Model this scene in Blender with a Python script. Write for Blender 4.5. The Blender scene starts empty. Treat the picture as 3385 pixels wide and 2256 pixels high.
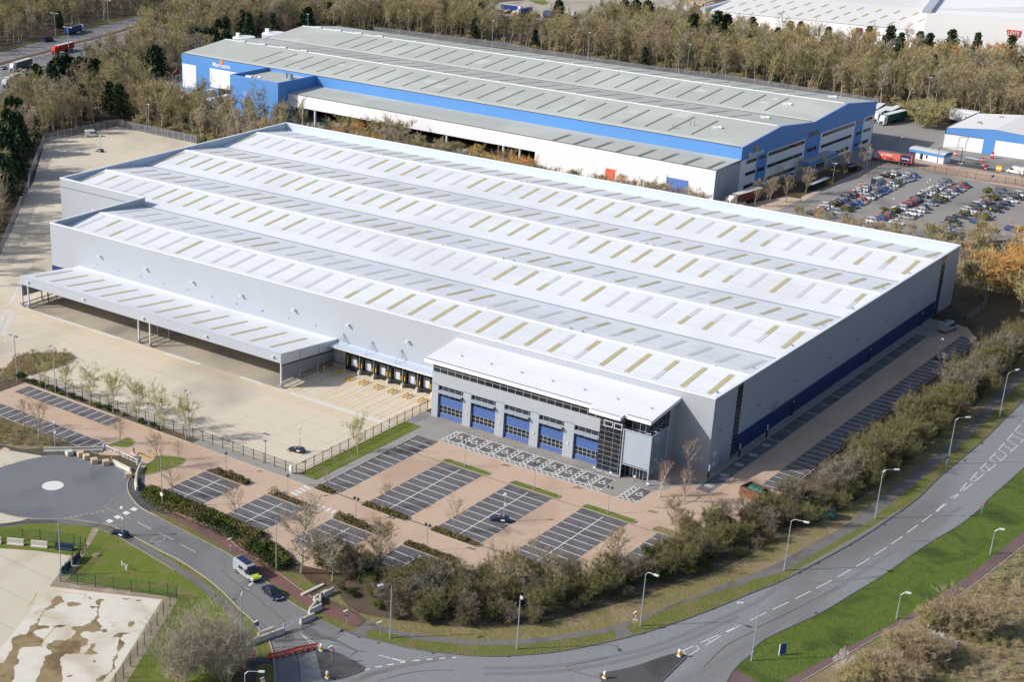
import bpy, math, random
import numpy as np
from mathutils import Vector, Matrix
from mathutils.geometry import tessellate_polygon
SC = bpy.context.scene
COL = SC.collection
R = math.radians
# ---------------------------------------------------------------- camera
FPX, YAW, PITCH, ROLL = 5079.967, -0.7033, -0.4061, 0.0020
CX, CY, CZ = 115.453, -261.394, 127.012
PPX, PPY = -718.405, 294.106
IW, IH = 3385, 2256
def _axes():
    cy, sy = math.cos(YAW), math.sin(YAW); cp, sp = math.cos(PITCH), math.sin(PITCH)
    F = Vector((sy*cp, cy*cp, sp)); Rr = Vector((cy, -sy, 0)); U = Rr.cross(F)
    cr, sr = math.cos(ROLL), math.sin(ROLL)
    return Rr*cr + U*sr, U*cr - Rr*sr, F
AR, AU, AF = _axes()
CPOS = Vector((CX, CY, CZ))
cam = bpy.data.objects.new('camera', bpy.data.cameras.new('camera'))
COL.objects.link(cam); SC.camera = cam
cam.matrix_world = Matrix(((AR.x, AU.x, -AF.x, CX), (AR.y, AU.y, -AF.y, CY), (AR.z, AU.z, -AF.z, CZ), (0, 0, 0, 1)))
cam.data.sensor_width = 36; cam.data.lens = FPX/IW*36
cam.data.shift_x = -PPX/IW; cam.data.shift_y = PPY/IW
cam.data.clip_start = 1; cam.data.clip_end = 6000
# ---------------------------------------------------------------- world, sun, exposure
SUN_AZ = math.atan2(-0.70, -0.71)      # sun stands to the south-west of the scene (direction towards it, from +Y clockwise)
SUN_EL = R(32)
w = bpy.data.worlds.new('World'); SC.world = w; w.use_nodes = True
nt = w.node_tree; nt.nodes.clear()
sky = nt.nodes.new('ShaderNodeTexSky'); sky.sky_type = 'NISHITA'; sky.sun_disc = False
sky.sun_elevation = SUN_EL; sky.sun_rotation = SUN_AZ; sky.air_density = 1.0; sky.dust_density = 2.0; sky.altitude = 100
bg = nt.nodes.new('ShaderNodeBackground'); bg.inputs[1].default_value = 0.105
wo = nt.nodes.new('ShaderNodeOutputWorld'); nt.links.new(sky.outputs[0], bg.inputs[0]); nt.links.new(bg.outputs[0], wo.inputs[0])
sl = bpy.data.lights.new('sun', 'SUN'); sl.energy = 3.6; sl.angle = R(0.5); sl.color = (1.0, 0.95, 0.88)
sun = bpy.data.objects.new('sun', sl); COL.objects.link(sun)
sd = Vector((0.70, 0.71, 0)).normalized()*math.cos(SUN_EL) - Vector((0, 0, math.sin(SUN_EL)))
sun.rotation_euler = sd.to_track_quat('-Z', 'Y').to_euler(); sun.location = (0, 0, 200)
SC.view_settings.view_transform = 'Standard'; SC.view_settings.look = 'None'
SC.view_settings.exposure = 0.37; SC.view_settings.gamma = 1
SC.cycles.use_denoising = True
SC.cycles.max_bounces = 5; SC.cycles.diffuse_bounces = 3; SC.cycles.glossy_bounces = 2; SC.cycles.transparent_max_bounces = 8
# ---------------------------------------------------------------- survey: photo points taken to the ground plane
VW = dict(A=(0,0,2.6133),B=(800,0,2.6133),C=(1600,0,2.6133),D=(2485,0,2.6133),E=(0,550,2.6133),F=(800,900,2.6133),G=(1400,1050,2.6133),H=(2485,500,2.6133),
I=(0,1100,2.6133),J=(0,1656,2.6133),K=(700,1656,2.6133),L=(1600,1656,2.6133),M=(2485,1656,2.6133),N=(2485,1050,2.6133),O=(700,1400,2.6133),P=(1500,1400,2.6133),
q=(2100,1200,3.4844),r=(50,560,5.227),s=(2950,750,4.48),t=(850,350,7.843),u=(50,850,4.706),v=(850,1050,5.8825),w=(1350,1080,5.227),a=(2300,300,3.92),b=(580,120,3.92),
c=(2800,350,4.0205),d=(1700,450,3.92),e=(0,0,5.227),f=(2400,0,2.389),g=(1600,0,2.768),h=(1750,1250,3.92),i=(2650,550,5.8825),j=(2985,560,5.8825),k=(730,1780,5.6),
l=(0,1420,4.278),m=(1100,2000,5.8825),n=(780,1950,5.125),T=(0,0,0.69513))
def G(v, x, y, z=0.0):
    a = VW[v]; sx, sy = a[0]+x/a[2], a[1]+y/a[2]
    d = AF + AR*((sx-IW/2-PPX)/FPX) - AU*((sy-IH/2-PPY)/FPX)
    t = (z-CZ)/d.z
    p = CPOS + d*t
    return Vector((p.x, p.y, z))
def PT(s, z=0.0):
    """'K 12,34 56,78 L 9,9' -> ground points (x, y)"""
    out = []; v = None
    for tok in s.split():
        if ',' in tok:
            a, b_ = tok.split(','); p = G(v, float(a), float(b_), z); out.append((p.x, p.y))
        else: v = tok
    return out
def smooth(pts, n=6, closed=False):
    out = []; m = len(pts)
    rng = range(m) if closed else range(m-1)
    for i in rng:
        p0, p1, p2, p3 = (pts[(i-1) % m] if closed or i > 0 else pts[0]), pts[i], pts[(i+1) % m], (pts[(i+2) % m] if closed or i+2 < m else pts[-1])
        for k in range(n):
            t = k/n
            out.append(tuple(0.5*((2*b)+(-a+c)*t+(2*a-5*b+4*c-d)*t*t+(-a+3*b-3*c+d)*t**3) for a, b, c, d in zip(p0, p1, p2, p3)))
    if not closed: out.append(pts[-1])
    return out
# ---------------------------------------------------------------- materials
MATS = {}
def mat(name, c, rough=0.8, c2=None, scale=0.5, amt=0.5, metal=0.0, bump=0.0, detail=4, c3=None, scale3=0.05, spec=0.3, emit=None, stretch=None, joints=None, stripes=None, seed=0):
    """Principled material whose base colour wanders between c and c2 (fine noise) and c3 (broad patches)."""
    m = bpy.data.materials.new(name); m.use_nodes = True; MATS[name] = m
    t = m.node_tree; N = t.nodes; L = t.links; b = N['Principled BSDF']
    b.inputs['Roughness'].default_value = rough; b.inputs['Metallic'].default_value = metal
    b.inputs['Specular IOR Level'].default_value = spec
    b.inputs['Base Color'].default_value = (*c, 1)
    if emit:
        b.inputs['Emission Color'].default_value = (*emit[0], 1); b.inputs['Emission Strength'].default_value = emit[1]
    vec = None
    if c2 or c3 or bump or joints or stripes:
        gm = N.new('ShaderNodeNewGeometry'); vec = gm.outputs['Position']
        if stretch:
            mp = N.new('ShaderNodeMapping'); mp.inputs['Scale'].default_value = stretch; L.new(vec, mp.inputs[0]); vec2 = mp.outputs[0]
        else: vec2 = vec
    col = None
    def mixc(fac, a, bcol, lo, hi):
        r = N.new('ShaderNodeMapRange'); r.inputs[1].default_value = lo; r.inputs[2].default_value = hi; L.new(fac, r.inputs[0])
        x = N.new('ShaderNodeMix'); x.data_type = 'RGBA'; L.new(r.outputs[0], x.inputs[0])
        if a is None: x.inputs[6].default_value = (*c, 1)
        else: L.new(a, x.inputs[6])
        x.inputs[7].default_value = (*bcol, 1)
        return x.outputs[2]
    if c2:
        n1 = N.new('ShaderNodeTexNoise'); n1.inputs['Scale'].default_value = scale; n1.inputs['Detail'].default_value = detail; L.new(vec2, n1.inputs[0])
        w_ = 0.30*(1-amt)+0.04
        col = mixc(n1.outputs[0], col, c2, 0.5-w_, 0.5+w_)
    if c3:
        n2 = N.new('ShaderNodeTexNoise'); n2.inputs['Scale'].default_value = scale3; n2.inputs['Detail'].default_value = 6
        n2.inputs['Distortion'].default_value = 0.6
        L.new(vec2, n2.inputs[0])
        col = mixc(n2.outputs[0], col, c3, 0.50, 0.66)
    if joints:   # thin darker slab joints on a grid in x and y: (pitch x, pitch y, width, colour)
        sp = N.new('ShaderNodeSeparateXYZ'); L.new(vec, sp.inputs[0]); acc = None
        for ax, pitch in ((0, joints[0]), (1, joints[1])):
            if not pitch: continue
            dv = N.new('ShaderNodeMath'); dv.operation = 'DIVIDE'; dv.inputs[1].default_value = pitch; L.new(sp.outputs[ax], dv.inputs[0])
            fr = N.new('ShaderNodeMath'); fr.operation = 'FRACT'; L.new(dv.outputs[0], fr.inputs[0])
            lt = N.new('ShaderNodeMath'); lt.operation = 'LESS_THAN'; lt.inputs[1].default_value = joints[2]/pitch; L.new(fr.outputs[0], lt.inputs[0])
            if acc is None: acc = lt.outputs[0]
            else:
                mx = N.new('ShaderNodeMath'); mx.operation = 'MAXIMUM'; L.new(acc, mx.inputs[0]); L.new(lt.outputs[0], mx.inputs[1]); acc = mx.outputs[0]
        x = N.new('ShaderNodeMix'); x.data_type = 'RGBA'; L.new(acc, x.inputs[0])
        if col is None: x.inputs[6].default_value = (*c, 1)
        else: L.new(col, x.inputs[6])
        x.inputs[7].default_value = (*joints[3], 1); col = x.outputs[2]
    if stripes:  # (axis, pitch, darker factor)
        sp = N.new('ShaderNodeSeparateXYZ'); L.new(vec, sp.inputs[0])
        dv = N.new('ShaderNodeMath'); dv.operation = 'MULTIPLY'; dv.inputs[1].default_value = 2*math.pi/stripes[1]
        if stripes[0] == 3:
            ad = N.new('ShaderNodeMath'); L.new(sp.outputs[0], ad.inputs[0]); L.new(sp.outputs[1], ad.inputs[1]); L.new(ad.outputs[0], dv.inputs[0])
        else: L.new(sp.outputs[stripes[0]], dv.inputs[0])
        sn = N.new('ShaderNodeMath'); sn.operation = 'SINE'; L.new(dv.outputs[0], sn.inputs[0])
        r = N.new('ShaderNodeMapRange'); r.inputs[1].default_value = -1; r.inputs[2].default_value = 1; r.inputs[3].default_value = 0; r.inputs[4].default_value = 1; L.new(sn.outputs[0], r.inputs[0])
        x = N.new('ShaderNodeMix'); x.data_type = 'RGBA'; L.new(r.outputs[0], x.inputs[0])
        if col is None: x.inputs[6].default_value = (*c, 1)
        else: L.new(col, x.inputs[6])
        mu = N.new('ShaderNodeMix'); mu.data_type = 'RGBA'; mu.blend_type = 'MULTIPLY'; mu.inputs[0].default_value = 1
        if col is None: mu.inputs[6].default_value = (*c, 1)
        else: L.new(col, mu.inputs[6])
        mu.inputs[7].default_value = (stripes[2],)*3+(1,); L.new(mu.outputs[2], x.inputs[7]); col = x.outputs[2]
    if col: L.new(col, b.inputs['Base Color'])
    if bump:
        n3 = N.new('ShaderNodeTexNoise'); n3.inputs['Scale'].default_value = scale*3; n3.inputs['Detail'].default_value = 5; L.new(vec2, n3.inputs[0])
        bp = N.new('ShaderNodeBump'); bp.inputs['Strength'].default_value = bump; bp.inputs['Distance'].default_value = 0.2
        L.new(n3.outputs[0], bp.inputs['Height']); L.new(bp.outputs[0], b.inputs['Normal'])
    return m
# ground
mat('soil', (.085,.062,.042), .95, (.125,.098,.062), .35, .3, c3=(.085,.080,.042), scale3=.03, bump=.5)
mat('asphalt', (.205,.212,.222), .85, (.245,.253,.262), 2.2, .3, c3=(.160,.160,.166), scale3=.045, stretch=(1,.35,1))
mat('asphalt_side', (.175,.173,.174), .85, (.205,.203,.203), 1.2, .25, c3=(.140,.138,.14), scale3=.09)
mat('asphalt_circle', (.155,.162,.180), .85, (.180,.186,.200), .8, .2, c3=(.13,.136,.15), scale3=.06)
mat('asphalt_bay', (.118,.112,.120), .85, (.150,.142,.150), .9, .25, c3=(.090,.086,.092), scale3=.22)
mat('asphalt_dark', (.078,.074,.076), .9, (.10,.095,.095), .9, .25, c3=(.06,.058,.06), scale3=.15)
mat('path_grey', (.150,.140,.132), .9, (.185,.175,.163), .8, .25, c3=(.115,.108,.10), scale3=.2)
mat('path_red', (.165,.085,.078), .9, (.20,.105,.092), .9, .25, c3=(.12,.075,.068), scale3=.15)
mat('path_plum', (.155,.100,.100), .9, (.180,.118,.115), 1.0, .3, c3=(.13,.088,.088), scale3=.1)
mat('brick_paving', (.480,.350,.262), .85, (.535,.395,.300), .7, .2, c3=(.43,.305,.23), scale3=.07)
mat('block_paving', (.285,.268,.250), .85, (.33,.31,.29), 2.5, .3, c3=(.26,.25,.245), scale3=.2, joints=(.9,.9,.06,(.24,.226,.21)))
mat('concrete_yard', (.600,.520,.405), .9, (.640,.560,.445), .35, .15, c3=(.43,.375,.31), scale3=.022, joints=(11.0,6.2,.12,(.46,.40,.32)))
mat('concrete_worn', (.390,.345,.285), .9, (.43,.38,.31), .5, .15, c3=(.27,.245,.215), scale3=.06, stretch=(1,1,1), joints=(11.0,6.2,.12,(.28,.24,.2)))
mat('concrete_pad', (.600,.560,.480), .85, (.655,.620,.545), .5, .2, c3=(.50,.44,.34), scale3=.10)
mat('concrete_slab', (.530,.475,.375), .85, (.57,.515,.41), .3, .2, c3=(.47,.42,.32), scale3=.09, joints=(0,7.5,.12,(.36,.33,.27)))
mat('estate_road', (.265,.245,.228), .9, (.30,.28,.262), .5, .2, c3=(.21,.195,.185), scale3=.05)
mat('stain', (.235,.165,.070), .45, (.330,.250,.130), .5, .4, c3=(.16,.105,.045), scale3=.25, spec=.5)
mat('wet_asphalt', (.115,.112,.115), .7, (.145,.14,.145), .6, .3)
mat('road_dark', (.172,.175,.182), .8, (.20,.205,.212), 1.5, .3); mat('rust_dark', (.085,.05,.04), .9)
mat('gravel', (.33,.27,.19), .95, (.24,.19,.13), 3.0, .5, c3=(.40,.34,.25), scale3=.4)
mat('grass_bright', (.060,.105,.012), .95, (.120,.160,.026), .9, .2, c3=(.045,.075,.012), scale3=.14, bump=1.0, detail=8)
mat('grass_verge', (.100,.125,.024), .95, (.175,.175,.05), 1.1, .2, c3=(.20,.15,.07), scale3=.22, bump=1.0, detail=8)
mat('grass_vivid', (.095,.140,.015), .95, (.165,.200,.032), 1.3, .2, c3=(.19,.17,.055), scale3=.3, bump=1.0, detail=8)
mat('grass_rough', (.235,.185,.085), .95, (.16,.15,.055), .5, .4, c3=(.27,.20,.12), scale3=.09, bump=.9)
mat('heath', (.20,.155,.088), .95, (.27,.215,.13), .35, .35, c3=(.12,.135,.05), scale3=.06, bump=.9)
mat('leaf_litter', (.105,.062,.038), .95, (.07,.05,.03), .6, .3, c3=(.13,.09,.05), scale3=.2, bump=.4)
mat('kerb_stone', (.42,.38,.32), .9, (.32,.29,.25), 1.2, .3)
mat('kerb_dark', (.12,.11,.10), .9, (.17,.155,.14), 1.2, .3)
mat('white_line', (.72,.72,.70), .8, (.60,.60,.58), 1.5, .3)
mat('worn_line', (.55,.51,.45), .85, (.42,.38,.32), 1.0, .5)
mat('yellow_line', (.66,.38,.055), .8, (.50,.32,.09), 1.2, .5)
mat('blue_line', (.22,.34,.62), .8)
mat('drain_line', (.09,.065,.055), .9)
# buildings
mat('silver_wall', (.415,.455,.520), .5, (.395,.433,.498), .08, .2, stripes=(3,.66,.86))
mat('silver_plain', (.370,.400,.450), .5, (.352,.382,.430), .12, .2, stripes=(2,1.1,.97))
mat('parapet_cap', (.72,.745,.79), .5)
mat('parapet_inner', (.50,.57,.67), .5, (.47,.54,.64), .1, .2)
mat('roof_white', (.745,.765,.800), .55, (.700,.722,.765), .12, .3, c3=(.655,.675,.71), scale3=.035, stripes=(0,1.0,.97))
mat('ridge_cap', (.84,.85,.87), .5)
mat('roof_joint', (.57,.59,.62), .7)
mat('skylight_tan', (.470,.430,.255), .6, (.43,.39,.22), .7, .4)
mat('skylight_grey', (.57,.58,.61), .6, (.54,.55,.58), .7, .4)
mat('plinth_blue', (.010,.040,.150), .5, (.009,.036,.135), .2, .3)
mat('glass_dark', (.010,.013,.020), .08, spec=.7)
mat('glass_bluish', (.02,.04,.075), .1, spec=.7)
mat('frame_grey', (.40,.44,.50), .4, metal=.3)
mat('louver_blue', (.040,.115,.36), .5)
mat('louver_groove', (.006,.02,.08), .7)
mat('fin_grey', (.36,.42,.50), .45, metal=.2)
mat('steel_grey', (.30,.33,.38), .5, metal=.3)
mat('steel_light', (.55,.60,.66), .45, metal=.3)
mat('galvanised', (.45,.50,.55), .45, metal=.5)
mat('shutter_grey', (.27,.29,.33), .5, stripes=(2,.42,.55))
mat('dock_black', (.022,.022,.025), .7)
mat('dock_panel', (.55,.58,.65), .6)
mat('concrete_wall', (.40,.36,.30), .9, (.34,.31,.26), .8, .3)
mat('concrete_block', (.60,.57,.50), .9, (.50,.475,.42), 1.5, .3)
mat('block_tan', (.50,.38,.27), .9, (.58,.46,.34), 1.2, .3)
mat('blue_clad', (.105,.285,.640), .5, (.095,.262,.600), .15, .2, stripes=(3,1.2,.93))
mat('blue_trim', (.22,.38,.82), .5)
mat('white_clad', (.76,.77,.80), .5, (.73,.74,.775), .12, .2, stripes=(3,1.2,.97))
mat('roof_green', (.440,.460,.430), .75, (.41,.43,.40), .09, .2, c3=(.49,.51,.48), scale3=.035)
mat('roof_patch', (.52,.54,.51), .75)
mat('skylight_dark', (.145,.135,.115), .7, (.19,.17,.13), .9, .4)
mat('gutter_dark', (.10,.10,.10), .8)
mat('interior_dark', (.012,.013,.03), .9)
mat('far_roof', (.74,.73,.715), .7, (.69,.675,.655), .03, .3)
mat('far_white', (.84,.84,.85), .6)
mat('red_sign', (.62,.09,.06), .6)
mat('brand_orange', (.75,.30,.04), .6)
mat('lettering_white', (.85,.85,.85), .6)
mat('door_red', (.62,.14,.08), .6)
mat('door_blue', (.10,.20,.52), .6)
# metals, paints, plastics
mat('yellow_paint', (.72,.42,.02), .5); mat('black_paint', (.015,.016,.018), .5); mat('white_paint', (.78,.78,.78), .45)
mat('white_dirty', (.62,.61,.58), .6, (.52,.51,.48), 1.0, .3)
mat('red_plastic', (.62,.035,.02), .5); mat('red_paint', (.55,.03,.025), .45); mat('green_paint', (.02,.10,.075), .5); mat('green_fence', (.012,.07,.055), .6)
mat('blue_paint', (.02,.07,.30), .4); mat('blue_sign', (.02,.06,.35), .5); mat('navy', (.008,.015,.045), .35, spec=.6); mat('bin_blue', (.012,.03,.07), .5)
mat('rail_black', (.012,.022,.022), .6); mat('rust', (.20,.075,.04), .9, (.14,.06,.035), 1.0, .4); mat('wood_tan', (.42,.30,.17), .9)
mat('tyre', (.012,.012,.013), .8); mat('rim', (.35,.36,.38), .35, metal=.7); mat('solar', (.012,.03,.10), .2, spec=.6)
mat('lime', (.62,.68,.02), .5); mat('lamp_head', (.60,.62,.63), .5); mat('ball', (.055,.06,.075), .25, spec=.6); mat('skin', (.45,.28,.2), .7)
mat('hi_vis_orange', (.75,.16,.03), .7); mat('hi_vis_yellow', (.55,.68,.05), .7); mat('trouser_dark', (.02,.025,.05), .9)
mat('lorry_red', (.50,.02,.02), .45); mat('lorry_blue', (.012,.045,.20), .45); mat('lorry_grey', (.10,.11,.13), .5); mat('curtain_cream', (.55,.50,.43), .6)
mat('curtain_green', (.01,.10,.07), .5); mat('trailer_coral', (.68,.16,.10), .5); mat('trailer_navy', (.03,.03,.11), .5); mat('trailer_maroon', (.12,.02,.025), .5)
mat('tail_red', (.45,.01,.01), .4); mat('headlamp', (.75,.78,.80), .15, spec=.8); mat('screen', (.02,.03,.035), .08, spec=.8)
mat('tank_metal', (.42,.48,.55), .5, metal=.2)
# vegetation
def vmat(name, c, c2): return mat(name, c, .95, c2, .18, .3, spec=.1)
vmat('bark_grey', (.28,.245,.195), (.35,.31,.25)); vmat('bark_pale', (.52,.46,.36), (.38,.33,.25)); vmat('bark_white', (.55,.52,.48), (.38,.34,.30)); vmat('bark_dark', (.075,.062,.050), (.12,.10,.08))
vmat('twig_brown', (.420,.330,.215), (.335,.265,.170)); vmat('twig_olive', (.430,.375,.190), (.345,.300,.145)); vmat('twig_grey', (.440,.385,.300), (.36,.31,.235))
vmat('twig_orange', (.70,.43,.15), (.56,.34,.13)); vmat('twig_dark', (.230,.185,.120), (.175,.145,.090)); vmat('twig_moss', (.235,.215,.100), (.18,.165,.075)); vmat('twig_ash', (.30,.265,.21), (.23,.20,.155)); vmat('twig_lime', (.50,.46,.20), (.42,.39,.17)); vmat('twig_red', (.30,.20,.165), (.36,.27,.22)); vmat('twig_yellow', (.60,.58,.22), (.50,.48,.18))
vmat('leaf_dark', (.035,.058,.018), (.060,.078,.025)); vmat('leaf_mid', (.085,.115,.025), (.125,.140,.04)); vmat('leaf_olive', (.150,.150,.045), (.185,.155,.065)); vmat('needle', (.040,.065,.038), (.062,.090,.045))
vmat('leaf_lime', (.11,.16,.02), (.15,.17,.03)); vmat('twig_tan', (.500,.405,.245), (.40,.32,.19)); vmat('blossom', (.70,.68,.66), (.5,.45,.4)); vmat('hedge_brown', (.19,.145,.075), (.13,.12,.05))
# ---------------------------------------------------------------- mesh builder
class MB:
    def __init__(s): s.v = []; s.f = []; s.mi = []; s.ms = []
    def m(s, name):
        if name not in s.ms: s.ms.append(name)
        return s.ms.index(name)
    def add(s, vs, fs, mt=None):
        k = len(s.v); s.v += [tuple(p) for p in vs]; i = s.m(mt) if mt else 0
        for f in fs: s.f.append(tuple(j+k for j in f)); s.mi.append(i)
        return s
    def box(s, x0, x1, y0, y1, z0, z1, mt=None):
        return s.add([(x0,y0,z0),(x1,y0,z0),(x1,y1,z0),(x0,y1,z0),(x0,y0,z1),(x1,y0,z1),(x1,y1,z1),(x0,y1,z1)],
                     [(0,3,2,1),(4,5,6,7),(0,1,5,4),(1,2,6,5),(2,3,7,6),(3,0,4,7)], mt)
    def bar(s, a, b, wd, ht, mt=None, up=0):
        """box along a->b, wd across, ht tall (bottom on the line when up=1, centred when 0)"""
        a = Vector(a); b = Vector(b); d = (b-a); L = d.length
        if L < 1e-6: return s
        d /= L; sx = Vector((0,0,1)).cross(d)
        if sx.length < 1e-4: sx = Vector((1,0,0))
        sx.normalize(); uz = d.cross(sx)*1.0; o = uz*(ht/2 if up else 0)
        c = []
        for p in (a, b):
            for i, j in ((-1,-1),(1,-1),(1,1),(-1,1)): c.append(p+o+sx*(i*wd/2)+uz*(j*ht/2))
        return s.add(c, [(0,1,2,3),(7,6,5,4),(0,4,5,1),(1,5,6,2),(2,6,7,3),(3,7,4,0)], mt)
    def tube(s, a, b, r0, r1=None, n=8, mt=None, cap=True):
        r1 = r0 if r1 is None else r1
        a = Vector(a); b = Vector(b); d = (b-a).normalized()
        x = d.orthogonal().normalized(); y = d.cross(x); c = []
        for p, r in ((a, r0), (b, r1)):
            for i in range(n):
                t = 2*math.pi*i/n; c.append(p+x*(r*math.cos(t))+y*(r*math.sin(t)))
        fs = [(i, (i+1) % n, n+(i+1) % n, n+i) for i in range(n)]
        if cap: fs += [tuple(range(n-1, -1, -1)), tuple(range(n, 2*n))]
        return s.add(c, fs, mt)
    def ball(s, c, r, n=8, k=5, mt=None, sz=1):
        vs = [(c[0], c[1], c[2]-r*sz)]
        for j in range(1, k):
            t = math.pi*j/k
            for i in range(n):
                p = 2*math.pi*i/n; vs.append((c[0]+r*math.sin(t)*math.cos(p), c[1]+r*math.sin(t)*math.sin(p), c[2]-r*sz*math.cos(t)))
        vs.append((c[0], c[1], c[2]+r*sz)); fs = []
        for i in range(n):
            fs.append((0, 1+(i+1) % n, 1+i)); 
            for j in range(k-2): q = 1+j*n; fs.append((q+i, q+(i+1) % n, q+n+(i+1) % n, q+n+i))
            q = 1+(k-2)*n; fs.append((q+i, q+(i+1) % n, len(vs)-1))
        return s.add(vs, fs, mt)
    def poly(s, pts, mt=None): return s.add(pts, [tuple(range(len(pts)))], mt)
    def sheet(s, pts, z, mt=None):
        tri = tessellate_polygon([[Vector((p[0], p[1], 0)) for p in pts]])
        fs = []
        for t in tri:
            a, b, c = (Vector(pts[i][:2]) for i in t)
            cr = (b-a).x*(c-a).y-(b-a).y*(c-a).x
            fs.append(tuple(t) if cr > 0 else (t[0], t[2], t[1]))
        return s.add([(p[0], p[1], z) for p in pts], fs, mt)
    def prism(s, pts, z0, z1, mt=None):
        s.sheet(pts, z1, mt); n = len(pts)
        ar = sum(pts[i][0]*pts[(i+1) % n][1]-pts[(i+1) % n][0]*pts[i][1] for i in range(n))
        vs = [(p[0], p[1], z0) for p in pts]+[(p[0], p[1], z1) for p in pts]
        fs = [(i, (i+1) % n, n+(i+1) % n, n+i) if ar > 0 else (i, n+i, n+(i+1) % n, (i+1) % n) for i in range(n)]
        return s.add(vs, fs, mt)
    def rib(s, pts, wd, z, mt=None, ht=0):
        """strip (or raised kerb when ht) along a polyline of (x, y)"""
        P = [Vector(p[:2]) for p in pts]; Lp = []; Rp = []
        for i, p in enumerate(P):
            d = (P[min(i+1, len(P)-1)]-P[max(i-1, 0)])
            if d.length < 1e-6: d = Vector((1, 0))
            d.normalize(); nn = Vector((-d.y, d.x)); Lp.append(p+nn*wd/2); Rp.append(p-nn*wd/2)
        for i in range(len(P)-1):
            a, b, c, d = Rp[i], Rp[i+1], Lp[i+1], Lp[i]
            if ht:
                s.add([(a.x,a.y,z),(b.x,b.y,z),(c.x,c.y,z),(d.x,d.y,z),(a.x,a.y,z+ht),(b.x,b.y,z+ht),(c.x,c.y,z+ht),(d.x,d.y,z+ht)],
                      [(4,5,6,7),(0,1,5,4),(2,3,7,6),(0,4,7,3),(1,2,6,5)], mt)
            else: s.add([(a.x,a.y,z),(b.x,b.y,z),(c.x,c.y,z),(d.x,d.y,z)], [(0,1,2,3)], mt)
        return s
    def mesh(s, name, mt=None):
        me = bpy.data.meshes.new(name); me.from_pydata(s.v, [], s.f)
        for nm in (s.ms if s.ms else [mt]): me.materials.append(MATS[nm])
        if len(s.ms) > 1: me.polygons.foreach_set('material_index', s.mi)
        me.update(); return me
    def obj(s, name, mt=None, parent=None, **kw):
        o = bpy.data.objects.new(name, s.mesh(name, mt)); COL.objects.link(o)
        if parent is not None: o.parent = parent
        for k, v in kw.items(): o[k] = v
        return o
def thing(name, label, cat, loc=(0,0,0), rz=0, group=None):
    o = bpy.data.objects.new(name, None); COL.objects.link(o); o.location = loc; o.rotation_euler = (0, 0, rz)
    o.empty_display_size = 0.2
    o['label'] = label; o['category'] = cat
    if group: o['group'] = group
    return o
KIDS = {}
def dup(root, loc, rz=0, label=None, scale=None):
    """copy of a thing with copies of its parts and sub-parts (mesh data shared)"""
    if root.name not in KIDS: KIDS[root.name] = [(c, list(c.children)) for c in root.children]
    r = root.copy(); COL.objects.link(r); r.location = loc; r.rotation_euler = (0, 0, rz)
    if label: r['label'] = label
    if scale: r.scale = (scale,)*3 if not hasattr(scale, '__len__') else scale
    for ch, gs in KIDS[root.name]:
        c = ch.copy(); COL.objects.link(c); c.parent = r
        for g_ in gs:
            d = g_.copy(); COL.objects.link(d); d.parent = c
    return r
def structure(name, mb, mt=None): return mb.obj(name, mt, None, kind='structure')
def ln(v, x, y, z=0): p = G(v, x, y, z); return (p.x, p.y)
def ang(a, b): return math.atan2(b[1]-a[1], b[0]-a[0])
# ================================================================ SETTING: ground, roads, paths
m = MB(); m.add([(-3000,-1200,0),(2500,-1200,0),(2500,5000,0),(-3000,5000,0)], [(0,1,2,3)]); structure('ground', m, 'soil')
NK = 'N 2700,250 2352,700 2200,860 2000,1060 1800,1230 1600,1400 1430,1568 M 1160,180 900,350 560,540 250,700 0,800 L 2000,930 1650,1060 1300,1170 1000,1240 700,1300 400,1335 0,1350 m 2000,935 1700,890 1400,840 1100,760 800,690 500,620 250,530 0,410 k 1620,1400 1240,1160 1000,960 860,830 720,740 460,560 230,370 0,225 J 1500,220 l 2200,1225 2080,1165 1970,1095 1890,1010 1830,920 1805,840 1805,760 1830,700'
north_kerb = smooth(PT(NK), 4)
south_kerb = smooth(PT('l 0,1190 200,1240 400,1268 600,1280 860,1283 1050,1288 1250,1315 1500,1350 1640,1385 J 1010,240 1150,310 1350,420 1550,520 1750,650 1900,770 2050,920 2180,1040 2250,1130 2300,1230 n 500,760 560,880 610,1020 640,1200 655,1400 660,1568 670,2000'), 4)
circle_top = smooth(PT('l 1830,700 1790,610 1690,530 1560,470 1400,430 1200,375 1050,366 900,368 700,362 600,385 440,420 300,450 180,490 90,515 -60,560 -600,700'), 4)
east_edge = smooth(PT('M 2130,1568 M 0,1300') [1:]+PT('M 100,1210 300,1110 600,970 900,790 1130,650 1500,390 1800,210 2000,45 N 2050,1568 2352,1300 2700,960'), 4)
se_corner = PT('L 2352,1300 2220,1400 2140,1490 2080,1600 2000,1900')
road = MB()
poly = north_kerb + circle_top + PT('l -600,1150') + south_kerb + PT('T 750,1900 1300,1900') + list(reversed(se_corner)) + east_edge
road.sheet(poly, .012); structure('road', road, 'asphalt')
sr = smooth(PT('k 1620,1400 1240,1160 1000,960 860,830 720,740 460,560 230,370 0,225 J 1500,220 l 2200,1225 2080,1165 1970,1095 1890,1010 1830,920 1805,840 1805,760 1830,700'), 4)
tc = MB(); tc.sheet(sr + circle_top + PT('l -600,1150') + south_kerb[:-1] + PT('n 1090,1568 1040,1180 1340,1060 1420,880 1830,720 1330,480'), .018); structure('side_road', tc, 'asphalt_side')
cc = MB(); cc.sheet(smooth(PT('l 1830,700 1790,610 1690,530 1560,470 1400,430 1200,375 1050,366 900,368 700,362 600,385 440,420 300,450 180,490 90,515 -60,560 -600,700 -600,1150 0,1190 200,1240 400,1268 600,1275 860,1265 1100,1225 1300,1170 1470,1110 1600,1040 1720,960 1790,870 1805,800'), 3, True), .024); structure('turning_circle', cc, 'asphalt_circle')
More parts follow.
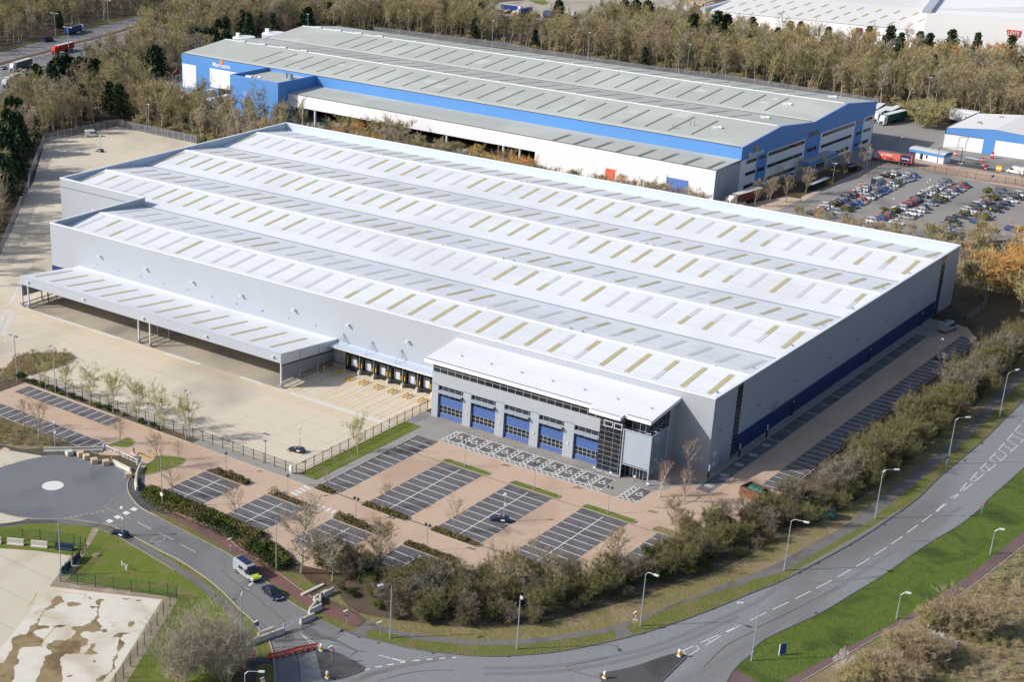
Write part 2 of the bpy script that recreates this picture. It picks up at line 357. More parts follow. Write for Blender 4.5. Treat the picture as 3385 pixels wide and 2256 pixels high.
# wet patch and repairs on the carriageway
m = MB()
m.sheet(smooth(PT('n 1110,610 1250,640 1380,720 1450,770 1620,810 1750,880 1900,960 2050,1040 2040,1060 1850,960 1650,880 1400,830 1250,800 1130,720'), 3, True), .030)
m.sheet(smooth(PT('n 820,740 980,660 1100,680 980,760 1000,840 900,900 700,910 650,880 800,830 840,790'), 3, True), .030)
structure('wet_patch', m, 'wet_asphalt')
m = MB()
m.rib(smooth(PT('M 130,745 500,715 800,690 1130,655'), 4), .62, .024); m.rib(smooth(PT('M 900,350 1200,350 1590,350'), 4), .55, .024); m.rib(PT('M 1050,375 1380,480'), .25, .024)
m.rib(smooth(PT('m 300,1560 700,1380 1200,1240 1700,1130 2353,1000'), 4), 1.1, .024)
structure('road_repair', m, 'asphalt_side')
m = MB(); rr_ = random.Random(8)
tr = MB()
for s_, ww in (('L 0,1450 500,1440 1000,1370 1500,1250 2000,1040 2352,880 M 400,620 900,330 1300,80',.9), ('L 0,1500 600,1480 1200,1380 1700,1230 2200,1000',.9), ('L 1700,1568 2000,1400 2352,1190 M 400,960 900,650 1500,250 1800,60',.9)):
    tr.rib(smooth(PT(s_), 5), ww, .026)
structure('tyre_track', tr, 'road_dark')
for x, y in ((210,1352),(1375,1152),(1980,940)): m.sheet([ln('L',x-18,y-4),ln('L',x+8,y-8),ln('L',x+20,y+2),ln('L',x-6,y+7)], .034)
for x, y in ((575,545),(850,388),(415,628),(1075,240),(1150,210),(1295,88),(555,975)): m.sheet([ln('M',x-18,y-4),ln('M',x+8,y-8),ln('M',x+20,y+2),ln('M',x-6,y+7)], .034)
for x, y in ((890,755),(170,520),(510,640),(1950,955)): m.sheet([ln('m',x-45,y-8),ln('m',x+20,y-16),ln('m',x+48,y+6),ln('m',x-14,y+16)], .034)
for x, y in ((2150,908),(1840,1240),(1990,1090)): m.sheet([ln('N',x-14,y-4),ln('N',x+8,y-8),ln('N',x+16,y+2),ln('N',x-6,y+7)], .034)
for x, y in ((1315,372),(1580,262),(2025,857)): m.sheet([ln('J',x-20,y-4),ln('J',x+8,y-8),ln('J',x+20,y+2),ln('J',x-6,y+7)], .034)
structure('drain_cover', m, 'rust_dark')
m = MB()
for s_ in ('m 0,690 230,560','m 320,1020 490,900','m 0,760 240,830 480,905 640,930','m 880,1500 1100,1430 1500,1330 1900,1290 2353,1280','n 0,380 0,380 400,560 760,860 1000,900','n 980,980 1060,1250 1085,1560','n 560,860 1000,850 1350,840','n 620,1000 1000,970 1380,990','L 700,1440 1070,1360','L 730,1465 1000,1540','L 1900,1440 2100,1250 2340,1130','M 30,1110 400,930 750,750','k 0,580 350,890 620,1060 830,1250 1100,1470 1220,1568'): m.rib(smooth(PT(s_), 3), .10, .036)
structure('surface_crack', m, 'drain_line')
# traffic islands
def island(name, s, closed=True, surf='asphalt_dark', kerb='kerb_dark', ht=.12, sm=3):
    p = smooth(PT(s), sm, True) if sm else PT(s)
    a = MB(); a.prism(p, 0, ht); a.obj(name, surf, None, kind='structure')
    k_ = MB(); k_.rib(p+[p[0]], .18, 0, ht=ht+.02); k_.obj('kerb', kerb, None, kind='structure')
    return p
island('traffic_island', 'n 1350,1060 1440,1040 1560,1040 1800,1120 2040,1250 m 400,1110 560,1190 595,1250 580,1290 300,1400 0,1480 n 1700,1530 1560,1555 1480,1540 1450,1480 1400,1270')
island('traffic_island', 'L 1000,1530 1040,1495 1200,1465 1350,1425 1500,1370 1640,1330 1710,1330 1740,1360 1650,1450 1530,1568 1450,1640 1100,1650')
# verge north of the main road, footpath, rough bank
path_lo = 'N 2352,540 2150,740 1900,1010 1600,1290 1250,1568 M 1000,190 830,290 600,430 280,610 0,690 L 2200,740 1900,820 1600,930 1400,1020 1220,1090 1130,1130 800,1185 400,1240 0,1255 m 1900,720 1500,650 1200,590 900,520 730,480'
path_hi = 'm 660,300 750,340 1000,440 1300,510 1650,570 2000,610 2353,655 L 0,1210 400,1195 800,1140 1100,1090 1500,950 1900,790 2352,620 M 300,500 560,350 800,220 N 1110,1550 1500,1260 1800,1000 2050,750 2250,530 2352,420'
lo = smooth(PT(path_lo), 3); hi = smooth(PT(path_hi), 3)
ext_lo = [(lo[0][0]+14, lo[0][1]+42)]; ext_hi = [(hi[-1][0]+14, hi[-1][1]+42)]
nk_main = smooth(PT('N 2700,250 2352,700 2200,860 2000,1060 1800,1230 1600,1400 1430,1568 M 1160,180 900,350 560,540 250,700 0,800 L 2000,930 1650,1060 1300,1170 1000,1240 700,1300 400,1335 0,1350 m 2000,935 1700,890 1400,840 1100,760 800,690'), 3)
m = MB(); m.sheet(nk_main + PT('m 680,640 640,560 730,480') + list(reversed(ext_lo+lo)), .02); structure('verge', m, 'grass_verge')
m = MB(); m.sheet(lo[::-1]+ext_lo+ext_hi+hi[::-1], .03); 
m.sheet(PT('m 730,480 640,560 680,640 620,650 300,530 510,440 600,380 660,300'), .034); m.sheet(PT('L 1220,1085 1130,1130 1140,1210 1290,1160'), .034)
structure('footpath', m, 'path_grey')
bank_in = smooth(PT('m 660,300 500,170 300,60 K 950,880 1050,760 1200,940 1400,1000 1800,1060 2300,1110 L 0,1115 300,1090 600,1040 900,960 1200,880 1500,780 1800,680 2100,570 2352,440 M 250,330 560,200 900,0 N 1300,1300 1700,950 2000,700 2352,300'), 3)
m = MB(); m.sheet(hi + [(hi[-1][0]+14, hi[-1][1]+42), (bank_in[-1][0]+10, bank_in[-1][1]+40)] + bank_in[::-1], .014); structure('bank', m, 'grass_rough')
# red path beside the side road, its grass strip, grey footway round the circle
rp_lo = 'J 1450,130 1700,270 1900,390 2050,475 K 210,460 430,640 600,760 840,940 890,960 1000,1000 1260,1095 m 510,440'
rp_hi = 'm 620,300 200,80 K 950,900 800,790 700,700 560,600 400,480 200,330 0,235 J 1700,190 1500,105 1400,70'
a_, b_ = smooth(PT(rp_lo), 3), smooth(PT(rp_hi), 3)
m = MB(); m.sheet(a_+b_, .03); structure('footpath', m, 'path_red')
m = MB(); m.sheet(PT('l 1830,700 1900,690 2000,700 1975,860 2060,1010 2200,1080 2353,1140 J 1500,105 1450,130 1290,80')+PT('l 2200,1225 2080,1165 1970,1095 1890,1010 1830,920 1805,840 1805,760'), .028); structure('footpath', m, 'asphalt_dark')
m = MB(); m.sheet(PT('J 1245,65 1450,130 1700,270 1900,390 2050,475 K 210,460 430,640 600,760 840,940 890,960 1000,1000 1260,1095 m 510,440 340,530 250,530 0,410 k 1620,1400 1240,1160 1000,960 860,830 720,740 460,560 230,370 0,225 J 1500,220'), .022); structure('verge', m, 'grass_verge')
m = MB(); m.sheet(smooth(PT('k 1040,600 1250,640 1500,680 1700,850 1840,900 1560,1010 1300,820'), 2, True), .026); structure('lawn', m, 'grass_verge')
m = MB(); m.sheet(smooth(PT('k 1250,640 1500,560 1900,600 2100,800 1900,900 1700,830 1500,690'), 2, True), .024); structure('earth_bed', m, 'leaf_litter')
# footway and lawns south-west of the side road
sw_hi = PT('l -600,1250 0,1345')+PT('J 160,180 350,160 600,170 800,190 900,205 980,250 1060,300 1150,310 1250,380 1450,500 1650,630 1850,780 2000,900 2100,1040 2150,1200 2250,1400')
sw_lo = PT('J 2100,1400 2080,1200 2000,1040 1900,900 1700,740 1500,600 1300,480 1050,330 900,250 800,225 500,200 300,195 0,232')
m = MB(); m.sheet(sw_hi+sw_lo, .03); structure('footpath', m, 'path_grey')
m = MB(); m.sheet(PT('J 900,205 980,250 1060,300 1150,310 1250,380 1450,500 1650,630 1850,780 2000,900 2100,1040 2150,1200 2250,1400 n 150,1568 660,1568 655,1400 640,1200 610,1020 560,880')+PT('n 500,760')+PT('J 2250,1130 2180,1040 2050,920 1900,770 1750,650 1550,520 1350,420 1150,310 1010,240'), .022); structure('verge', m, 'grass_verge')
m = MB(); m.sheet(PT('n 160,1160 620,1170 645,1300 560,1265 340,1270 340,1568 150,1568'), .034); structure('footpath', m, 'asphalt_dark')
lawn = PT('J 0,232 300,195 500,200 800,225 900,250 1050,330 1300,480 1500,600 1700,740 1900,900 2000,1040 2080,1200 2100,1400 2000,1568 600,1568 -400,1700 -400,240')
m = MB(); m.sheet(lawn, .02); structure('lawn', m, 'grass_vivid')
m = MB(); m.sheet(PT('J 0,415 300,435 620,478 520,620 428,745 290,920 0,1290 -500,1900 -600,400'), .04); structure('concrete_pad', m, 'concrete_slab')
m = MB(); m.sheet(PT('J 428,745 800,790 1400,858 1200,1180 935,1600 -100,1700 -400,1500 0,1290 290,920'), .044); structure('concrete_pad', m, 'concrete_pad')
m = MB(); m.sheet(PT('J 620,478 745,435 640,620 570,690 1540,850 1100,1568 1000,1700 935,1600 1200,1180 1400,858 800,790 428,745 520,620'), .030); m.sheet(PT('J 800,232 860,245 745,435 700,470 760,320'), .030); structure('gravel_strip', m, 'gravel')
# puddle stains on the pad
rs = random.Random(5)
def blob(s, j=.18, n=4):
    p = smooth(PT(s), n, True); return [(x+rs.uniform(-j, j), y+rs.uniform(-j, j)) for x, y in p]
m = MB()
for s in ('J 500,825 550,870 520,890 480,910 470,935 410,945 380,960 345,1030 330,1080 420,1090 410,1110 310,1125 300,1160 370,1200 365,1250 300,1270 200,1270 150,1330 160,1400 120,1450 110,1568 -20,1640 -40,1440 30,1400 60,1350 110,1280 110,1200 170,1165 230,1160 250,1110 270,1080 320,1060 330,1020 370,970 400,930 450,900 440,870',
          'J 850,855 895,860 860,900 850,990 860,1010 840,1040 870,1090 860,1130 800,1140 740,1130 700,1150 700,1180 760,1200 760,1240 700,1280 680,1320 600,1330 560,1330 520,1400 540,1480 540,1568 500,1700 300,1690 340,1500 380,1400 390,1350 440,1330 450,1300 400,1280 440,1230 500,1210 580,1210 640,1170 660,1130 610,1110 640,1090 700,1090 760,1070 800,1040 830,1000 840,930 790,935 780,915 850,915 830,890',
          'J 810,1235 825,1260 800,1300 840,1330 730,1330 760,1290 780,1250', 'J 590,885 650,880 710,900 640,915 590,915', 'J 1060,848 1120,852 1090,862', 'J 1020,1150 1120,1150 1060,1170 1045,1210 1080,1240 1050,1280 1030,1300 1020,1340 990,1410 1000,1450 960,1480 900,1540 880,1568 820,1568 860,1530 930,1500 975,1450 975,1380 1010,1330 1015,1260 1030,1190 975,1185',
          'J 1110,1050 1160,1050 1150,1090 1110,1095', 'J 880,1120 925,1110 920,1135 890,1140', 'J 450,1095 510,1075 570,1085 520,1100', 'J 1170,862 1225,860 1200,872', 'J 760,840 795,842 780,855', 'J 800,1388 832,1390 815,1403', 'J 565,1520 625,1510 610,1530'):
    m.sheet(blob(s), .052)
structure('puddle_stain', m, 'stain')
m = MB()
for s in ('J 440,780 740,815 725,850', 'J 240,915 290,860 320,800', 'J 480,1100 400,1180 350,1270 420,1230', 'J 300,985 350,940 380,1000 500,1020', 'J 940,1060 1005,1060 960,1090 1000,1090'):
    m.rib(PT(s), .14, .058)
structure('floor_marking', m, 'yellow_line')
# verge and paths to the south-east
top = smooth(PT('M 280,1568 700,1340 1000,1180 1230,1060 1500,900 1900,630 2352,260 2800,-150'), 3); bot = smooth(PT('M 2900,-50 2352,390 2000,670 1720,870 1500,985 1200,1120 800,1350 430,1568 300,1640'), 3)
m = MB(); m.sheet(se_corner[::-1]+east_edge+[(top[-1][0], top[-1][1]+8)]+top[::-1]+PT('M 0,1720 L 2000,1900'), .022); structure('verge', m, 'grass_bright')
m = MB(); m.sheet(top+bot+PT('M 0,1750 150,1640'), .03); structure('footpath', m, 'path_plum')
m = MB(); m.sheet(bot+PT('M 1500,2300 3200,1400 3200,-100'), .012); structure('heath', m, 'heath')
m = MB(); m.sheet(PT('L 2160,1450 2352,1568 2352,1700 2000,1900 2080,1600'), .028); structure('footpath', m, 'path_plum')
# kerbs
m = MB(); m.rib(north_kerb[:-28], .2, 0, ht=.13); m.rib(se_corner[::-1]+east_edge, .2, 0, ht=.08); structure('kerb', m, 'kerb_dark')
m = MB(); m.rib(sr, .2, 0, ht=.14); m.rib(south_kerb, .2, 0, ht=.14); structure('kerb', m, 'kerb_stone')
m = MB(); m.rib(bot, .15, 0, ht=.10); m.rib(smooth(PT('k 130,0 400,230 900,520 1240,780 1700,1110'), 3), .12, 0, ht=.06); m.rib(PT('J 860,245 1050,330 1300,480 1500,600'), .1, 0, ht=.06); structure('edging', m, 'kerb_stone')
# ---- road markings
m = MB(); Z = .032
def dash(a, b, wd=.12, mm=None): (mm or m).rib([a, b], wd, Z)
for a, b in (('M 0,1030','M 128,970'),('M 182,945','M 318,880'),('M 376,852','M 510,785'),('M 558,760','M 690,692'),('M 736,666','M 856,598'),('M 900,572','M 1016,504'),('M 1060,473','M 1168,405'),('M 1204,378','M 1302,311'),('M 1342,281','M 1434,213'),('M 1470,187','M 1556,122'),('M 1590,95','M 1665,28'),('M 1598,96','M 1682,30'),
             ('L 2300,1040','L 2352,1015'),('L 2090,1137','L 2236,1069'),('L 2098,1141','L 2236,1071'),('L 1870,1232','L 2028,1163'),('L 1912,1254','L 2046,1172'),('L 1940,1210','L 1952,1224'),('L 1700,1308','L 1810,1260'),('L 1748,1358','L 1860,1285'),('L 1722,1300','L 1750,1356'),('L 1835,1256','L 1858,1284')):
    dash(PT(a)[0], PT(b)[0], .16)
up = [(1715,1560,1795,1525),(1800,1500,1860,1430),(1888,1405,1950,1340),(1975,1312,2030,1254),(2055,1225,2110,1168),(2130,1145,2185,1085),(2205,1062,2257,1004),(2275,982,2322,927),(2345,900,2400,830)]
dn = [(1745,1568,1795,1525),(1828,1500,1905,1438),(1928,1417,2008,1356),(2038,1333,2110,1272),(2140,1248,2206,1190),(2232,1168,2296,1109),(2322,1088,2390,1020)]
for q_ in up+dn: dash(ln('N', q_[0], q_[1]), ln('N', q_[2], q_[3]), .16)
for x0, y0, x1, y1 in ((1800,1500,1810,1507),(1830,1470,1845,1485),(1888,1405,1912,1422),(1920,1372,1945,1395),(1975,1312,2018,1338),(2010,1275,2050,1318),(2055,1225,2110,1262),(2097,1190,2145,1232),(2130,1145,2200,1185),(2175,1105,2250,1150),(2205,1062,2296,1109),(2250,1018,2350,1066),(2275,982,2385,1035)):
    dash(ln('N', x0, y0), ln('N', x1, y1), .14)
for a, b in (('m 600,1282','m 722,1260'),('m 832,1225','m 960,1205'),('m 1060,1180','m 1185,1163'),('m 1310,1138','m 1448,1118'),('m 1560,1100','m 1688,1088'),('m 1828,1077','m 1938,1068'),('m 2072,1057','m 2187,1047'),('m 2318,1040','m 2400,1036'),('m 890,992','m 1130,1050'),('m 1150,1055','m 1330,1100'),('m 1340,1100','m 1448,1120')): dash(PT(a)[0], PT(b)[0], .28 if 'm 890' not in a else .18)
dash(*PT('n 1095,760 1400,960'), .12); dash(*PT('n 1110,770 1290,950'), .1)
for a, b in (('k 455,918','k 520,970'),('J 1185,187','J 1310,250'),('J 1375,280','J 1500,343'),('J 1560,378','J 1690,450')): dash(PT(a)[0], PT(b)[0], .09)
structure('road_marking', m, 'white_line')
m = MB(); Z = .034
for x, y in ((1550,1302),(1663,1245),(1783,1187),(1893,1134)):
    m.sheet([ln('l', x-60, y+2), ln('l', x+5, y+30), ln('l', x+62, y-2), ln('l', x-3, y-30)], Z)
ctr = PT('l 747,800')[0]
rx = (Vector(PT('l 592,800')[0])-Vector(PT('l 900,800')[0])).length/2
m.sheet([(ctr[0]+rx*math.cos(t/18*math.pi), ctr[1]+rx*math.sin(t/18*math.pi)) for t in range(36)], Z)
structure('road_marking', m, 'white_line')
m = MB()
for a in ((90,515,148,492),(195,475,260,460),(305,448,380,432),(432,418,518,402),(552,396,638,383),(30,462,90,515),(0,470,85,510)): m.rib([ln('l', a[0], a[1]), ln('l', a[2], a[3])], .22, Z)
for k_ in range(8): a = (900+74*k_, 1260-14*k_); m.rib([ln('l', *a), ln('l', a[0]+48, a[1]-9)], .16, Z); m.rib([ln('l', a[0]+15, a[1]+16), ln('l', a[0]+56, a[1]+7)], .12, Z)
for k_ in range(8): a = (1480+40*k_, 1100-28*k_); m.rib([ln('l', *a), ln('l', a[0]+22, a[1]-16)], .08, Z)
for k_ in range(7): a = (60+72*k_, 1215+12*k_*.7); m.rib([ln('l', *a), ln('l', a[0]+46, a[1]+7)], .14, Z)
for k_ in range(5): a = (1610+32*k_, 505+24*k_); m.rib([ln('l', *a), ln('l', a[0]+20, a[1]+15)], .14, Z)
m.rib(PT('l 1480,1110 1850,1270'), .07, Z); m.rib(PT('l 1940,1310 2150,1418'), .07, Z)
c1 = PT('J 1365,337')[0]; m.rib([(c1[0]+.95*math.cos(t*math.pi/10), c1[1]+1.5*math.sin(t*math.pi/10)) for t in range(21)], .1, Z)
structure('road_marking', m, 'worn_line')
# pale concrete aprons by the turning circle
m = MB(); m.sheet(PT('l -500,330 0,300 150,305 560,372 600,385 440,420 300,450 180,490 90,515 0,545 -500,650'), .03); m.sheet(PT('l -500,1180 0,1190 200,1240 400,1268 250,1310 0,1340 -500,1400'), .03); structure('apron', m, 'concrete_slab')
m = MB(); m.sheet(PT('l 0,225 200,275 480,320 920,330 1460,315 1480,300 1460,330 920,356 560,362 150,300 0,290'), .034); m.sheet(PT('l 0,1345 240,1315 480,1285 740,1278 870,1325 300,1340 0,1390'), .032); structure('footpath', m, 'asphalt_dark')
m = MB(); m.sheet(PT('l 70,255 148,292 80,315 0,290'), .036); m.sheet(PT('l 1570,270 1630,240 1680,270 1610,290'), .036); m.sheet(PT('l 1990,495 2075,455 2120,482 2040,512'), .036); structure('tactile_paving', m, 'block_tan')
# rough land west of the front car park
m = MB(); m.sheet(PT('I -500,600 0,740 330,860 640,985 375,1000 200,1010 0,970 -500,880'), .016); structure('heath', m, 'heath')
# ---- yard
yard = PT('A 1012,1092 1700,1240')+[(-226,137),(-192,36),(-192,0),(0,0),(-58,-11.2),(-60.9,-52.8),(-139.3,-52.8)]+PT('I 100,385 0,330 -600,100 E -900,1500 0,778 250,200 A 290,1568 385,1225')
m = MB(); m.sheet(yard[:5]+[(-58.6,0),(-58.6,-6),(-60.9,-8),(-60.9,-52.8),(-139.3,-52.8)]+yard[11:], .012); structure('yard', m, 'concrete_yard')
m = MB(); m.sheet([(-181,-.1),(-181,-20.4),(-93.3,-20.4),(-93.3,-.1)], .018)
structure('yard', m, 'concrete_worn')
m = MB()
def yl(x0, x1, y, wd, mm): mm.rib([(x0, y), (x1, y)], wd, .024)
for x0, x1 in ((-172,-156),(-154.5,-143.5),(-128.6,-117.3),(-104.6,-98),(-89.9,-61.5)): yl(x0, x1, -20.95, .75, m)
for a, b in (('E 0,1450','E 85,1240'),): 
    A0, B0 = PT(a)[0], PT(b)[0]
    for k_ in range(14): 
        t = k_/14; c = (A0[0]+(B0[0]-A0[0])*t, A0[1]+(B0[1]-A0[1])*t); m.rib([(c[0]-1.6, c[1]-.6), (c[0]+1.6, c[1]+.6)], .45, .024)
m.rib(PT('E 95,1185 190,965'), .45, .024); m.rib(PT('E 60,1290 -60,1568'), .2, .024)
m.rib(PT('I 650,205 750,190'), .4, .024)
m.sheet(PT('I 750,310 845,342 750,335'), .024); m.sheet(PT('I 30,62 65,70 40,80'), .024); m.sheet(PT('I 920,370 945,363 955,372 930,380'), .024); m.sheet(PT('E 265,1283 290,1287 275,1292'), .024)
structure('yard_marking', m, 'white_line')
m = MB()
yl(-184, -62, -22.6, .12, m); yl(-184, -62, -23.9, .12, m)
for k_ in range(6):
    for dx in (-.75, .75): m.rib([(-82.9+4.07*k_+dx, -3.6), (-82.9+4.07*k_+dx, -19.6)], .12, .024)
for x in (-92.3,-89.5): m.rib([(x,-1.8),(x,-19.8)], .12, .024)
for k_ in range(7): m.rib([(-92.3,-4-2.3*k_), (-89.5,-5.8-2.3*k_)], .12, .024)
for x in (-139.6,-133.4): m.rib([(x,-13),(x,-20.5)], .12, .024)
for k_ in range(3): m.rib([(-139.6,-14-2.3*k_), (-133.4,-16-2.3*k_)], .12, .024)
for x in (-181.5,-178.2): m.rib([(x,-9),(x,-20.5)], .1, .024)
structure('yard_marking', m, 'yellow_line')
isl = smooth(PT('I -40,420 60,300 100,250 160,205 300,182 450,180 560,180 630,195 640,225 600,260 540,290 420,320 330,345 300,360 230,375 120,400'), 3, True)
m = MB(); m.prism(isl, 0, .12); structure('planted_island', m, 'grass_rough'); m = MB(); m.rib(isl+[isl[0]], .25, 0, ht=.15); structure('kerb', m, 'kerb_stone')
# ---- front car park: everything lies on one grid
m = MB(); base = [(-139,-55.2),(-60,-55.2),(-56.4,-55.2),(-54.3,-53),(-54.3,-12),(-12,-11),(15.3,-14),(15.3,60),(15.3,114),(10,122),(1.5,122),(1.5,0),(0,-2),(0,-12)][:0]
m.sheet([(-139,-55.1),(-54.2,-55.1),(-54.2,-11.0),(0,-11),(1.4,0),(1.4,122.5),(9.5,121.8),(15.4,112),(15.4,-12),(11,-34),(6,-50),(-8,-62),(-18,-70),(-30,-79),(-48,-84),(-66,-81),(-78,-76),(-84.5,-74),(-90,-66.5),(-97,-71.3),(-139,-71.3)], .016)
structure('car_park', m, 'brick_paving')
m = MB()
m.sheet([(-87,-55),(-60.9,-55),(-60.9,-52.9),(-87,-52.9)], .028); m.sheet([(-60.9,-55),(-56.4,-55),(-54.2,-53.6),(-54.2,-22),(-49.3,-21.9),(-49.3,-14.4),(-12,-14.4),(-12,-21.1),(-11,-21.1),(-8.1,-21.1),(-8.1,-14.2),(-4,-14.2),(-2,-11),(-9,-7),(-12,-9),(-58.6,-9),(-58.6,-10),(-60.9,-10),(-60.9,-17.4),(-56.4,-17.4),(-56.4,-52.3),(-60.9,-52.3)], .024)
m.sheet([(-7,-10.5),(1.4,-3.5),(1.4,-6.5),(-5,-12.5)], .030)
mb_ = MB(); mb_.sheet([(-8,-14.3),(-4,-14.3),(1.6,-8),(1.6,.1),(-8,.1)], .022); structure('paving', mb_, 'brick_paving')
m.sheet([(0.0,-1.0),(1.4,-1.0),(1.4,122),(0.0,122)], .03)
m.sheet([(1.5,108.4),(5.5,108.4),(4.5,122.3),(0.2,122.4)], .028)
structure('paving', m, 'block_paving')
m = MB(); m.sheet([(-60.8,-52.2),(-56.6,-52.2),(-56.5,-17.4),(-60.8,-17.4)], .034); structure('lawn', m, 'grass_vivid')
bay = MB(); wl = MB()
def block(x0, x1, y0, y1, lines, centre=None, horiz=True):
    bay.sheet([(x0,y0),(x1,y0),(x1,y1),(x0,y1)], .030)
    for y in lines: wl.rib([(x0+.05, y), (x1-.05, y)], .19, .036)
    if centre: wl.rib([(centre, max(y1-.7, y0)), (centre, y0+.3)], .19, .040)
def seq(a, n, s): return [a+s*k_ for k_ in range(n)]
block(-54.1,-49.1,-53.6,-21.8, seq(-24.6,12,-2.43))
block(-42.7,-33.0,-53.3,-29.4, seq(-32.0,9,-2.41), -37.9)
block(-26.8,-17.1,-53.3,-29.6, seq(-32.1,9,-2.41), -22.0)
block(-10.7,-0.9,-53.4,-29.4, seq(-31.9,9,-2.41), -5.8)
block(5.0,10.2,-48,-29.4, seq(-31.9,7,-2.41))
for x0 in (-75.5,-59.5,-43.5,-27.4): block(x0, x0+9.7, -75.2, -63.5, seq(-66,4,-2.41), x0+4.85)
bay.sheet([(-136.7,-60.2),(-106.8,-60.2),(-106.8,-55.9),(-136.7,-55.9)], .030)
for k_ in range(11): wl.rib([(-134+2.5*k_,-60.1), (-134+2.5*k_,-56)], .2, .036)
bay.sheet([(-146,-71.3),(-98,-71.3),(-98,-66.7),(-146,-66.7)], .030)
for k_ in range(18): wl.rib([(-143.3+2.46*k_,-71.2), (-143.3+2.46*k_,-66.8)], .2, .036)
# bays along the east side of the warehouse
bay.sheet([(1.65,-8),(4.35,-8),(4.35,108.2),(1.65,108.2)], .030)
for k_ in range(14): wl.rib([(1.7, 24.1+6.33*k_), (4.3, 24.1+6.33*k_)], .15, .036)
bay.sheet([(10.5,1.5),(15.2,1.5),(15.2,110),(11.9,114),(10.5,114)], .030)
for k_ in range(46): wl.rib([(10.55, 2.4+2.42*k_), (15.1, 2.4+2.42*k_)], .17, .036)
structure('parking_bay', bay, 'asphalt_bay')
# disabled bays: bays, hatching, wheelchair symbols
hb = MB(); hb.sheet([(-49.3,-21.1),(-12.1,-21.1),(-12.1,-14.5),(-49.3,-14.5)], .030); hb.sheet([(-8,-21.1),(-4.1,-21.1),(-4.1,-14.4),(-8,-14.4)], .030); structure('parking_bay', hb, 'asphalt_bay')
def hatch(x0, x1, y0, y1):
    wl.rib([(x0,y0),(x0,y1)], .18, .038); wl.rib([(x1,y0),(x1,y1)], .18, .038)
    w_ = x1-x0; h_ = y1-y0
    if h_ > w_:
        n_ = max(1, round(h_/w_*1.0))
        for k_ in range(n_): a, b = y0+h_*k_/n_, y0+h_*(k_+1)/n_; wl.rib([(x0,a),(x1,b)], .19, .040); wl.rib([(x1,a),(x0,b)], .19, .044)
    else:
        n_ = max(1, round(w_/h_*1.0))
        for k_ in range(n_): a, b = x0+w_*k_/n_, x0+w_*(k_+1)/n_; wl.rib([(a,y0),(b,y1)], .19, .040); wl.rib([(b,y0),(a,y1)], .19, .044)
def wheelchair(cx, cy, s=1.0):
    """painted symbol: big wheel ring, seat and back, footrest, head; up is +y"""
    P_ = lambda x, y: (cx+x*s, cy+y*s)
    arc = [P_(-.12+.46*math.cos(t), -.28+.46*math.sin(t)) for t in [R(100+a_) for a_ in range(0, 250, 20)]]
    wl.rib(arc, .17*s, .040); wl.rib([P_(-.2,.62), P_(-.12,.0), P_(.32,.0), P_(.52,-.62), P_(.72,-.56)], .18*s, .044)
    wl.sheet([P_(-.2+.13*math.cos(t*math.pi/4), .82+.13*math.sin(t*math.pi/4)) for t in range(8)], .042); wl.rib([P_(-.14,.36), P_(.25,.36)], .11*s, .046)
for k_ in range(10):
    xr = -45.6+3.72*k_; x0 = xr-2.5
    hatch(x0-1.22, x0, -19.7, -14.6); wl.rib([(xr,-19.7),(xr,-14.6)], .1, .038); wheelchair(x0+1.25, -16.9, 1.25)
wl.rib([(-49.3,-14.55),(-12.1,-14.55)], .2, .042); wl.rib([(-49.3,-19.75),(-12.1,-19.75)], .2, .042); wl.rib([(-49.3,-21.1),(-12.1,-21.1)], .2, .042)
hatch(-49.3, -12.1, -21.05, -19.8)
hatch(-8, -6.7, -19.7, -14.5); hatch(-8, -4.1, -21.0, -19.8); wl.rib([(-4.1,-21),(-4.1,-14.5)], .1, .042); wheelchair(-5.3, -16.9, 1.25)
structure('parking_marking', wl, 'white_line')
m = MB(); bl = MB(); yy = MB()
for k_, yc in enumerate((-5.0,1.5,8.0,14.3,20.6,)):
    pts = [(3.0+.85*math.cos(t*math.pi/10), yc+.85*math.sin(t*math.pi/10)) for t in range(21)]
    m.rib(pts, .12, .042); m.sheet([(2.45,yc-.3),(3.5,yc-.3),(3.5,yc+.25),(2.45,yc+.25)], .042)
for y in (-1.9,4.9,11,17.6,23.8): bl.rib([(1.7,y),(4.3,y)], .10, .04)
bl.rib([(4.42,-8.2),(4.42,23.9)], .12, .04)
yy.rib([(5.72,-10.4),(5.72,37.9),(1.8,37.9)], .13, .04); yy.rib([(4.6,-6.5),(4.6,36.7),(1.9,36.7)], .13, .04); yy.rib([(1.7,3.3),(4.3,3.3)], .12, .042); yy.rib([(1.7,4.3),(4.3,4.3)], .12, .042)
yy.rib([(4.43,-10.2),(5.72,-10.4)], .13, .04)
yy.rib(PT('I 470,680 920,845 1070,780'), .12, .032); yy.rib(PT('I 490,665 910,815 1050,760'), .12, .032); yy.rib(PT('I 1130,805 1700,1020 1745,1003'), .12, .032); yy.rib(PT('I 1150,795 1710,1000'), .12, .032)
yy.rib(PT('O 1060,1170 1550,935 1330,855'), .12, .032); yy.rib(PT('O 1110,1165 1480,965 1400,890'), .12, .032); yy.rib(PT('O 640,625 680,610'), .1, .032); yy.rib(PT('O 730,640 905,695 870,720 740,660'), .1, .032)
structure('parking_marking', m, 'white_line'); structure('parking_marking', bl, 'blue_line'); structure('parking_marking', yy, 'yellow_line')
m = MB()
for k_ in range(4): x, y = 716+36*k_, 612-18*k_; m.sheet([ln('O', x-40, y-10), ln('O', x-20, y-17), ln('O', x+40, y+10), ln('O', x+16, y+17)], .03)
for k_ in range(4): x, y = 914+46*k_, 716+17*k_; m.sheet([ln('O', x-30, y+9), ln('O', x-4, y+15), ln('O', x+30, y-8), ln('O', x+6, y-15)], .03)
structure('crossing', m, 'white_line')
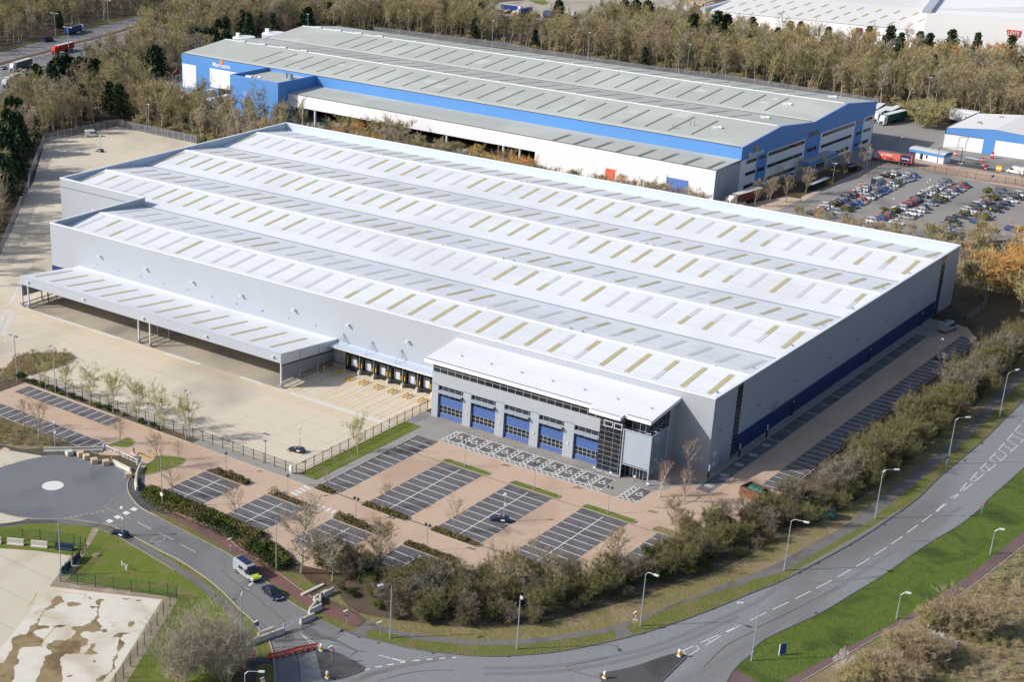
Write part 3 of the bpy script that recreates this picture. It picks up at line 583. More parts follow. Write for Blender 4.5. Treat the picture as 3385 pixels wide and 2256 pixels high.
m = MB(); m.rib([(-54.2,-29.3),(-54.2,-29.5)][:0] or [(-49.1,-29.45),(5.2,-29.45)], .14, .034); m.rib([(-54.5,-54.2),(-43.5,-54.6),(-10,-54.2)], .14, .034); m.rib([(-49.9,-54.3),(8,-54.3)], .12, .030); structure('drain_channel', m, 'drain_line')
m = MB()
for k_ in range(4): m.sheet([(-50.9,-23.9-2.43*k_),(-49.6,-23.9-2.43*k_),(-49.6,-22.9-2.43*k_),(-50.9,-22.9-2.43*k_)], .034)
structure('manhole_cover', m, 'asphalt_dark')
# kerbs of the car park
m = MB()
m.rib([(-136.7,-55.3),(-56,-55.3),(-54.6,-54.6),(-54.25,-53.4),(-54.25,-21.9)], .25, 0, ht=.14)
m.rib([(1.5,-6),(1.5,108.5),(1.0,122)], .2, 0, ht=.12)
m.rib([(-49.2,-21.25),(-12,-21.25),(-8,-21.25),(-4,-21.25)]+smooth([(-4,-21.25),(0,-20.2),(2.6,-16.5),(3.9,-11.5),(1.7,-8.2)], 4), .16, 0, ht=.10)
m.rib([(15.3,1),(15.3,112),(12,115.5)], .2, 0, ht=.14)
m.rib([(-98,-71.4),(-138,-71.4)], .14, 0, ht=.10)
structure('kerb', m, 'kerb_stone')
m = MB(); m.prism([(-4,-21.2)]+smooth([(-4,-21.25),(0,-20.2),(2.6,-16.5),(3.9,-11.5),(1.7,-8.2)], 4)+[(1.7,-8),(-2,-12.2),(-4,-14.3)], 0, .05); structure('paving', m, 'brick_paving')
# planters in the car park (kerbed, the green is built with the plants)
PLANTERS = []
def planter(x0, x1, y0, y1, surf):
    r_ = min(abs(y1-y0)/2, 1.2); p = []
    for cx, cy, a0 in ((x1-r_, y1-r_, 0), (x0+r_, y1-r_, 90), (x0+.2, y0+.2, 180), (x1-r_, y0+r_, 270)):
        rr = r_ if a0 != 180 else .2
        for t in range(5): a_ = R(a0+t*22.5); p.append((cx+rr*math.cos(a_), cy+rr*math.sin(a_)))
    a = MB(); a.prism(p, 0, .10); a.obj('planting_bed', surf, None, kind='structure')
    b = MB(); b.rib(p+[p[0]], .18, 0, ht=.15); b.obj('kerb', 'kerb_stone', None, kind='structure')
    PLANTERS.append((x0, x1, y0, y1)); return p
for x0, x1 in ((-42.9,-32.2),(-27.0,-16.3),(-10.9,-0.1)): planter(x0, x1, -29.3, -27.3, 'grass_vivid')
for x0, x1 in ((-42.9,-32.4),(-27.0,-16.5),(-10.9,-1.0)): planter(x0, x1, -55.6+.0, -53.5, 'leaf_litter')
planter(-54.2,-49.6,-55.7,-53.5,'leaf_litter')
for x0 in (-75.6,-59.5,-43.5,-27.4): planter(x0+.1, x0+11, -63.4, -61.3, 'leaf_litter')
planter(3.6, 10.5, -29.3, -26.8, 'grass_rough')
island('planting_bed', 'I 915,980 1040,935 1080,915 1120,912 1150,930 1160,955 1130,985 1060,995 985,985', surf='grass_vivid', kerb='kerb_stone', ht=.08)
island('planting_bed', 'I 1250,1235 1225,1215 1260,1150 1330,1100 1340,1075 1390,1070 1500,1072 1580,1085 1605,1100 1550,1150 1400,1200', surf='grass_vivid', kerb='kerb_stone', ht=.08)
# ---- estate roads and yards round the blue warehouse, motorway
m = MB(); m.sheet([(-330,168),(-290,160),(-60,150),(-40,180),(-26,200),(-12,204),(-12,280),(8,280),(60,276),(60,345),(-60,345),(-100,368),(-360,368),(-415,360),(-400,220)], .006); structure('estate_road', m, 'estate_road')
m = MB(); m.sheet([(-74,196),(-70,190),(-20,190),(-4,215),(-2,240),(0,268),(-24,273.5),(-54,276),(-64,273.5),(-73,268)], .014); structure('car_park', m, 'estate_road')
m = MB(); m.sheet([(-90,200),(-74.5,196),(-74,268),(-80,274),(-84,268),(-84,236),(-90,236)], .014); structure('verge', m, 'leaf_litter')
m = MB(); m.sheet(PT('i 0,590 230,490 330,510 0,690'), .02); m.sheet([(-88,190),(-84,188),(-73.5,196),(-73.5,214),(-78,214)], .018); structure('verge', m, 'block_tan')
mw_far = smooth(PT('e -600,1060 0,910 550,765 1100,620 1800,430 2352,290 A 1400,90 1700,15 2100,-90'), 3)
mw_near = smooth(PT('A 2100,60 1700,150 1350,250 e 2352,800 1700,930 900,1150 450,1280 200,1500 0,1620 -600,2000'), 3)
m = MB(); m.sheet(mw_far+mw_near, .02); structure('motorway', m, 'asphalt_side')
md = smooth(PT('e -600,1290 0,1110 400,1000 870,880 1300,745 1800,620 2352,455 A 1500,120 1900,20'), 3)
m = MB(); m.rib(md, 4.2, .03); structure('central_reserve', m, 'leaf_litter')
m = MB()
for off in (0,):
    m.rib(smooth(PT('e -600,1330 0,1145 400,1030 870,905 1300,770 1800,650 2352,480'), 3), .4, .04); m.rib(smooth(PT('e -600,1070 0,915 550,770 1100,625 1800,435 2352,295'), 3), .35, .04); m.rib(smooth(PT('e -600,1520 0,1350 450,1215 700,1140 1300,980 1700,940 2352,790'), 3), .35, .04)
structure('motorway_marking', m, 'white_line')
m = MB()
for s, st, ln_ in (('e -200,1010 0,945 300,860 700,745 1100,640 1700,490 2352,320', 3.2, 1.2), ('e -200,1040 95,1000 420,870 630,812 1040,692 1640,530 2352,330', 9, 2.2), ('e -200,1060 205,1008 530,877 740,817 1360,645 1740,535 2200,440', 9, 2.2), ('e -200,1110 420,945 635,885 850,825 1460,650 1640,600 2200,440', 9, 2.2), ('e 0,1240 680,995 1330,850 1410,783 2352,530', 9, 2.2), ('e 0,1300 590,1070 790,1010 1400,860 2352,560', 9, 2.2)):
    p = smooth(PT(s), 12); acc = 0
    for a, b in zip(p, p[1:]):
        va, vb = Vector(a), Vector(b); L_ = (vb-va).length; t = 0
        while t < L_:
            if acc % st < ln_: e_ = min(t+.6, L_); m.rib([va.lerp(vb, t/L_), va.lerp(vb, e_/L_)], .28, .04)
            t += .6; acc += .6
structure('motorway_marking', m, 'white_line')
m = MB(); vb_ = smooth(PT('e -600,1020 0,885 550,740 1100,590 1800,400 2352,260'), 3); m.rib(vb_, 3.0, .024); structure('verge', m, 'grass_verge')
# far yard beyond the north wood
m = MB(); m.sheet(PT('g 60,60 150,20 370,0 600,-60 900,-60 1500,-60 2300,-60 1900,60 1250,110 900,130 560,190 400,170 60,185'), .01); structure('far_yard', m, 'concrete_worn')
m = MB(); m.sheet(PT('g 400,0 560,0 590,30 540,45 460,25'), .02); m.sheet(PT('f 1440,0 1800,0 1740,40 1500,30'), .02); structure('lawn', m, 'grass_vivid')
# ================================================================ MAIN SILVER WAREHOUSE
def GP(ax, val, v, x, y):
    """photo point taken to the vertical plane axis = val"""
    a = VW[v]; sx, sy = a[0]+x/a[2], a[1]+y/a[2]
    d = AF + AR*((sx-IW/2-PPX)/FPX) - AU*((sy-IH/2-PPY)/FPX)
    return CPOS + d*((val-CPOS[ax])/d[ax])
rnd = random.Random(11)
WH = thing('warehouse', 'vast empty silver warehouse with ribbed walls and four long white pitched roofs in the middle', 'warehouse', (0,0,0))
XL, XF, YN, YB, HT, VZ, RZ = -226.8, -192.0, 34.6, 137.3, 15.95, 13.45, 15.35
T_ = .45
m = MB(); m.box(XF, -9.4, 0, T_, 0, HT-.25, 'silver_wall'); m.box(-9.4, 0, .003, T_, 0, HT-.25, 'silver_plain'); m.obj('wall', None, WH)
m = MB(); m.box(-T_, 0, T_, YB-T_, 0, HT-.25); m.obj('wall', 'silver_plain', WH)
m = MB(); m.box(XF, XF+T_, T_, YN, 0, HT-.25); m.box(XL, XF+T_, YN, YN+T_, 0, HT-.25); m.obj('wall', 'silver_wall', WH)
m = MB(); m.box(XL, XL+T_, YN+T_, YB-T_, 0, HT-.25); m.box(XL, 0, YB-T_, YB, 0, HT-.25); m.obj('wall', 'parapet_inner', WH)
m = MB()
for a in ((XF-.1,.1,-.1,.6),(-.6,.1,.6,YB+.1),(XF-.1,XF+.6,.6,YN-.1),(XL-.1,XF+.6,YN-.1,YN+.6),(XL-.1,XL+.6,YN+.6,YB-.6),(XL-.1,-.6,YB-.6,YB+.1)): m.box(a[0],a[1],a[2],a[3],HT-.25,HT)
m.obj('parapet', 'parapet_cap', WH)
SKN = 0; sk_rest = MB(); SK_STR = {}
pats = ['YYhYYhhYYYYYYYYhggggggggYggghhgYggYggg', 'ggggghhhgggYYYggggggggYYgggggggggggg', 'YhghhgggYghYYggggggggggYYYYYhYYYggghYYY', 'YYYYYggYhhYYYhYghYYYYYhhgYYYYghgYYhYhYY', 'hggYghhYYYYYhgYYYYgghYYYhYhYYYghYYYYYYY', 'YYYhYYYgYhhYYYghYYgggYYYhYYYYhYYYYYhYgY', 'YhhggghYYgYYYYYYYYYhYYgghYYYgghghgggYYh', 'YYYYYYYYgYYYYYYYYYYYYYYYYYYhYYYgggggggg']
def slope(y0, y1, z0, z1, x0, x1, idx):
    """one roof slope from (y0,z0) to (y1,z1) with its skylights, joints"""
    global SKN
    m = MB(); n = Vector((0, -(z1-z0), y1-y0)).normalized()
    m.add([(x0,y0,z0),(x1,y0,z0),(x1,y1,z1),(x0,y1,z1)], [(0,1,2,3)]); rf = m.obj('roof', 'roof_white', WH)
    up = z1 > z0
    at = lambda y, o=0: (z0+(z1-z0)*(y-y0)/(y1-y0))+o
    for yy_ in ((6.3,12.0) if up else (5.8,10.8)):
        y = y0+yy_ if up else y0+yy_
        m = MB(); m.add([(x0,y-.07,at(y-.07,.02)),(x1,y-.07,at(y-.07,.02)),(x1,y+.07,at(y+.07,.02)),(x0,y+.07,at(y+.07,.02))], [(0,1,2,3)]); m.obj('sheet_joint', 'roof_joint', rf)
    a, b = (5.3, 15.3) if up else (3.3, 13.9)
    k_ = 0; x = -4.05
    while x > x0+2:
        ch = pats[idx][k_ % len(pats[idx])]
        segs = {'Y': [(a,b,1)], 'g': [(a,b,0)], 'h': [(a,(a+b)/2-.3,1),((a+b)/2-.3,b,0)] if rnd.random() < .5 else [(a,(a+b)/2-.3,0),((a+b)/2-.3,b,1)]}[ch]
        sm_ = MB()
        for s0, s1, tan in segs:
            ya, yb = y0+s0, y0+s1
            sm_.add([(x-.55,ya,at(ya,.05)),(x+.55,ya,at(ya,.05)),(x+.55,yb,at(yb,.05)),(x-.55,yb,at(yb,.05))], [(0,1,2,3)], 'skylight_tan' if tan else 'skylight_grey')
        if SKN < 99: sm_.obj('skylight', None, rf); SKN += 1
        else:
            for f_, i_ in zip(sm_.f, sm_.mi): sk_rest.add([sm_.v[q_] for q_ in f_], [(0,1,2,3)], sm_.ms[i_])
        x -= 6.12+(.12 if k_ % 3 else -.25); k_ += 1
for k_ in range(4):
    y = YN*k_; xl = (XF+T_) if k_ == 0 else (XL+T_)
    ya = .45 if k_ == 0 else y; yb = min(y+YN, YB-T_)
    slope(ya, y+17.3, VZ, RZ, xl, -T_, 2*k_); slope(y+17.3, yb, RZ, VZ, xl, -T_, 2*k_+1)
    m = MB(); m.box(xl, -T_, y+17.05, y+17.55, RZ-.02, RZ+.10)
    for q_ in range(11): m.box(-9-18.5*q_, -8.7-18.5*q_, y+17.1, y+17.4, RZ+.1, RZ+.45)
    m.obj('ridge', 'ridge_cap', WH)
    if k_: m = MB(); m.box(xl, -1.0, y-.22, y+.22, VZ-.05, VZ+.10); m.obj('gutter', 'steel_grey', WH)
sk_rest.obj('skylight', None, WH, kind='stuff')
for x, y in ((-3,7),(-3,23),(-3,42),(-3,58),(-3,75),(-3,93),(-3,110),(-3,128),(-40,18.2),(-43,18.2),(-80,52.8),(-83,52.8),(-60,87.4),(-62,87.4),(-120,121.9),(-122,121.9)):
    m = MB(); z = RZ-.11*abs((y % 34.6)-17.3); m.box(x-.15, x+.15, y-.15, y+.15, z, z+.35); m.box(x-.4, x+.1, y-.06, y+.06, z+.35, z+.42); m.obj('roof_vent', 'steel_grey', WH)
# east side: blue plinth panels, glazed strips, doors, wall lamps
for k_ in range(16):
    y0 = 12.5+7.0*k_; y1 = y0+6.93
    m = MB(); m.box(.0, .05, y0, min(y1, 124.6), .25, 4.2); m.obj('plinth_panel', 'plinth_blue', WH)
m = MB(); m.box(-.01, .03, 12.5, 124.6, 0, .25); m.obj('plinth', 'concrete_wall', WH)
for y0, y1 in ((10.0,12.35),(124.8,127.2)):
    m = MB(); m.box(0, .06, y0, y1, 0, 15.5, 'glass_dark')
    for q_ in range(17): m.box(.06, .10, y0, y1, .3+.93*q_, .36+.93*q_, 'steel_grey')
    m.obj('window', None, WH)
for vw, x, y in (('N',340,850),('N',1000,400),('N',1452,80)):
    p = GP(0, 0, vw, x, y); m = MB(); m.box(.05, .12, p.y-.7, p.y+.7, 0, 2.4, 'dock_black'); m.box(.05, .25, p.y-.8, p.y+.8, 2.5, 2.62, 'navy'); m.obj('door', None, WH)
    m = MB(); m.box(.12, .3, p.y-.12, p.y+.12, 3.0, 3.25); m.obj('wall_lamp', 'lamp_head', WH)
m = MB(); p = GP(0, 0, 'q', 972, 1180); m.box(0, .08, p.y-.5, p.y+.6, .1, 2.2); m.obj('door', 'steel_grey', WH)
m = MB(); p = GP(0, 0, 'q', 912, 1048); m.box(0, .05, p.y-.6, p.y+.6, p.z-.35, p.z+.35); p = GP(0, 0, 'q', 898, 1175); m.box(0, .05, p.y-.6, p.y+.6, p.z-.35, p.z+.35); m.obj('notice', 'white_paint', WH)
m = MB(); p = GP(0, 0, 'N', 198, 770); m.box(0, .12, p.y-1.4, p.y+1.4, p.z-.9, p.z+.9); m.obj('louver', 'steel_grey', WH)
for vw, x, y in (('q',960,775),('q',1405,485),('N',48,752),('N',368,542),('N',663,347),('N',905,190),('N',1152,25),('s',280,1135)):
    p = GP(0, 0, vw, x, y); m = MB(); m.box(0, .5, p.y-.05, p.y+.05, p.z-.05, p.z+.05); m.box(.25, .75, p.y-.3, p.y+.3, p.z+.0, p.z+.14); m.obj('wall_lamp', 'steel_grey', WH)
for vw, x, y in (('E',868,775),('E',1268,886),('E',1668,997),('E',2093,1114),('F',455,324),('F',923,454),('F',1438,597)):
    p = GP(1, 0, vw, x, y); m = MB(); m.box(p.x-.3, p.x+.3, -.7, 0, p.z-.05, p.z+.22); m.box(p.x-.35, p.x+.35, -.95, -.6, p.z-.12, p.z+.2); m.obj('wall_lamp', 'lamp_head', WH)
m = MB()
for vw, x, y in (('E',830,843),('E',1021,896),('E',1217,951),('E',1416,1009),('E',1621,1066),('E',1831,1126),('E',2047,1187),('E',2269,1249),('F',178,334),('F',405,397),('F',638,462)):
    p = GP(1, 0, vw, x, y); m.box(p.x-.12, p.x+.12, -.15, 0, p.z-.12, p.z+.12)
m.obj('anchor_plate', 'steel_grey', WH)
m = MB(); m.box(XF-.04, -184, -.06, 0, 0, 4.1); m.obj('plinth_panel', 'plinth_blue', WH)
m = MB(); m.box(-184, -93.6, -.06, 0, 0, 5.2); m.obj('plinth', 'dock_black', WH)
# west gable: white loading shutter
m = MB(); m.box(XL-.06, XL, 40, 60, .3, 12); m.obj('cladding_panel', 'white_clad', WH)
# ---- loading canopy on the south side
CN = thing('loading_canopy', 'long open grey loading canopy with pale roof along the front of the silver warehouse', 'canopy', (-137,-10,0))
def cobj(mb, name, mt=None, par=CN, **kw):
    o = mb.obj(name, mt, par, **kw); 
    if par is CN: o.matrix_parent_inverse = Matrix.Translation((137,10,0))
    return o
def crz(y, o=0): return 6.15+(8.1-6.15)*(-2-y)/18.0+o
m = MB(); m.add([(-181.2,-20,8.1),(-93.2,-20,8.1),(-93.2,-2,6.15),(-181.2,-2,6.15),(-181.2,-20,7.85),(-93.2,-20,7.85),(-93.2,-2,5.9),(-181.2,-2,5.9)], [(0,1,2,3),(7,6,5,4)])
m.box(-181.2,-93.2,-2,-.02,5.9,6.1); mats_ = m; rf = cobj(m, 'roof', 'roof_white')
for k_ in range(14):
    x = -178.3+6.1*k_+(.6 if k_ > 5 else 0); m = MB(); m.add([(x-.45,-17.6,crz(-17.6,.04)),(x+.45,-17.6,crz(-17.6,.04)),(x+.45,-5,crz(-5,.04)),(x-.45,-5,crz(-5,.04))], [(0,1,2,3)]); o = cobj(m, 'skylight', 'skylight_tan', rf)
for y in (-14,-8): m = MB(); m.add([(-181,y-.05,crz(y-.05,.02)),(-93.4,y-.05,crz(y-.05,.02)),(-93.4,y+.05,crz(y+.05,.02)),(-181,y+.05,crz(y+.05,.02))], [(0,1,2,3)]); cobj(m, 'sheet_joint', 'roof_joint', rf)
m = MB(); m.box(-181.3,-93.1,-20.15,-20.02,5.9,8.2); cobj(m, 'fascia', 'silver_wall')
m = MB(); m.add([(-93.15,-20,8.15),(-93.15,-.05,6.2),(-93.15,-.05,3.9),(-93.15,-20,5.5),(-93.3,-20,8.15),(-93.3,-.05,6.2),(-93.3,-.05,3.9),(-93.3,-20,5.5)], [(0,3,2,1),(4,5,6,7),(3,7,6,2),(0,1,5,4)]); cobj(m, 'fascia', 'steel_light')
m = MB(); m.add([(-93.2,-20,5.45),(-93.2,-.05,3.85),(-93.2,-.05,1.6),(-93.2,-20,1.6),(-93.35,-20,5.45),(-93.35,-.05,3.85),(-93.35,-.05,1.6),(-93.35,-20,1.6)], [(0,3,2,1),(4,5,6,7),(3,7,6,2)]); cobj(m, 'side_screen', 'shutter_grey')
m = MB(); m.add([(-93.12,-20,5.55),(-93.12,-.05,3.95),(-93.12,-.05,3.6),(-93.12,-20,5.2)], [(0,3,2,1)]); cobj(m, 'trim', 'navy')
m = MB(); m.add([(-181.1,-20,7.9),(-181.1,-2,6.0),(-181.1,-2,2.2),(-181.1,-20,2.6),(-181.2,-20,7.9),(-181.2,-2,6.0),(-181.2,-2,2.2),(-181.2,-20,2.6)], [(0,1,2,3),(7,6,5,4)]); cobj(m, 'side_screen', 'steel_grey')
for x in (-93.3,-181.1,-178.6,-138.5,-134.6):
    for y in (-19.9,-13.5) + ((-7,) if x in (-93.3,-181.1) else ()):
        m = MB(); m.box(x-.16,x+.16,y-.16,y+.16,0,crz(y)-.25); m.box(x-.5,x+.3,y-.25,y+.25,.25,.6,'steel_light') if False else None; cobj(m, 'column', 'steel_light' if y == -19.9 else 'steel_grey')
for x in (-93.3,-181.1,-178.6,-138.5,-134.6):
    m = MB(); m.bar((x,-20.3,.75),(x,-8,.75),.12,.25); 
    for q_ in range(6): m.bar((x,-19.5+2.2*q_,0),(x,-19.5+2.2*q_,.7),.1,.1)
    m.box(x-.5,x+.5,-20.6,-20.2,.5,.9); cobj(m, 'guard_rail', 'steel_grey')
for vw, x, y in (('u',205,388),('u',1070,650),('u',1998,945),('I',1785,28),('v',315,755)):
    p = GP(1, -20.15, vw, x, y); m = MB(); m.box(p.x-.3, p.x+.3, -20.7, -20.15, p.z-.15, p.z+.15); cobj(m, 'lamp', 'lamp_head')
# ---- dock with levellers beside the canopy
DK = thing('loading_dock', 'row of black dock shelters with white doors under a tied canopy beside the office', 'loading dock', (-76,-1,0))
def dobj(mb, name, mt=None):
    o = mb.obj(name, mt, DK); o.matrix_parent_inverse = Matrix.Translation((76,1,0)); return o
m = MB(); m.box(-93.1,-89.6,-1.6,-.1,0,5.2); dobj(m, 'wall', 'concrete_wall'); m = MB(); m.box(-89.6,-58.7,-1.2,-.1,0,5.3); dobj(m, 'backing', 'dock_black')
m = MB(); m.box(-92.1,-90.9,-1.7,-1.6,1.5,3.6); dobj(m, 'door', 'silver_plain')
m = MB(); m.box(-92.6,-89.9,-3.0,-1.6,1.3,1.42)
for k_ in range(5): m.box(-92.9-.35*k_,-92.6-.35*k_,-2.9,-1.8,1.1-.25*k_,1.2-.25*k_)
for y in (-3,-1.8): m.bar((-89.9,y,2.4),(-92.6,y,2.4),.06,.06); m.bar((-92.6,y,2.4),(-94.4,y,1.1),.06,.06); m.bar((-89.9,y,1.4),(-89.9,y,2.4),.06,.06); m.bar((-92.6,y,0),(-92.6,y,2.4),.06,.06)
dobj(m, 'steps', 'steel_grey')
for k_ in range(7):
    xc = -87.05+4.07*k_
    if xc > -60: break
    m = MB(); m.box(xc-1.75,xc-1.2,-2.1,-1.2,1.1,4.7,'dock_black'); m.box(xc+1.2,xc+1.75,-2.1,-1.2,1.1,4.7,'dock_black'); m.box(xc-1.75,xc+1.75,-2.1,-1.2,4.0,4.75,'dock_black'); m.box(xc-1.5,xc+1.5,-2.0,-1.2,.6,1.15,'dock_black')
    m.box(xc-1.62,xc-1.45,-2.14,-2.1,1.6,2.7,'yellow_paint'); m.box(xc+1.45,xc+1.62,-2.14,-2.1,1.6,2.7,'yellow_paint'); dobj(m, 'dock_shelter', None)
    m = MB(); m.box(xc-1.0,xc+1.0,-1.3,-1.2,1.2,3.5,'dock_panel'); m.box(xc-.85,xc+.85,-1.34,-1.3,3.0,3.35,'glass_dark'); dobj(m, 'dock_door', None)
    m = MB(); m.box(xc+1.8,xc+2.25,-2.6,-1.2,0,1.0); dobj(m, 'buffer', 'concrete_block')
    m = MB(); m.tube((xc+1.9,-2.0,1.0),(xc+1.9,-2.0,5.2),.07,n=6); dobj(m, 'pipe', 'steel_light')
m = MB(); m.box(-93.9,-58.7,-3.3,-.02,5.45,5.6); m.box(-94,-58.7,-3.4,-3.28,5.3,5.62); m.box(-93.5,-58.7,-.5,-.02,5.6,5.8); dobj(m, 'canopy', 'parapet_inner')
for a, b, c_ in (((878,530),(790,655),(920,640)),((1125,598),(1035,735),(1168,710)),((1378,668),(1288,808),(1422,780))):
    pa = GP(1,-.1,'F',*a); pb = GP(1,-3.3,'F',*b); pc = GP(1,-.3,'F',*c_); m = MB(); m.tube(pa,(pa.x+.5,-3.3,5.6),.07,n=6); m.tube(pa,(pa.x,-.3,5.7),.05,n=6); m.tube((pa.x-1.2,-.1,5.8),pa,.05,n=6) if False else None; m.tube(pa,(pc.x,-.4,pc.z),.05,n=6); dobj(m, 'tie_rod', 'galvanised')
m = MB(); m.tube((-94.6,-3.3,5.3),(-58.8,-3.3,5.1),.09,n=6); dobj(m, 'pipe', 'white_paint')
m = MB(); m.tube((-96.2,-3.6,5.6),(-93.4,-3.4,5.3),.07,n=6); dobj(m, 'pipe', 'red_paint')
wg = thing('wheel_guide', 'low yellow tubular wheel guide on the concrete in front of the dock doors', 'wheel guide', (-88.7,-5.7,0), 0, 'yellow wheel guides in front of the dock')
m = MB(); m.tube((0,-1.05,.05),(0,-1.05,.33),.11,n=6); m.tube((0,1.05,.05),(0,1.05,.33),.11,n=6); m.tube((0,-1.15,.36),(0,1.15,.36),.13,n=8); m.tube((-.02,-1.1,.3),(.25,-1.35,.05),.1,n=6); m.obj('rail', 'yellow_paint', wg)
for k_ in range(6):
    for dx in (0,1.05):
        dup(wg, (-85.6+4.07*k_+dx, -5.8, 0))
dup(wg, (-89.2,-3.6,0), R(-40), label='single yellow wheel guide turned aslant beside the dock steps')
for x, y, l_ in ((-94.3,-5.6,'yellow steel bollard close to the grey canopy screen'),(-92.2,-6.2,'yellow steel bollard at the foot of the dock steps')):
    t = thing('bollard', l_, 'bollard', (x,y,0)); m = MB(); m.tube((0,0,0),(0,0,1.6),.14,n=8); m.ball((0,0,1.6),.14); m.obj('post', 'yellow_paint', t)
# ---- office block
OF = thing('office_block', 'two storey grey office block with blue louvred bays and glass corner tower', 'office', (-33,-6,0))
def oobj(mb, name, mt=None, par=None, **kw):
    o = mb.obj(name, mt, par or OF, **kw)
    if par is None: o.matrix_parent_inverse = Matrix.Translation((33,6,0))
    return o
YF = -11.14
ops = [(-56.9,-50.55),(-48.55,-42.45),(-40.35,-34.1),(-32.05,-26.2),(-23.85,-18.0)]
m = MB(); px0 = -58.5
for a, b in ops: m.box(px0,a,YF,YF+.9,0,7.45); m.box(a,b,YF,YF+.9,7.45,7.6); px0 = b
m.box(-18.0,-17.45,YF,YF+.9,0,7.45) if False else None
m.box(-58.5,-17.45,YF,YF+.9,7.6,10.15); m.box(-58.5,-58.1,YF+.9,0,0,11.9); m.box(-58.6,-17.5,YF-.03,YF+.02,10.15,10.3)
oobj(m, 'wall', 'silver_plain')
m = MB(); m.box(-12.2,-7.9,YF,YF+.4,3.1,8.6); m.box(-8.3,-7.9,YF+.4,0,0,8.6); m.box(-8.3,-7.9,-2.6,0,8.6,13.2); oobj(m, 'wall', 'silver_plain')
for a, b in ops:
    m = MB(); y = YF+.62
    m.box(a,b,y,y+.1,0,7.45,'glass_dark')
    for k_ in range(7): x = a+(b-a)*k_/6; m.box(x-.05,x+.05,y-.05,y,1.1,2.8,'frame_grey'); 
    for k_ in range(4): x = a+(b-a)*(k_+.5)/4; m.box(x-.035,x+.035,y-.05,y,4.9,7.4,'frame_grey')
    for z in (1.95,2.78,1.12,6.0): m.box(a,b,y-.06,y-.01,z-.05,z+.05,'frame_grey')
    wdw = oobj(m, 'window', None)
    m = MB()
    for z0, z1, n_ in ((.05,1.08,4),(2.85,4.88,7)):
        m.box(a,b,y-.10,y-.05,z0,z1,'louver_groove')
        for k_ in range(n_): zz = z0+(z1-z0)*(k_+.5)/n_; m.add([(a,y-.10,zz+.07),(b,y-.10,zz+.07),(b,y-.22,zz-.06),(a,y-.22,zz-.06),(a,y-.10,zz-.10),(b,y-.10,zz-.10)], [(3,2,1,0),(0,1,5,4),(4,5,2,3)], 'louver_blue')
    oobj(m, 'louver', None)
    m = MB()
    for q_ in range(2):
        xa = a-.35+(b-a+.3)*q_/2; xb = xa+(b-a+.3)/2-.06
        m.add([(xa,y-.2,6.35),(xb,y-.2,6.35),(xb,YF-.95,6.15),(xa-.25,YF-.95,6.15),(xa,y-.2,6.28),(xb,y-.2,6.28),(xb,YF-.95,6.08),(xa-.25,YF-.95,6.08)], [(0,3,2,1),(4,5,6,7),(3,7,6,2),(0,4,7,3),(1,2,6,5)])
    m.bar((b,YF-.9,6.1),(b+.1,YF-.05,5.0),.05,.05); oobj(m, 'awning', 'fin_grey')
for a, b in zip(ops, ops[1:]):
    x = (a[1]+b[0])/2; m = MB(); m.box(x-.02,x+.02,YF-.01,YF,0,10.1,'roof_joint') ; m.box(x-.17,x+.17,YF-.14,YF,2.9,3.25,'lamp_head'); oobj(m, 'wall_lamp', None)
m = MB(); m.box(-58.3,-17.6,YF+.1,YF+.2,10.3,12.15,'glass_dark')
for k_ in range(22): x = -58.4+1.86*k_; m.box(x-.05,x+.05,YF+.02,YF+.1,10.3,12.15,'frame_grey')
m.box(-58.4,-17.6,YF+.01,YF+.1,11.2,11.28,'frame_grey'); m.box(-58.4,-58.2,YF+.2,-8.5,10.3,12.3,'glass_dark'); oobj(m, 'clerestory', None)
def orz(y): return 14.25+.113*y
def oroof(poly):
    m = MB(); vs = [(x,y,orz(y)) for x, y in poly]; n = len(vs); vs += [(x,y,orz(y)-.72) for x, y in poly]
    tri = tessellate_polygon([[Vector((p[0],p[1],0)) for p in poly]])
    fs = []
    for t in tri:
        a, b, c_ = (poly[i] for i in t); cr = (b[0]-a[0])*(c_[1]-a[1])-(b[1]-a[1])*(c_[0]-a[0]); t = tuple(t) if cr > 0 else (t[0],t[2],t[1]); fs.append((t, 'roof_white')); fs.append(((t[0]+n,t[2]+n,t[1]+n), 'parapet_cap'))
    for i in range(n): j = (i+1) % n; fs.append(((i, i+n, j+n, j), 'parapet_cap'))
    for f_, q_ in fs: m.add([vs[i] for i in f_], [tuple(range(len(f_)))], q_)
    return m
rp = [(-60.2,-.05),(-60.2,-12.0),(-19.6,-12.0),(-19.6,-13.55),(-12.7,-13.55),(-12.7,-12.0),(-7.04,-12.0),(-7.04,-.05)]
orf = oobj(oroof(rp), 'roof', None)
m = MB(); m.add([(-60,-11.75,orz(-11.75)+.02),(-20,-11.75,orz(-11.75)+.02),(-20,-11.5,orz(-11.5)+.02),(-60,-11.5,orz(-11.5)+.02)], [(0,1,2,3)]); m.add([(-12.3,-11.75,orz(-11.75)+.02),(-7.3,-11.75,orz(-11.75)+.02),(-7.3,-11.5,orz(-11.5)+.02),(-12.3,-11.5,orz(-11.5)+.02)], [(0,1,2,3)]); m.add([(-19.3,-13.3,orz(-13.3)+.02),(-13,-13.3,orz(-13.3)+.02),(-13,-13.1,orz(-13.1)+.02),(-19.3,-13.1,orz(-13.1)+.02)], [(0,1,2,3)]); oobj(m, 'gutter', 'gutter_dark', orf)
m = MB(); m.add([(-60.1,-6.05,orz(-6.05)+.015),(-7.1,-6.05,orz(-6.05)+.015),(-7.1,-5.97,orz(-5.97)+.015),(-60.1,-5.97,orz(-5.97)+.015)], [(0,1,2,3)]); oobj(m, 'sheet_joint', 'roof_joint', orf)
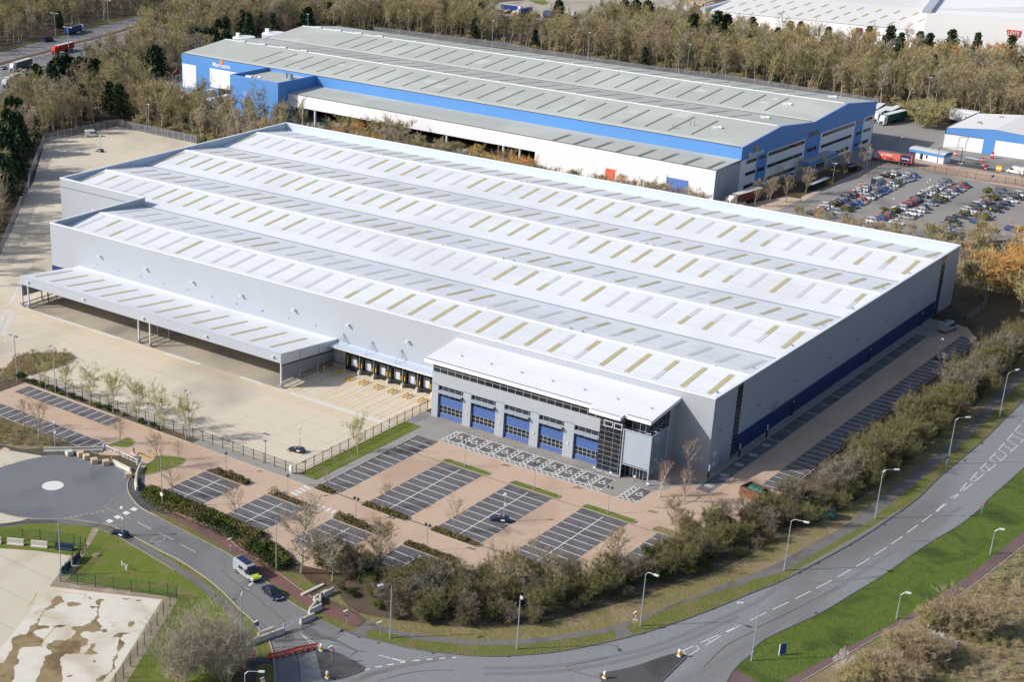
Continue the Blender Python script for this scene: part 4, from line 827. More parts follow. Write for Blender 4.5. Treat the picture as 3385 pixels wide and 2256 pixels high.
for k_ in range(7): x = -54+7.4*k_; m = MB(); m.box(x-.1,x+.1,-7.3,-7.1,orz(-7.2),orz(-7.2)+.3); m.box(x-.3,x+.2,-7.25,-7.15,orz(-7.2)+.25,orz(-7.2)+.32); oobj(m, 'anchor', 'steel_grey', orf)
# glass tower
m = MB(); m.box(-17.45,-12.2,-12.6,-12.5,0,12.05,'glass_dark'); m.box(-12.3,-12.2,-12.5,YF,0,12.05,'glass_dark'); m.box(-17.45,-17.35,-12.5,YF,0,12.05,'glass_dark')
for k_ in range(12): z = .5+1.03*k_; m.box(-17.45,-12.2,-12.66,-12.6,z-.03,z+.03,'steel_grey'); m.box(-12.2,-12.14,-12.6,YF,z-.035,z+.035,'steel_grey')
for x in (-16.2,-14.4,-12.75): m.box(x-.03,x+.03,-12.68,-12.6,0,12.05,'steel_grey')
for x0, x1 in ((-16.6,-14.6),(-14.3,-12.6)):
    for bx_ in ((x0,x1,9.85,9.95),(x0,x1,10.95,11.05),(x0,x0+.1,9.95,10.95),(x1-.1,x1,9.95,10.95)): m.box(bx_[0],bx_[1],-12.76,-12.68,bx_[2],bx_[3],'parapet_cap')
m.box(-17.6,-12.1,-12.8,-12.55,0,.3,'frame_grey'); m.box(-19.0,-17.45,-12.55,-12.5,10.3,12.0,'glass_dark') if False else None; oobj(m, 'glass_tower', None)
m = MB()
for x, z in ((-15.4,9.0),(-14.0,8.1),(-13.8,7.0),(-15.9,4.6),(-14.2,4.2)): m.ball((x,-12.62,z),.07,6,4)
oobj(m, 'interior_lamp', 'brand_orange')
# upper glazing of the east wing, entrance doors
m = MB(); m.box(-12.15,-7.85,YF+.05,YF+.15,8.6,12.2,'glass_dark'); m.box(-7.95,-7.85,YF+.15,-2.6,8.6,12.4,'glass_dark')
for x in (-11.2,-9.6,-8.4): m.box(x-.04,x+.04,YF,YF+.05,8.6,12.2,'frame_grey')
m.box(-12.15,-7.85,YF-.01,YF+.05,10.1,10.18,'frame_grey')
for k_ in range(5): y = -10.9+1.75*k_; m.box(-7.85,-7.8,y-.03,y+.03,8.6,12.4,'steel_grey')
m.box(-7.85,-7.8,YF,-2.6,10.1,10.18,'steel_grey'); oobj(m, 'window', None)
m = MB(); m.box(-12.1,-7.9,YF+.02,YF+.12,0,3.1,'glass_dark')
for x in (-11.9,-10.9,-10.2,-9.5,-8.8,-8.0): m.box(x-.05,x+.05,YF-.04,YF+.02,0,3.0,'frame_grey')
m.box(-12.1,-7.9,YF-.05,YF+.02,2.2,2.3,'frame_grey'); oobj(m, 'entrance_door', None)
# louvred sun screen
m = MB()
for k_ in range(17):
    z = 3.35+.42*k_
    m.add([(-12.0,-12.84,z),(-6.25,-12.84,z),(-6.25,-12.64,z+.33),(-12.0,-12.64,z+.33)], [(0,1,2,3),(3,2,1,0)]); 
    m.add([(-6.15,-12.74,z),(-6.15,-6.5,z),(-6.35,-6.5,z+.33),(-6.35,-12.74,z+.33)], [(0,1,2,3),(3,2,1,0)])
scr = oobj(m, 'louver_screen', 'fin_grey')
m = MB()
for x, y, z0 in ((-12.1,-12.84,0),(-6.15,-12.84,0),(-6.15,-6.45,2.85)): m.box(x-.11,x+.11,y-.11,y+.11,z0,10.4)
for z in (3.1,10.3): m.bar((-12.1,-12.84,z),(-6.15,-12.84,z),.14,.16); m.bar((-6.15,-12.84,z),(-6.15,-6.45,z),.14,.16)
oobj(m, 'screen_frame', 'fin_grey')
for x, y in ((-7.3,-11.9),(-7.0,-10.2),(-6.9,-8.4)): m = MB(); m.tube((-7.9,y,10.2),(x+.3,y,10.4),.05,n=6); m.ball((x+.35,y,10.4),.16,6,4); oobj(m, 'spotlight', 'lamp_head')
# ================================================================ BLUE WAREHOUSE (its own frame: u along the long side, v to the back)
TH = math.atan(.042); BO = Vector((-91.2, 223.93, 0))
BW = thing('warehouse', 'blue and white supermarket depot with green-grey double pitched roof behind the silver warehouse', 'warehouse', BO, -TH)
def bobj(mb, name, mt=None, par=None, **kw): return mb.obj(name, mt, par or BW, **kw)
def UV(p): q_ = p-BO; return (q_.x*math.cos(TH)-q_.y*math.sin(TH), q_.x*math.sin(TH)+q_.y*math.cos(TH), p.z)
VF, VB_, UL = -18.0, 84.2, -262.4
EZ, R_Z, V_Z = 15.4, 18.2, 15.7
rv = [(VF,EZ),(8.3,R_Z),(33.6,V_Z),(58.9,R_Z+.2),(VB_,EZ+.1)]
# roof slopes with dark skylights
bn = 0; rest = MB()
for q_, ((v0,z0),(v1,z1)) in enumerate(zip(rv, rv[1:])):
    m = MB(); m.add([(UL,v0,z0),(0,v0,z0),(0,v1,z1),(UL,v1,z1)], [(0,1,2,3)]); rf = bobj(m, 'roof', 'roof_green')
    up = q_ % 2 == 0; at = lambda y, o=0: z0+(z1-z0)*(y-v0)/(v1-v0)+o
    a, b = (v0+4.3, v0+21.8) if up else (v0+3.5, v0+20)
    for k_ in range(24):
        u_ = -20.9-8.82*k_; mm = MB(); w_ = .38
        mm.add([(u_-w_,a,at(a,.05)),(u_+w_,a,at(a,.05)),(u_+w_,b,at(b,.05)),(u_-w_,b,at(b,.05))], [(0,1,2,3)])
        if up: bobj(mm, 'skylight', 'skylight_dark', rf)
        else: 
            if k_ < 24: bobj(mm, 'skylight', 'skylight_dark', rf)
    rr = random.Random(q_)
    mm = MB()
    for k_ in range(6 if up else 0):
        u_ = rr.uniform(UL+5, -15); y_ = rr.uniform(v0+2, v1-7); d_, e_ = rr.uniform(2,6), rr.uniform(2.5,7)
        mm.add([(u_,y_,at(y_,.03)),(u_+d_,y_,at(y_,.03)),(u_+d_,y_+e_,at(y_+e_,.03)),(u_,y_+e_,at(y_+e_,.03))], [(0,1,2,3)])
    if up: mm.add([(-150,v0,at(v0,.04)),(-149.5,v0,at(v0,.04)),(-149.5,v1,at(v1,.04)),(-150,v1,at(v1,.04))], [(0,1,2,3)]); mm.add([(UL+2,v0+.3,at(v0+.3,.02)),(-3,v0+.3,at(v0+.3,.02)),(-3,v0+2.6,at(v0+2.6,.02)),(UL+2,v0+2.6,at(v0+2.6,.02))], [(0,1,2,3)]); bobj(mm, 'roof_patch', 'roof_patch', rf)
for v_, z_ in ((8.3,R_Z),(58.9,R_Z+.2)): m = MB(); m.box(UL, -1.5, v_-.18, v_+.18, z_, z_+.16); [m.box(-12-11.5*k_,-11.6-11.5*k_,v_-.3,v_+.3,z_+.16,z_+.4) for k_ in range(21)]; bobj(m, 'ridge', 'ridge_cap')
m = MB(); m.box(UL, -1, 33.4, 33.8, V_Z-.05, V_Z+.12); m.box(UL,-.5,VF-.15,VF+.1,EZ-.02,EZ+.12); bobj(m, 'gutter', 'gutter_dark')
for k_ in range(4):
    m = MB(); m.box(-253+12.1*k_,-249.5+12.1*k_,7.7,8.9,R_Z+.15,R_Z+.8); bobj(m, 'ridge_vent', 'steel_light'); m = MB(); m.box(-254+12.1*k_,-250.5+12.1*k_,58.3,59.5,R_Z+.3,R_Z+.95); bobj(m, 'ridge_vent', 'steel_light')
for u_, v_ in ((-17,-3.5),(-13.5,23.5),(-17.5,48),(-13,75)):
    z_ = np.interp(v_, [r_[0] for r_ in rv], [r_[1] for r_ in rv]); m = MB(); m.box(u_-1.5,u_+.3,v_-.6,v_+.6,z_,z_+.7); m.tube((u_+.3,v_,z_+.4),(u_+1.6,v_,z_+.4),.5,n=8); bobj(m, 'roof_fan', 'steel_light')
m = MB()
for u_, v_ in ((-29.5,-11.3),(-28.6,-10.8),(-26.3,-5.2),(-25,-4.8)): z_ = EZ+(v_-VF)*.106; m.tube((u_,v_,z_),(u_,v_,z_+1.6),.13,n=6)
bobj(m, 'flue', 'steel_grey')
# walls: gable end (east) blue above white with window bands
m = MB(); m.add([(0,VF,10.9),(0,VB_,10.9)]+[(0,a,b) for a, b in reversed(rv)], [(0,1,2,3,4,5,6)]); bobj(m, 'wall', 'blue_clad')
m = MB(); z_ = .25
for (a, b), (c_, d_) in zip(rv, rv[1:]): m.add([(.06,a,b-.22),(.06,c_,d_-.22),(.06,c_,d_+.1),(.06,a,b+.1),(-.3,a,b+.12),(-.3,c_,d_+.12)], [(0,1,2,3),(3,2,5,4)])
bobj(m, 'verge_trim', 'blue_trim')
m = MB(); m.box(-.2,0,VF,VB_,0,10.9); bobj(m, 'wall', 'white_clad')
for a, b in ((-6.9,.1),(28.2,39.6),(68.0,74.6)): m = MB(); m.box(0,.12,a,b,0,11.0); bobj(m, 'wall_panel', 'blue_clad')
def bwin(a, b, z0, z1, x=.05):
    m = MB(); m.box(0,x+.03,a,b,z0,z1,'glass_dark'); n_ = max(2, round((b-a)/1.5))
    for k_ in range(n_+1): y = a+(b-a)*k_/n_; m.box(x+.03,x+.06,y-.04,y+.04,z0,z1,'steel_grey')
    bobj(m, 'window', None)
for a, b in ((-14.1,-7.4),(1.2,27.3),(41.2,66.6),(76,82)):
    bwin(a, b, 9.3, 10.5); 
for a, b in ((-14.1,-7.4),(1.2,26.5),(41.2,65.5),(75.8,82)): bwin(a, b, 5.3, 6.4)
for a, b in ((-14.1,-7.4),(1.2,22.5),(44,64.5),(75.8,81)): bwin(a, b, 1.0, 2.2)
for a, b, z0, z1 in ((-5.8,-1.2,9.4,10.5),(-5.8,-1.2,5.2,6.4),(-5.8,-1.2,1,2.3),(30.5,37.5,11.0,12.4),(30,37,5.6,7),(69.2,73.5,9.4,10.4),(69.2,73.5,5.3,6.4),(69.2,73.5,1.2,2.3)): bwin(a, b, z0, z1, .14)
m = MB(); m.box(0,4.2,24.5,46.2,2.7,3.7); bobj(m, 'porch', 'blue_clad'); m = MB(); m.box(.1,4.0,24.7,46,3.7,3.8); bobj(m, 'porch_roof', 'roof_green')
for v_ in (25.5,28,30.5,38.5,40.5,43): m = MB(); m.box(3.2,3.6,v_-.25,v_+.25,0,2.7); bobj(m, 'column', 'white_clad')
m = MB(); m.box(4.2,4.3,34.8,37.4,2.8,3.7); bobj(m, 'sign', 'yellow_paint')
# south wall
m = MB(); m.box(UL,0,VF,VF+.3,10.9,EZ); bobj(m, 'wall', 'blue_clad'); m = MB(); m.box(UL,-211,VF,VF+.3,0,10.9); bobj(m, 'wall', 'blue_clad')
m = MB(); m.box(UL,UL+.3,VF+.3,VB_,0,EZ); m.box(UL,0,VB_-.3,VB_,0,EZ); bobj(m, 'wall', 'blue_clad')
m = MB(); m.box(-262,-253.6,VF-.08,VF,1,11.1); bobj(m, 'shutter', 'white_clad'); m = MB(); m.box(-245.2,-213,VF-.08,VF,3.2,11.1); bobj(m, 'shutter', 'white_clad')
m = MB(); m.box(-240,-213,VF-.3,VF-.1,0,3.4); bobj(m, 'dock_door', 'dock_black')
def text(name, s, par, loc, rot, size, mt, ext=.03, sx=1):
    cu = bpy.data.curves.new(name, 'FONT'); cu.body = s; cu.size = size; cu.extrude = ext; cu.align_x = 'CENTER'; cu.align_y = 'CENTER'; cu.offset = size*.012
    o = bpy.data.objects.new(name, cu); COL.objects.link(o); cu.materials.append(MATS[mt]); o.parent = par; o.location = loc; o.rotation_euler = rot; o.scale = (sx,1,1); return o
def petal(par, c_, axis, s, mt='brand_orange'):
    m = MB()
    for dx, dz, r_ in ((0,1.0,.62),(-.75,.55,.55),(.75,.55,.55),(-.45,-.25,.5),(.45,-.25,.5),(0,.3,.4)):
        pts = []
        for t in range(8):
            a_ = t*math.pi/4; p_ = (dx*s+r_*s*math.cos(a_)*.8, dz*s+r_*s*math.sin(a_))
            pts.append((c_[0]+p_[0], c_[1], c_[2]+p_[1]) if axis == 'u' else (c_[0], c_[1]+p_[0], c_[2]+p_[1]))
        m.poly(pts if axis != 'u' else pts)
    return m.obj('emblem', mt, par)
text('lettering', 'Morrisons', BW, (-238.2,VF-.1,12.9), (R(90),0,0), 2.5, 'lettering_white'); petal(BW, (-238.2,VF-.14,14.1), 'u', .95)
text('lettering', 'Morrisons', BW, (.16,-8.2,11.9), (R(90),0,R(90)), 2.5, 'lettering_white'); petal(BW, (.2,-8.6,13.4), 'v', .95)
# lower white range along the south side
m = MB(); m.add([(-185.6,-34.3,10.9),(-.05,-34.3,10.9),(-.05,VF,11.4),(-185.6,VF,11.4)], [(0,1,2,3)]); rf = bobj(m, 'roof', 'roof_green')
for k_ in range(8): u_ = -3.1-8.35*k_; m = MB(); m.add([(u_-.7,-33.9,10.97),(u_+.7,-33.9,10.97),(u_+.7,-23.3,11.28),(u_-.7,-23.3,11.28)], [(0,1,2,3)]); bobj(m, 'skylight', 'skylight_dark', rf)
m = MB(); m.add([(-185.6,-24.5,11.25),(-.1,-24.5,11.25),(-.1,-24.3,11.26),(-185.6,-24.3,11.26)], [(0,1,2,3)]); bobj(m, 'sheet_joint', 'roof_joint', rf)
m = MB(); m.box(-185.6,-68.4,-34.3,-34.0,6.0,10.85); m.box(-68.4,0,-34.3,-34.0,0,10.85); bobj(m, 'wall', 'white_clad')
m = MB(); m.box(-.2,.02,-34.0,VF,0,10.85); bobj(m, 'wall', 'silver_plain'); m = MB(); m.box(-185.6,.05,-34.4,-34.28,10.8,11.0); bobj(m, 'gutter', 'gutter_dark')
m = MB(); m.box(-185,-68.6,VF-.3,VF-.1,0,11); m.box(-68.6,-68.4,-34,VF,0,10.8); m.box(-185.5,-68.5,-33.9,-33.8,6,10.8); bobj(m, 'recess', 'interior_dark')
for u_ in (-177.4,-140,-107,-75,-171,-82): m = MB(); m.box(u_-.35,u_+.35,-34.1,-33.4,0,6.2); bobj(m, 'column', 'steel_light')
m = MB(); m.box(-40,-36.3,-34.4,-34.3,0,5.0); bobj(m, 'door', 'door_red'); m = MB(); m.box(-17.1,-9.2,-34.38,-34.3,0,5.9); bobj(m, 'shutter', 'door_blue')
# blue annexe block
m = MB(); m.box(-211.2,-184.9,-40,-39.7,0,15.4); m.box(-211.2,-210.9,-39.7,VF,0,15.4); m.box(-185.2,-184.9,-39.7,VF,0,15.4); bobj(m, 'wall', 'blue_clad')
m = MB(); m.box(-210.9,-185.2,-39.7,VF,14.0,14.1); rf = bobj(m, 'roof', 'roof_green')
m = MB(); m.box(-211.3,-184.8,-40.1,-39.6,15.4,15.55); m.box(-185.3,-184.8,-39.6,VF,15.4,15.55); m.box(-211.3,-210.8,-39.6,VF,15.4,15.55); bobj(m, 'parapet', 'blue_trim')
for a in ((-196,-25,1.8),(-193.3,-25.5,1.9),(-189,-30,1.7)): m = MB(); m.box(a[0],a[0]+1.5,a[1],a[1]+1.5,14.1,14.1+a[2]); bobj(m, 'roof_plant', 'steel_grey')
m = MB(); m.box(-206,-203,-36.5,-35,14.1,15.3); bobj(m, 'roof_plant', 'white_clad'); m = MB(); m.tube((-199,-36,14.1),(-199,-36,15.6),.4,n=8); m.tube((-199,-36,15.4),(-197.8,-36,15.6),.4,n=8); bobj(m, 'duct', 'steel_light')
m = MB(); m.box(-203.8,-201.5,-40.06,-40,6.3,9.8); bobj(m, 'louver', 'blue_trim')
# tanks behind its west end
for (vv, xx, y_), l_, hh in ((('A',2110,330),'low white topped round tank at the west end of the blue depot',8.5), (('B',275,330),'taller galvanised round tank with railed top behind the blue depot roof',14)):
    p = G(vv, xx, y_, 0); p = G(vv, xx, y_-(5 if hh < 10 else 40), hh); t = thing('storage_tank', l_, 'tank', (p.x,p.y,0)); m = MB(); m.tube((0,0,0),(0,0,hh),5.6,n=24); m.obj('shell', 'tank_metal', t); m = MB(); m.tube((0,0,hh),(0,0,hh+.5),5.7,5.2,n=24); m.box(-5,-3,-.5,.5,hh+.5,hh+2); m.obj('cap', 'white_clad', t)
# ================================================================ SMALL BLUE AND WHITE WAREHOUSE
SW = thing('warehouse', 'small blue and white warehouse with two big white shutters near the gatehouse', 'warehouse', (-56,318.5,0))
def sobj(mb, name, mt=None, par=None):
    o = mb.obj(name, mt, par or SW); 
    if par is None: o.matrix_parent_inverse = Matrix.Translation((56,-318.5,0))
    return o
x0, xm, x1, y0, y1 = -64.9, -48.1, -20, 318.5, 352
m = MB(); m.add([(x0,y0,5.3),(x1,y0,5.3),(x1,y0,7.4),(xm,y0,8.9),(x0,y0,7.3)], [(0,1,2,3,4)]); m.box(-51.1,-47.0,y0-.05,y0,0,5.3); m.box(x0,x1,y1-.3,y1,0,7.3); m.box(x0,x0+.3,y0,y1,5.3,7.3); sobj(m, 'wall', 'blue_clad')
m = MB(); m.box(x0,-51.1,y0-.02,y0+.2,0,5.3); sobj(m, 'shutter', 'white_clad'); m = MB(); m.box(-47,-24,y0-.02,y0+.2,0,5.3); sobj(m, 'shutter', 'white_clad'); m = MB(); m.box(-24,x1,y0,y0+.2,0,5.3); m.box(x0,x0+.3,y0+.2,y1,0,5.3); sobj(m, 'wall', 'white_clad')
m = MB(); m.add([(x0,y0,7.4),(xm,y0,9),(xm,y1,9),(x0,y1,7.4)], [(0,1,2,3)]); r1_ = sobj(m, 'roof', 'far_roof'); m = MB(); m.add([(xm,y0,9),(x1,y0,7.4),(x1,y1,7.4),(xm,y1,9)], [(0,1,2,3)]); sobj(m, 'roof', 'far_roof')
m = MB(); m.box(x0-.1,x0+.3,y0-.1,y1,7.2,7.6); m.box(x0,-51.1,y0-.12,y0,5.2,5.4); sobj(m, 'gutter', 'gutter_dark')
for a, b in ((-57,330),(-40,328),(-54,345)): m = MB(); m.box(a-.6,a+.6,b-.6,b+.6,7.6,8.8); sobj(m, 'roof_vent', 'steel_grey')
# gatehouse
GH = thing('gatehouse', 'single storey white gatehouse with blue fascia and curved pale roof beside the coral lorry', 'gatehouse', (-61,297,0), R(-3))
L_, W_ = 13.0, 5.0
pA = G('c',905,700); pB = G('c',1305,780)
GH.location = ((pA.x+pB.x)/2-.3, (pA.y+pB.y)/2+W_/2, 0); GH.rotation_euler[2] = ang((pA.x,pA.y),(pB.x,pB.y)); 
m = MB(); m.box(-5.0,5.7,-W_/2,W_/2,0,2.3); m.obj('wall', 'white_clad', GH); m = MB(); m.box(-7.6,5.9,-W_/2-.3,W_/2+.3,2.3,3.2); m.obj('fascia', 'blue_clad', GH)
m = MB(); 
for a, b, c_, d_ in ((-2.9,3.2,-1.3,3.75),(-1.3,3.75,1.3,3.75),(1.3,3.75,2.9,3.2)): m.add([(-7.7,a,b),(6,a,b),(6,c_,d_),(-7.7,c_,d_)], [(0,1,2,3)])
m.obj('roof', 'roof_patch', GH); m = MB(); m.box(-3.2,-2.2,-W_/2-.04,-W_/2,.2,2.1); m.box(-1,-.4,-W_/2-.04,-W_/2,.8,2.0); m.obj('window', 'glass_dark', GH); m = MB(); m.box(-7.4,-7.1,-2.4,-2.1,0,2.3); m.box(-7.4,-7.1,2.1,2.4,0,2.3); m.obj('column', 'red_paint', GH)
# ================================================================ FAR WHITE WAREHOUSES
def gz2(v, x, y, z): p = G(v, x, y, z); return (p.x, p.y)
FW = thing('warehouse', 'wide low white warehouse with flat pale roof and rows of rooflights beyond the north wood', 'warehouse', (-190,560,0))
def fobj(mb, name, mt, par):
    o = mb.obj(name, mt, par); o.matrix_parent_inverse = Matrix.Translation(-Vector(par.location)); return o
A_ = gz2('g',2000,95,10.5); B_ = gz2('D',1500,275,10.5); dA = Vector(B_)-Vector(A_)
nrm = Vector((-dA.y, dA.x)).normalized(); Ab = gz2('g',2353,0,10.5); 
C_ = tuple(Vector(B_)+nrm*120); D_ = tuple(Vector(A_)+nrm*120)
m = MB(); m.prism([A_,B_,C_,D_], 0, 10.4); fobj(m, 'wall', 'far_white', FW)
m = MB(); off = nrm*1.2; P = [Vector(A_)+off, Vector(B_)+off, Vector(C_), Vector(D_)]; mid = [(P[1]+P[2])/2, (P[0]+P[3])/2]
m.add([(P[0].x,P[0].y,10.6),(P[1].x,P[1].y,10.6),(mid[0].x,mid[0].y,13.2),(mid[1].x,mid[1].y,13.2),(P[2].x,P[2].y,10.6),(P[3].x,P[3].y,10.6)], [(0,1,2,3),(3,2,4,5)]); rf = fobj(m, 'roof', 'far_roof', FW)
du = dA.normalized()
for r_ in (9, 24, 40):
    for k_ in range(12):
        a = Vector(A_)+du*(8+dA.length/12.2*k_+(r_ % 7)*.6)+nrm*r_; b = a+nrm*9; w_ = du*.6; za = 10.65+2.6*r_/60; zb = 10.65+2.6*(r_+9)/60
        m = MB(); m.add([(a.x-w_.x,a.y-w_.y,za),(a.x+w_.x,a.y+w_.y,za),(b.x+w_.x,b.y+w_.y,zb),(b.x-w_.x,b.y-w_.y,zb)], [(0,1,2,3)]); o = m.obj('skylight', 'skylight_tan', rf)
m = MB(); a = Vector(A_); b = Vector(D_); m.bar((a.x,a.y,11.2),(b.x,b.y,11.2),3,1.6); fobj(m, 'barrel_roof', 'steel_light', FW)
m = MB(); p = gz2('D',925,265,8); m.box(p[0]-1.5,p[0]+1.5,p[1]-.3,p[1]+.3,6,9.5); fobj(m, 'door', 'rust', FW)
TW = thing('warehouse', 'tall white warehouse carrying a red batwing sign beyond the orange tinted trees', 'warehouse', (-90,560,0))
E_ = gz2('D',1510,108,20); F_ = gz2('D',2352,160,20); dE = Vector(F_)-Vector(E_); F_ = tuple(Vector(E_)+dE.normalized()*110); n2 = Vector((-dE.y, dE.x)).normalized()
m = MB(); H2 = tuple(Vector(E_)+n2*140); G2_ = tuple(Vector(F_)+n2*140); m.prism([E_,F_,G2_,H2], 0, 20); fobj(m, 'wall', 'far_white', TW)
m = MB(); m.bar((E_[0],E_[1],20.6),(H2[0],H2[1],20.6),4,1.6); fobj(m, 'barrel_roof', 'steel_light', TW)
m = MB(); q0, q1, q2 = Vector(E_)+n2*14, Vector(F_)+n2*30, Vector(E_)+dE.normalized()*50+n2*50; m.add([(q0.x,q0.y,20.05),(q1.x,q1.y,20.05),(q2.x,q2.y,20.05)], [(0,1,2)]); fobj(m, 'roof', 'far_roof', TW)
m = MB()
for k_ in range(4): a = Vector(E_)+dE.normalized()*(48+3*k_)+n2*(40+16*k_); b = a+dE.normalized()*22; m.bar((a.x,a.y,20.5),(b.x,b.y,20.3),1.4,.8)
fobj(m, 'roof_strip', 'steel_grey', TW)
sg = G('D',2265,286,14); eN = dE.normalized(); sp_ = Vector(E_)+eN*((Vector((sg.x,sg.y))-Vector(E_)).dot(eN))
m = MB(); f_ = lambda s, z, o=.3: (sp_.x+eN.x*s-n2.x*o, sp_.y+eN.y*s-n2.y*o, z)
pz = []
# height of the sign on that wall plane
def onwall(v, x, y):
    a = VW[v]; sx, sy = a[0]+x/a[2], a[1]+y/a[2]; d = AF + AR*((sx-IW/2-PPX)/FPX) - AU*((sy-IH/2-PPY)/FPX)
    n3 = Vector((n2.x,n2.y,0)); t = (Vector((E_[0],E_[1],0))-CPOS).dot(n3)/d.dot(n3); p = CPOS+d*t; return ((Vector((p.x,p.y))-Vector(E_)).dot(eN), p.z)
cs = [onwall('D',2200,252), onwall('D',2332,264), onwall('D',2310,320), onwall('D',2208,306)]
m = MB(); m.poly([(E_[0]+eN.x*s-n2.x*.3, E_[1]+eN.y*s-n2.y*.3, z) for s, z in reversed(cs)]); fobj(m, 'sign', 'red_sign', TW)
sc_ = sum(s for s, z in cs)/4; zc_ = sum(z for s, z in cs)/4
tx = text('lettering', "LEVI'S", TW, (0,0,0), (R(90),0,ang((0,0),(eN.x,eN.y))), (cs[0][1]-cs[3][1])*.75, 'lettering_white', .05, .95)
tx.matrix_parent_inverse = Matrix.Translation(-Vector(TW.location)); tx.location = (E_[0]+eN.x*sc_-n2.x*.5, E_[1]+eN.y*sc_-n2.y*.5, zc_)
# ================================================================ VEGETATION
def rv3(rg): 
    v = rg.normal(size=3); return v/np.linalg.norm(v)
class Slv:
    """collects thin triangles and quads quickly"""
    def __init__(s): s.v = []; s.f = []
    def tri(s, a, b, c): k = len(s.v); s.v += [a, b, c]; s.f.append((k, k+1, k+2))
    def quad(s, c, x, y): k = len(s.v); s.v += [c-x-y, c+x-y, c+x+y, c-x+y]; s.f.append((k, k+1, k+2, k+3))
    def mesh(s, name, mt):
        me = bpy.data.meshes.new(name); me.from_pydata([tuple(p) for p in s.v], [], s.f); me.materials.append(MATS[mt]); me.update(); return me
def bare(seed, h, r, clear=.3, n1=12, n2=5, nt=10, tl=1.1, tw=.05, up=.7, stems=1, tr=.16, bark='bark_grey', twig='twig_brown', flat=.0):
    rg = np.random.default_rng(seed); W = MB(); S = Slv()
    def tw3(p, d, L, w):
        q_ = np.cross(d, rv3(rg)); q_ /= (np.linalg.norm(q_)+1e-6); S.tri(p-q_*w, p+q_*w, p+d*L)
    for st in range(stems):
        a0 = rg.uniform(0, 6.28); lean = rg.uniform(.05,.2)*(3.0 if stems > 1 else .6)
        base = np.array([math.cos(a0), math.sin(a0), 0])*(0.25*r*(stems > 1)*rg.uniform(.2,1)); H = h*rg.uniform(.82,1) if stems > 1 else h
        pts = [base]; d = np.array([math.cos(a0)*lean, math.sin(a0)*lean, 1.0])
        for k in range(4): d = d+rg.normal(size=3)*.07; pts.append(pts[-1]+d/np.linalg.norm(d)*H*.93/4)
        rad = tr/(stems**.5)
        for k in range(4): W.tube(pts[k], pts[k+1], rad*(1-k*.22), rad*(1-(k+1)*.22), 5, cap=False)
        for i in range(n1):
            t = clear+(1-clear)*((i+.5)/n1); f = t*4; k = min(int(f), 3); p = pts[k]+(pts[k+1]-pts[k])*(f-k)
            az = i*2.4+rg.uniform(-.5,.5); e = up+rg.uniform(-.25,.25)+.3*(t-.5)
            tt = (t-clear)/(1-clear); L = r*(math.sin(math.pi*(.22+.70*tt)) if not flat else 1.0-.55*tt)*rg.uniform(.8,1.15)/max(math.cos(e), .45)*.85
            dr = np.array([math.cos(az)*math.cos(e), math.sin(az)*math.cos(e), math.sin(e)])
            mid = p+dr*L*.5; end = mid+(dr+np.array([0,0,.25])+rg.normal(size=3)*.1)*L*.5
            W.tube(p, mid, rad*.40, rad*.26, 4, cap=False); W.tube(mid, end, rad*.26, rad*.10, 3, cap=False)
            for j in range(n2):
                u = rg.uniform(.25,1.0); q = p+(mid-p)*2*u if u < .5 else mid+(end-mid)*(2*u-1)
                d2 = dr*.6+rv3(rg)*.75+np.array([0,0,.35]); d2 /= np.linalg.norm(d2); L2 = L*rg.uniform(.28,.5)
                tw3(q, d2, L2, tw*.9)
                for _ in range(nt):
                    s_ = rg.uniform(.1,1); d3 = d2*.7+rv3(rg)*.8+np.array([0,0,.3]); d3 /= np.linalg.norm(d3)
                    o = q+d2*L2*s_; l3 = tl*rg.uniform(.5,1.2); tw3(o, d3, l3, tw*.6)
                    d4 = d3+rv3(rg)*.6; tw3(o+d3*l3*.35, d4/np.linalg.norm(d4), l3*.6, tw*.5)
    return (W.mesh('trunk', bark), S.mesh('crown', twig))
def leafy(seed, h, r, n=900, sz=.28, clumps=9, leaf='leaf_dark', bark='bark_dark', z0=.0, trunk=True, squash=1.0):
    rg = np.random.default_rng(seed); S = Slv(); W = MB()
    W.tube((0,0,0), (0,0,h*.6), .12, .05, 5, cap=False)
    cs = []
    for k in range(clumps):
        a = k*2.4; rr = r*.62*math.sqrt((k+.3)/clumps); z = z0+(h-z0)*rg.uniform(.28,.72)
        cs.append((np.array([rr*math.cos(a), rr*math.sin(a), z]), r*rg.uniform(.32,.5)))
    for i in range(n):
        c, cr = cs[i % clumps]; d = rv3(rg); d[2] = abs(d[2])*1.0-.35*rg.random(); p = c+d*np.array([cr, cr, cr*squash*min(1.6, max(.6, (h-z0)/(2*r)))])*rg.uniform(.55,1.08)
        if p[2] < .05: p[2] = rg.uniform(.05,.3)
        x = rv3(rg); y = np.cross(x, d); y /= (np.linalg.norm(y)+1e-6); s_ = sz*rg.uniform(.5,1.2); S.quad(p, x*s_*.5, y*s_*.35)
    return (W.mesh('trunk', bark), S.mesh('crown', leaf))
def conifer(seed, h, r, leaf='needle'):
    rg = np.random.default_rng(seed); S = Slv(); W = MB(); W.tube((0,0,0), (0,0,h), .2, .04, 6, cap=False)
    nl = 13
    for k in range(nl):
        t = k/nl; z = h*(.18+.80*t); R_ = r*(1-t)**.7*rg.uniform(.75,1.15)+.3
        for i in range(9):
            a = i*.7+k*.37+rg.uniform(-.2,.2); d = np.array([math.cos(a), math.sin(a), -.12+rg.uniform(-.1,.25)]); L = R_*rg.uniform(.6,1.15)
            for q in range(9):
                s_ = (q+.6)/9; p = np.array([0,0,z])+d*L*s_+rg.normal(size=3)*.16; x = rv3(rg)*.50; y = rv3(rg)*.26; S.quad(p, x, y)
    return (W.mesh('trunk', 'bark_dark'), S.mesh('crown', leaf))
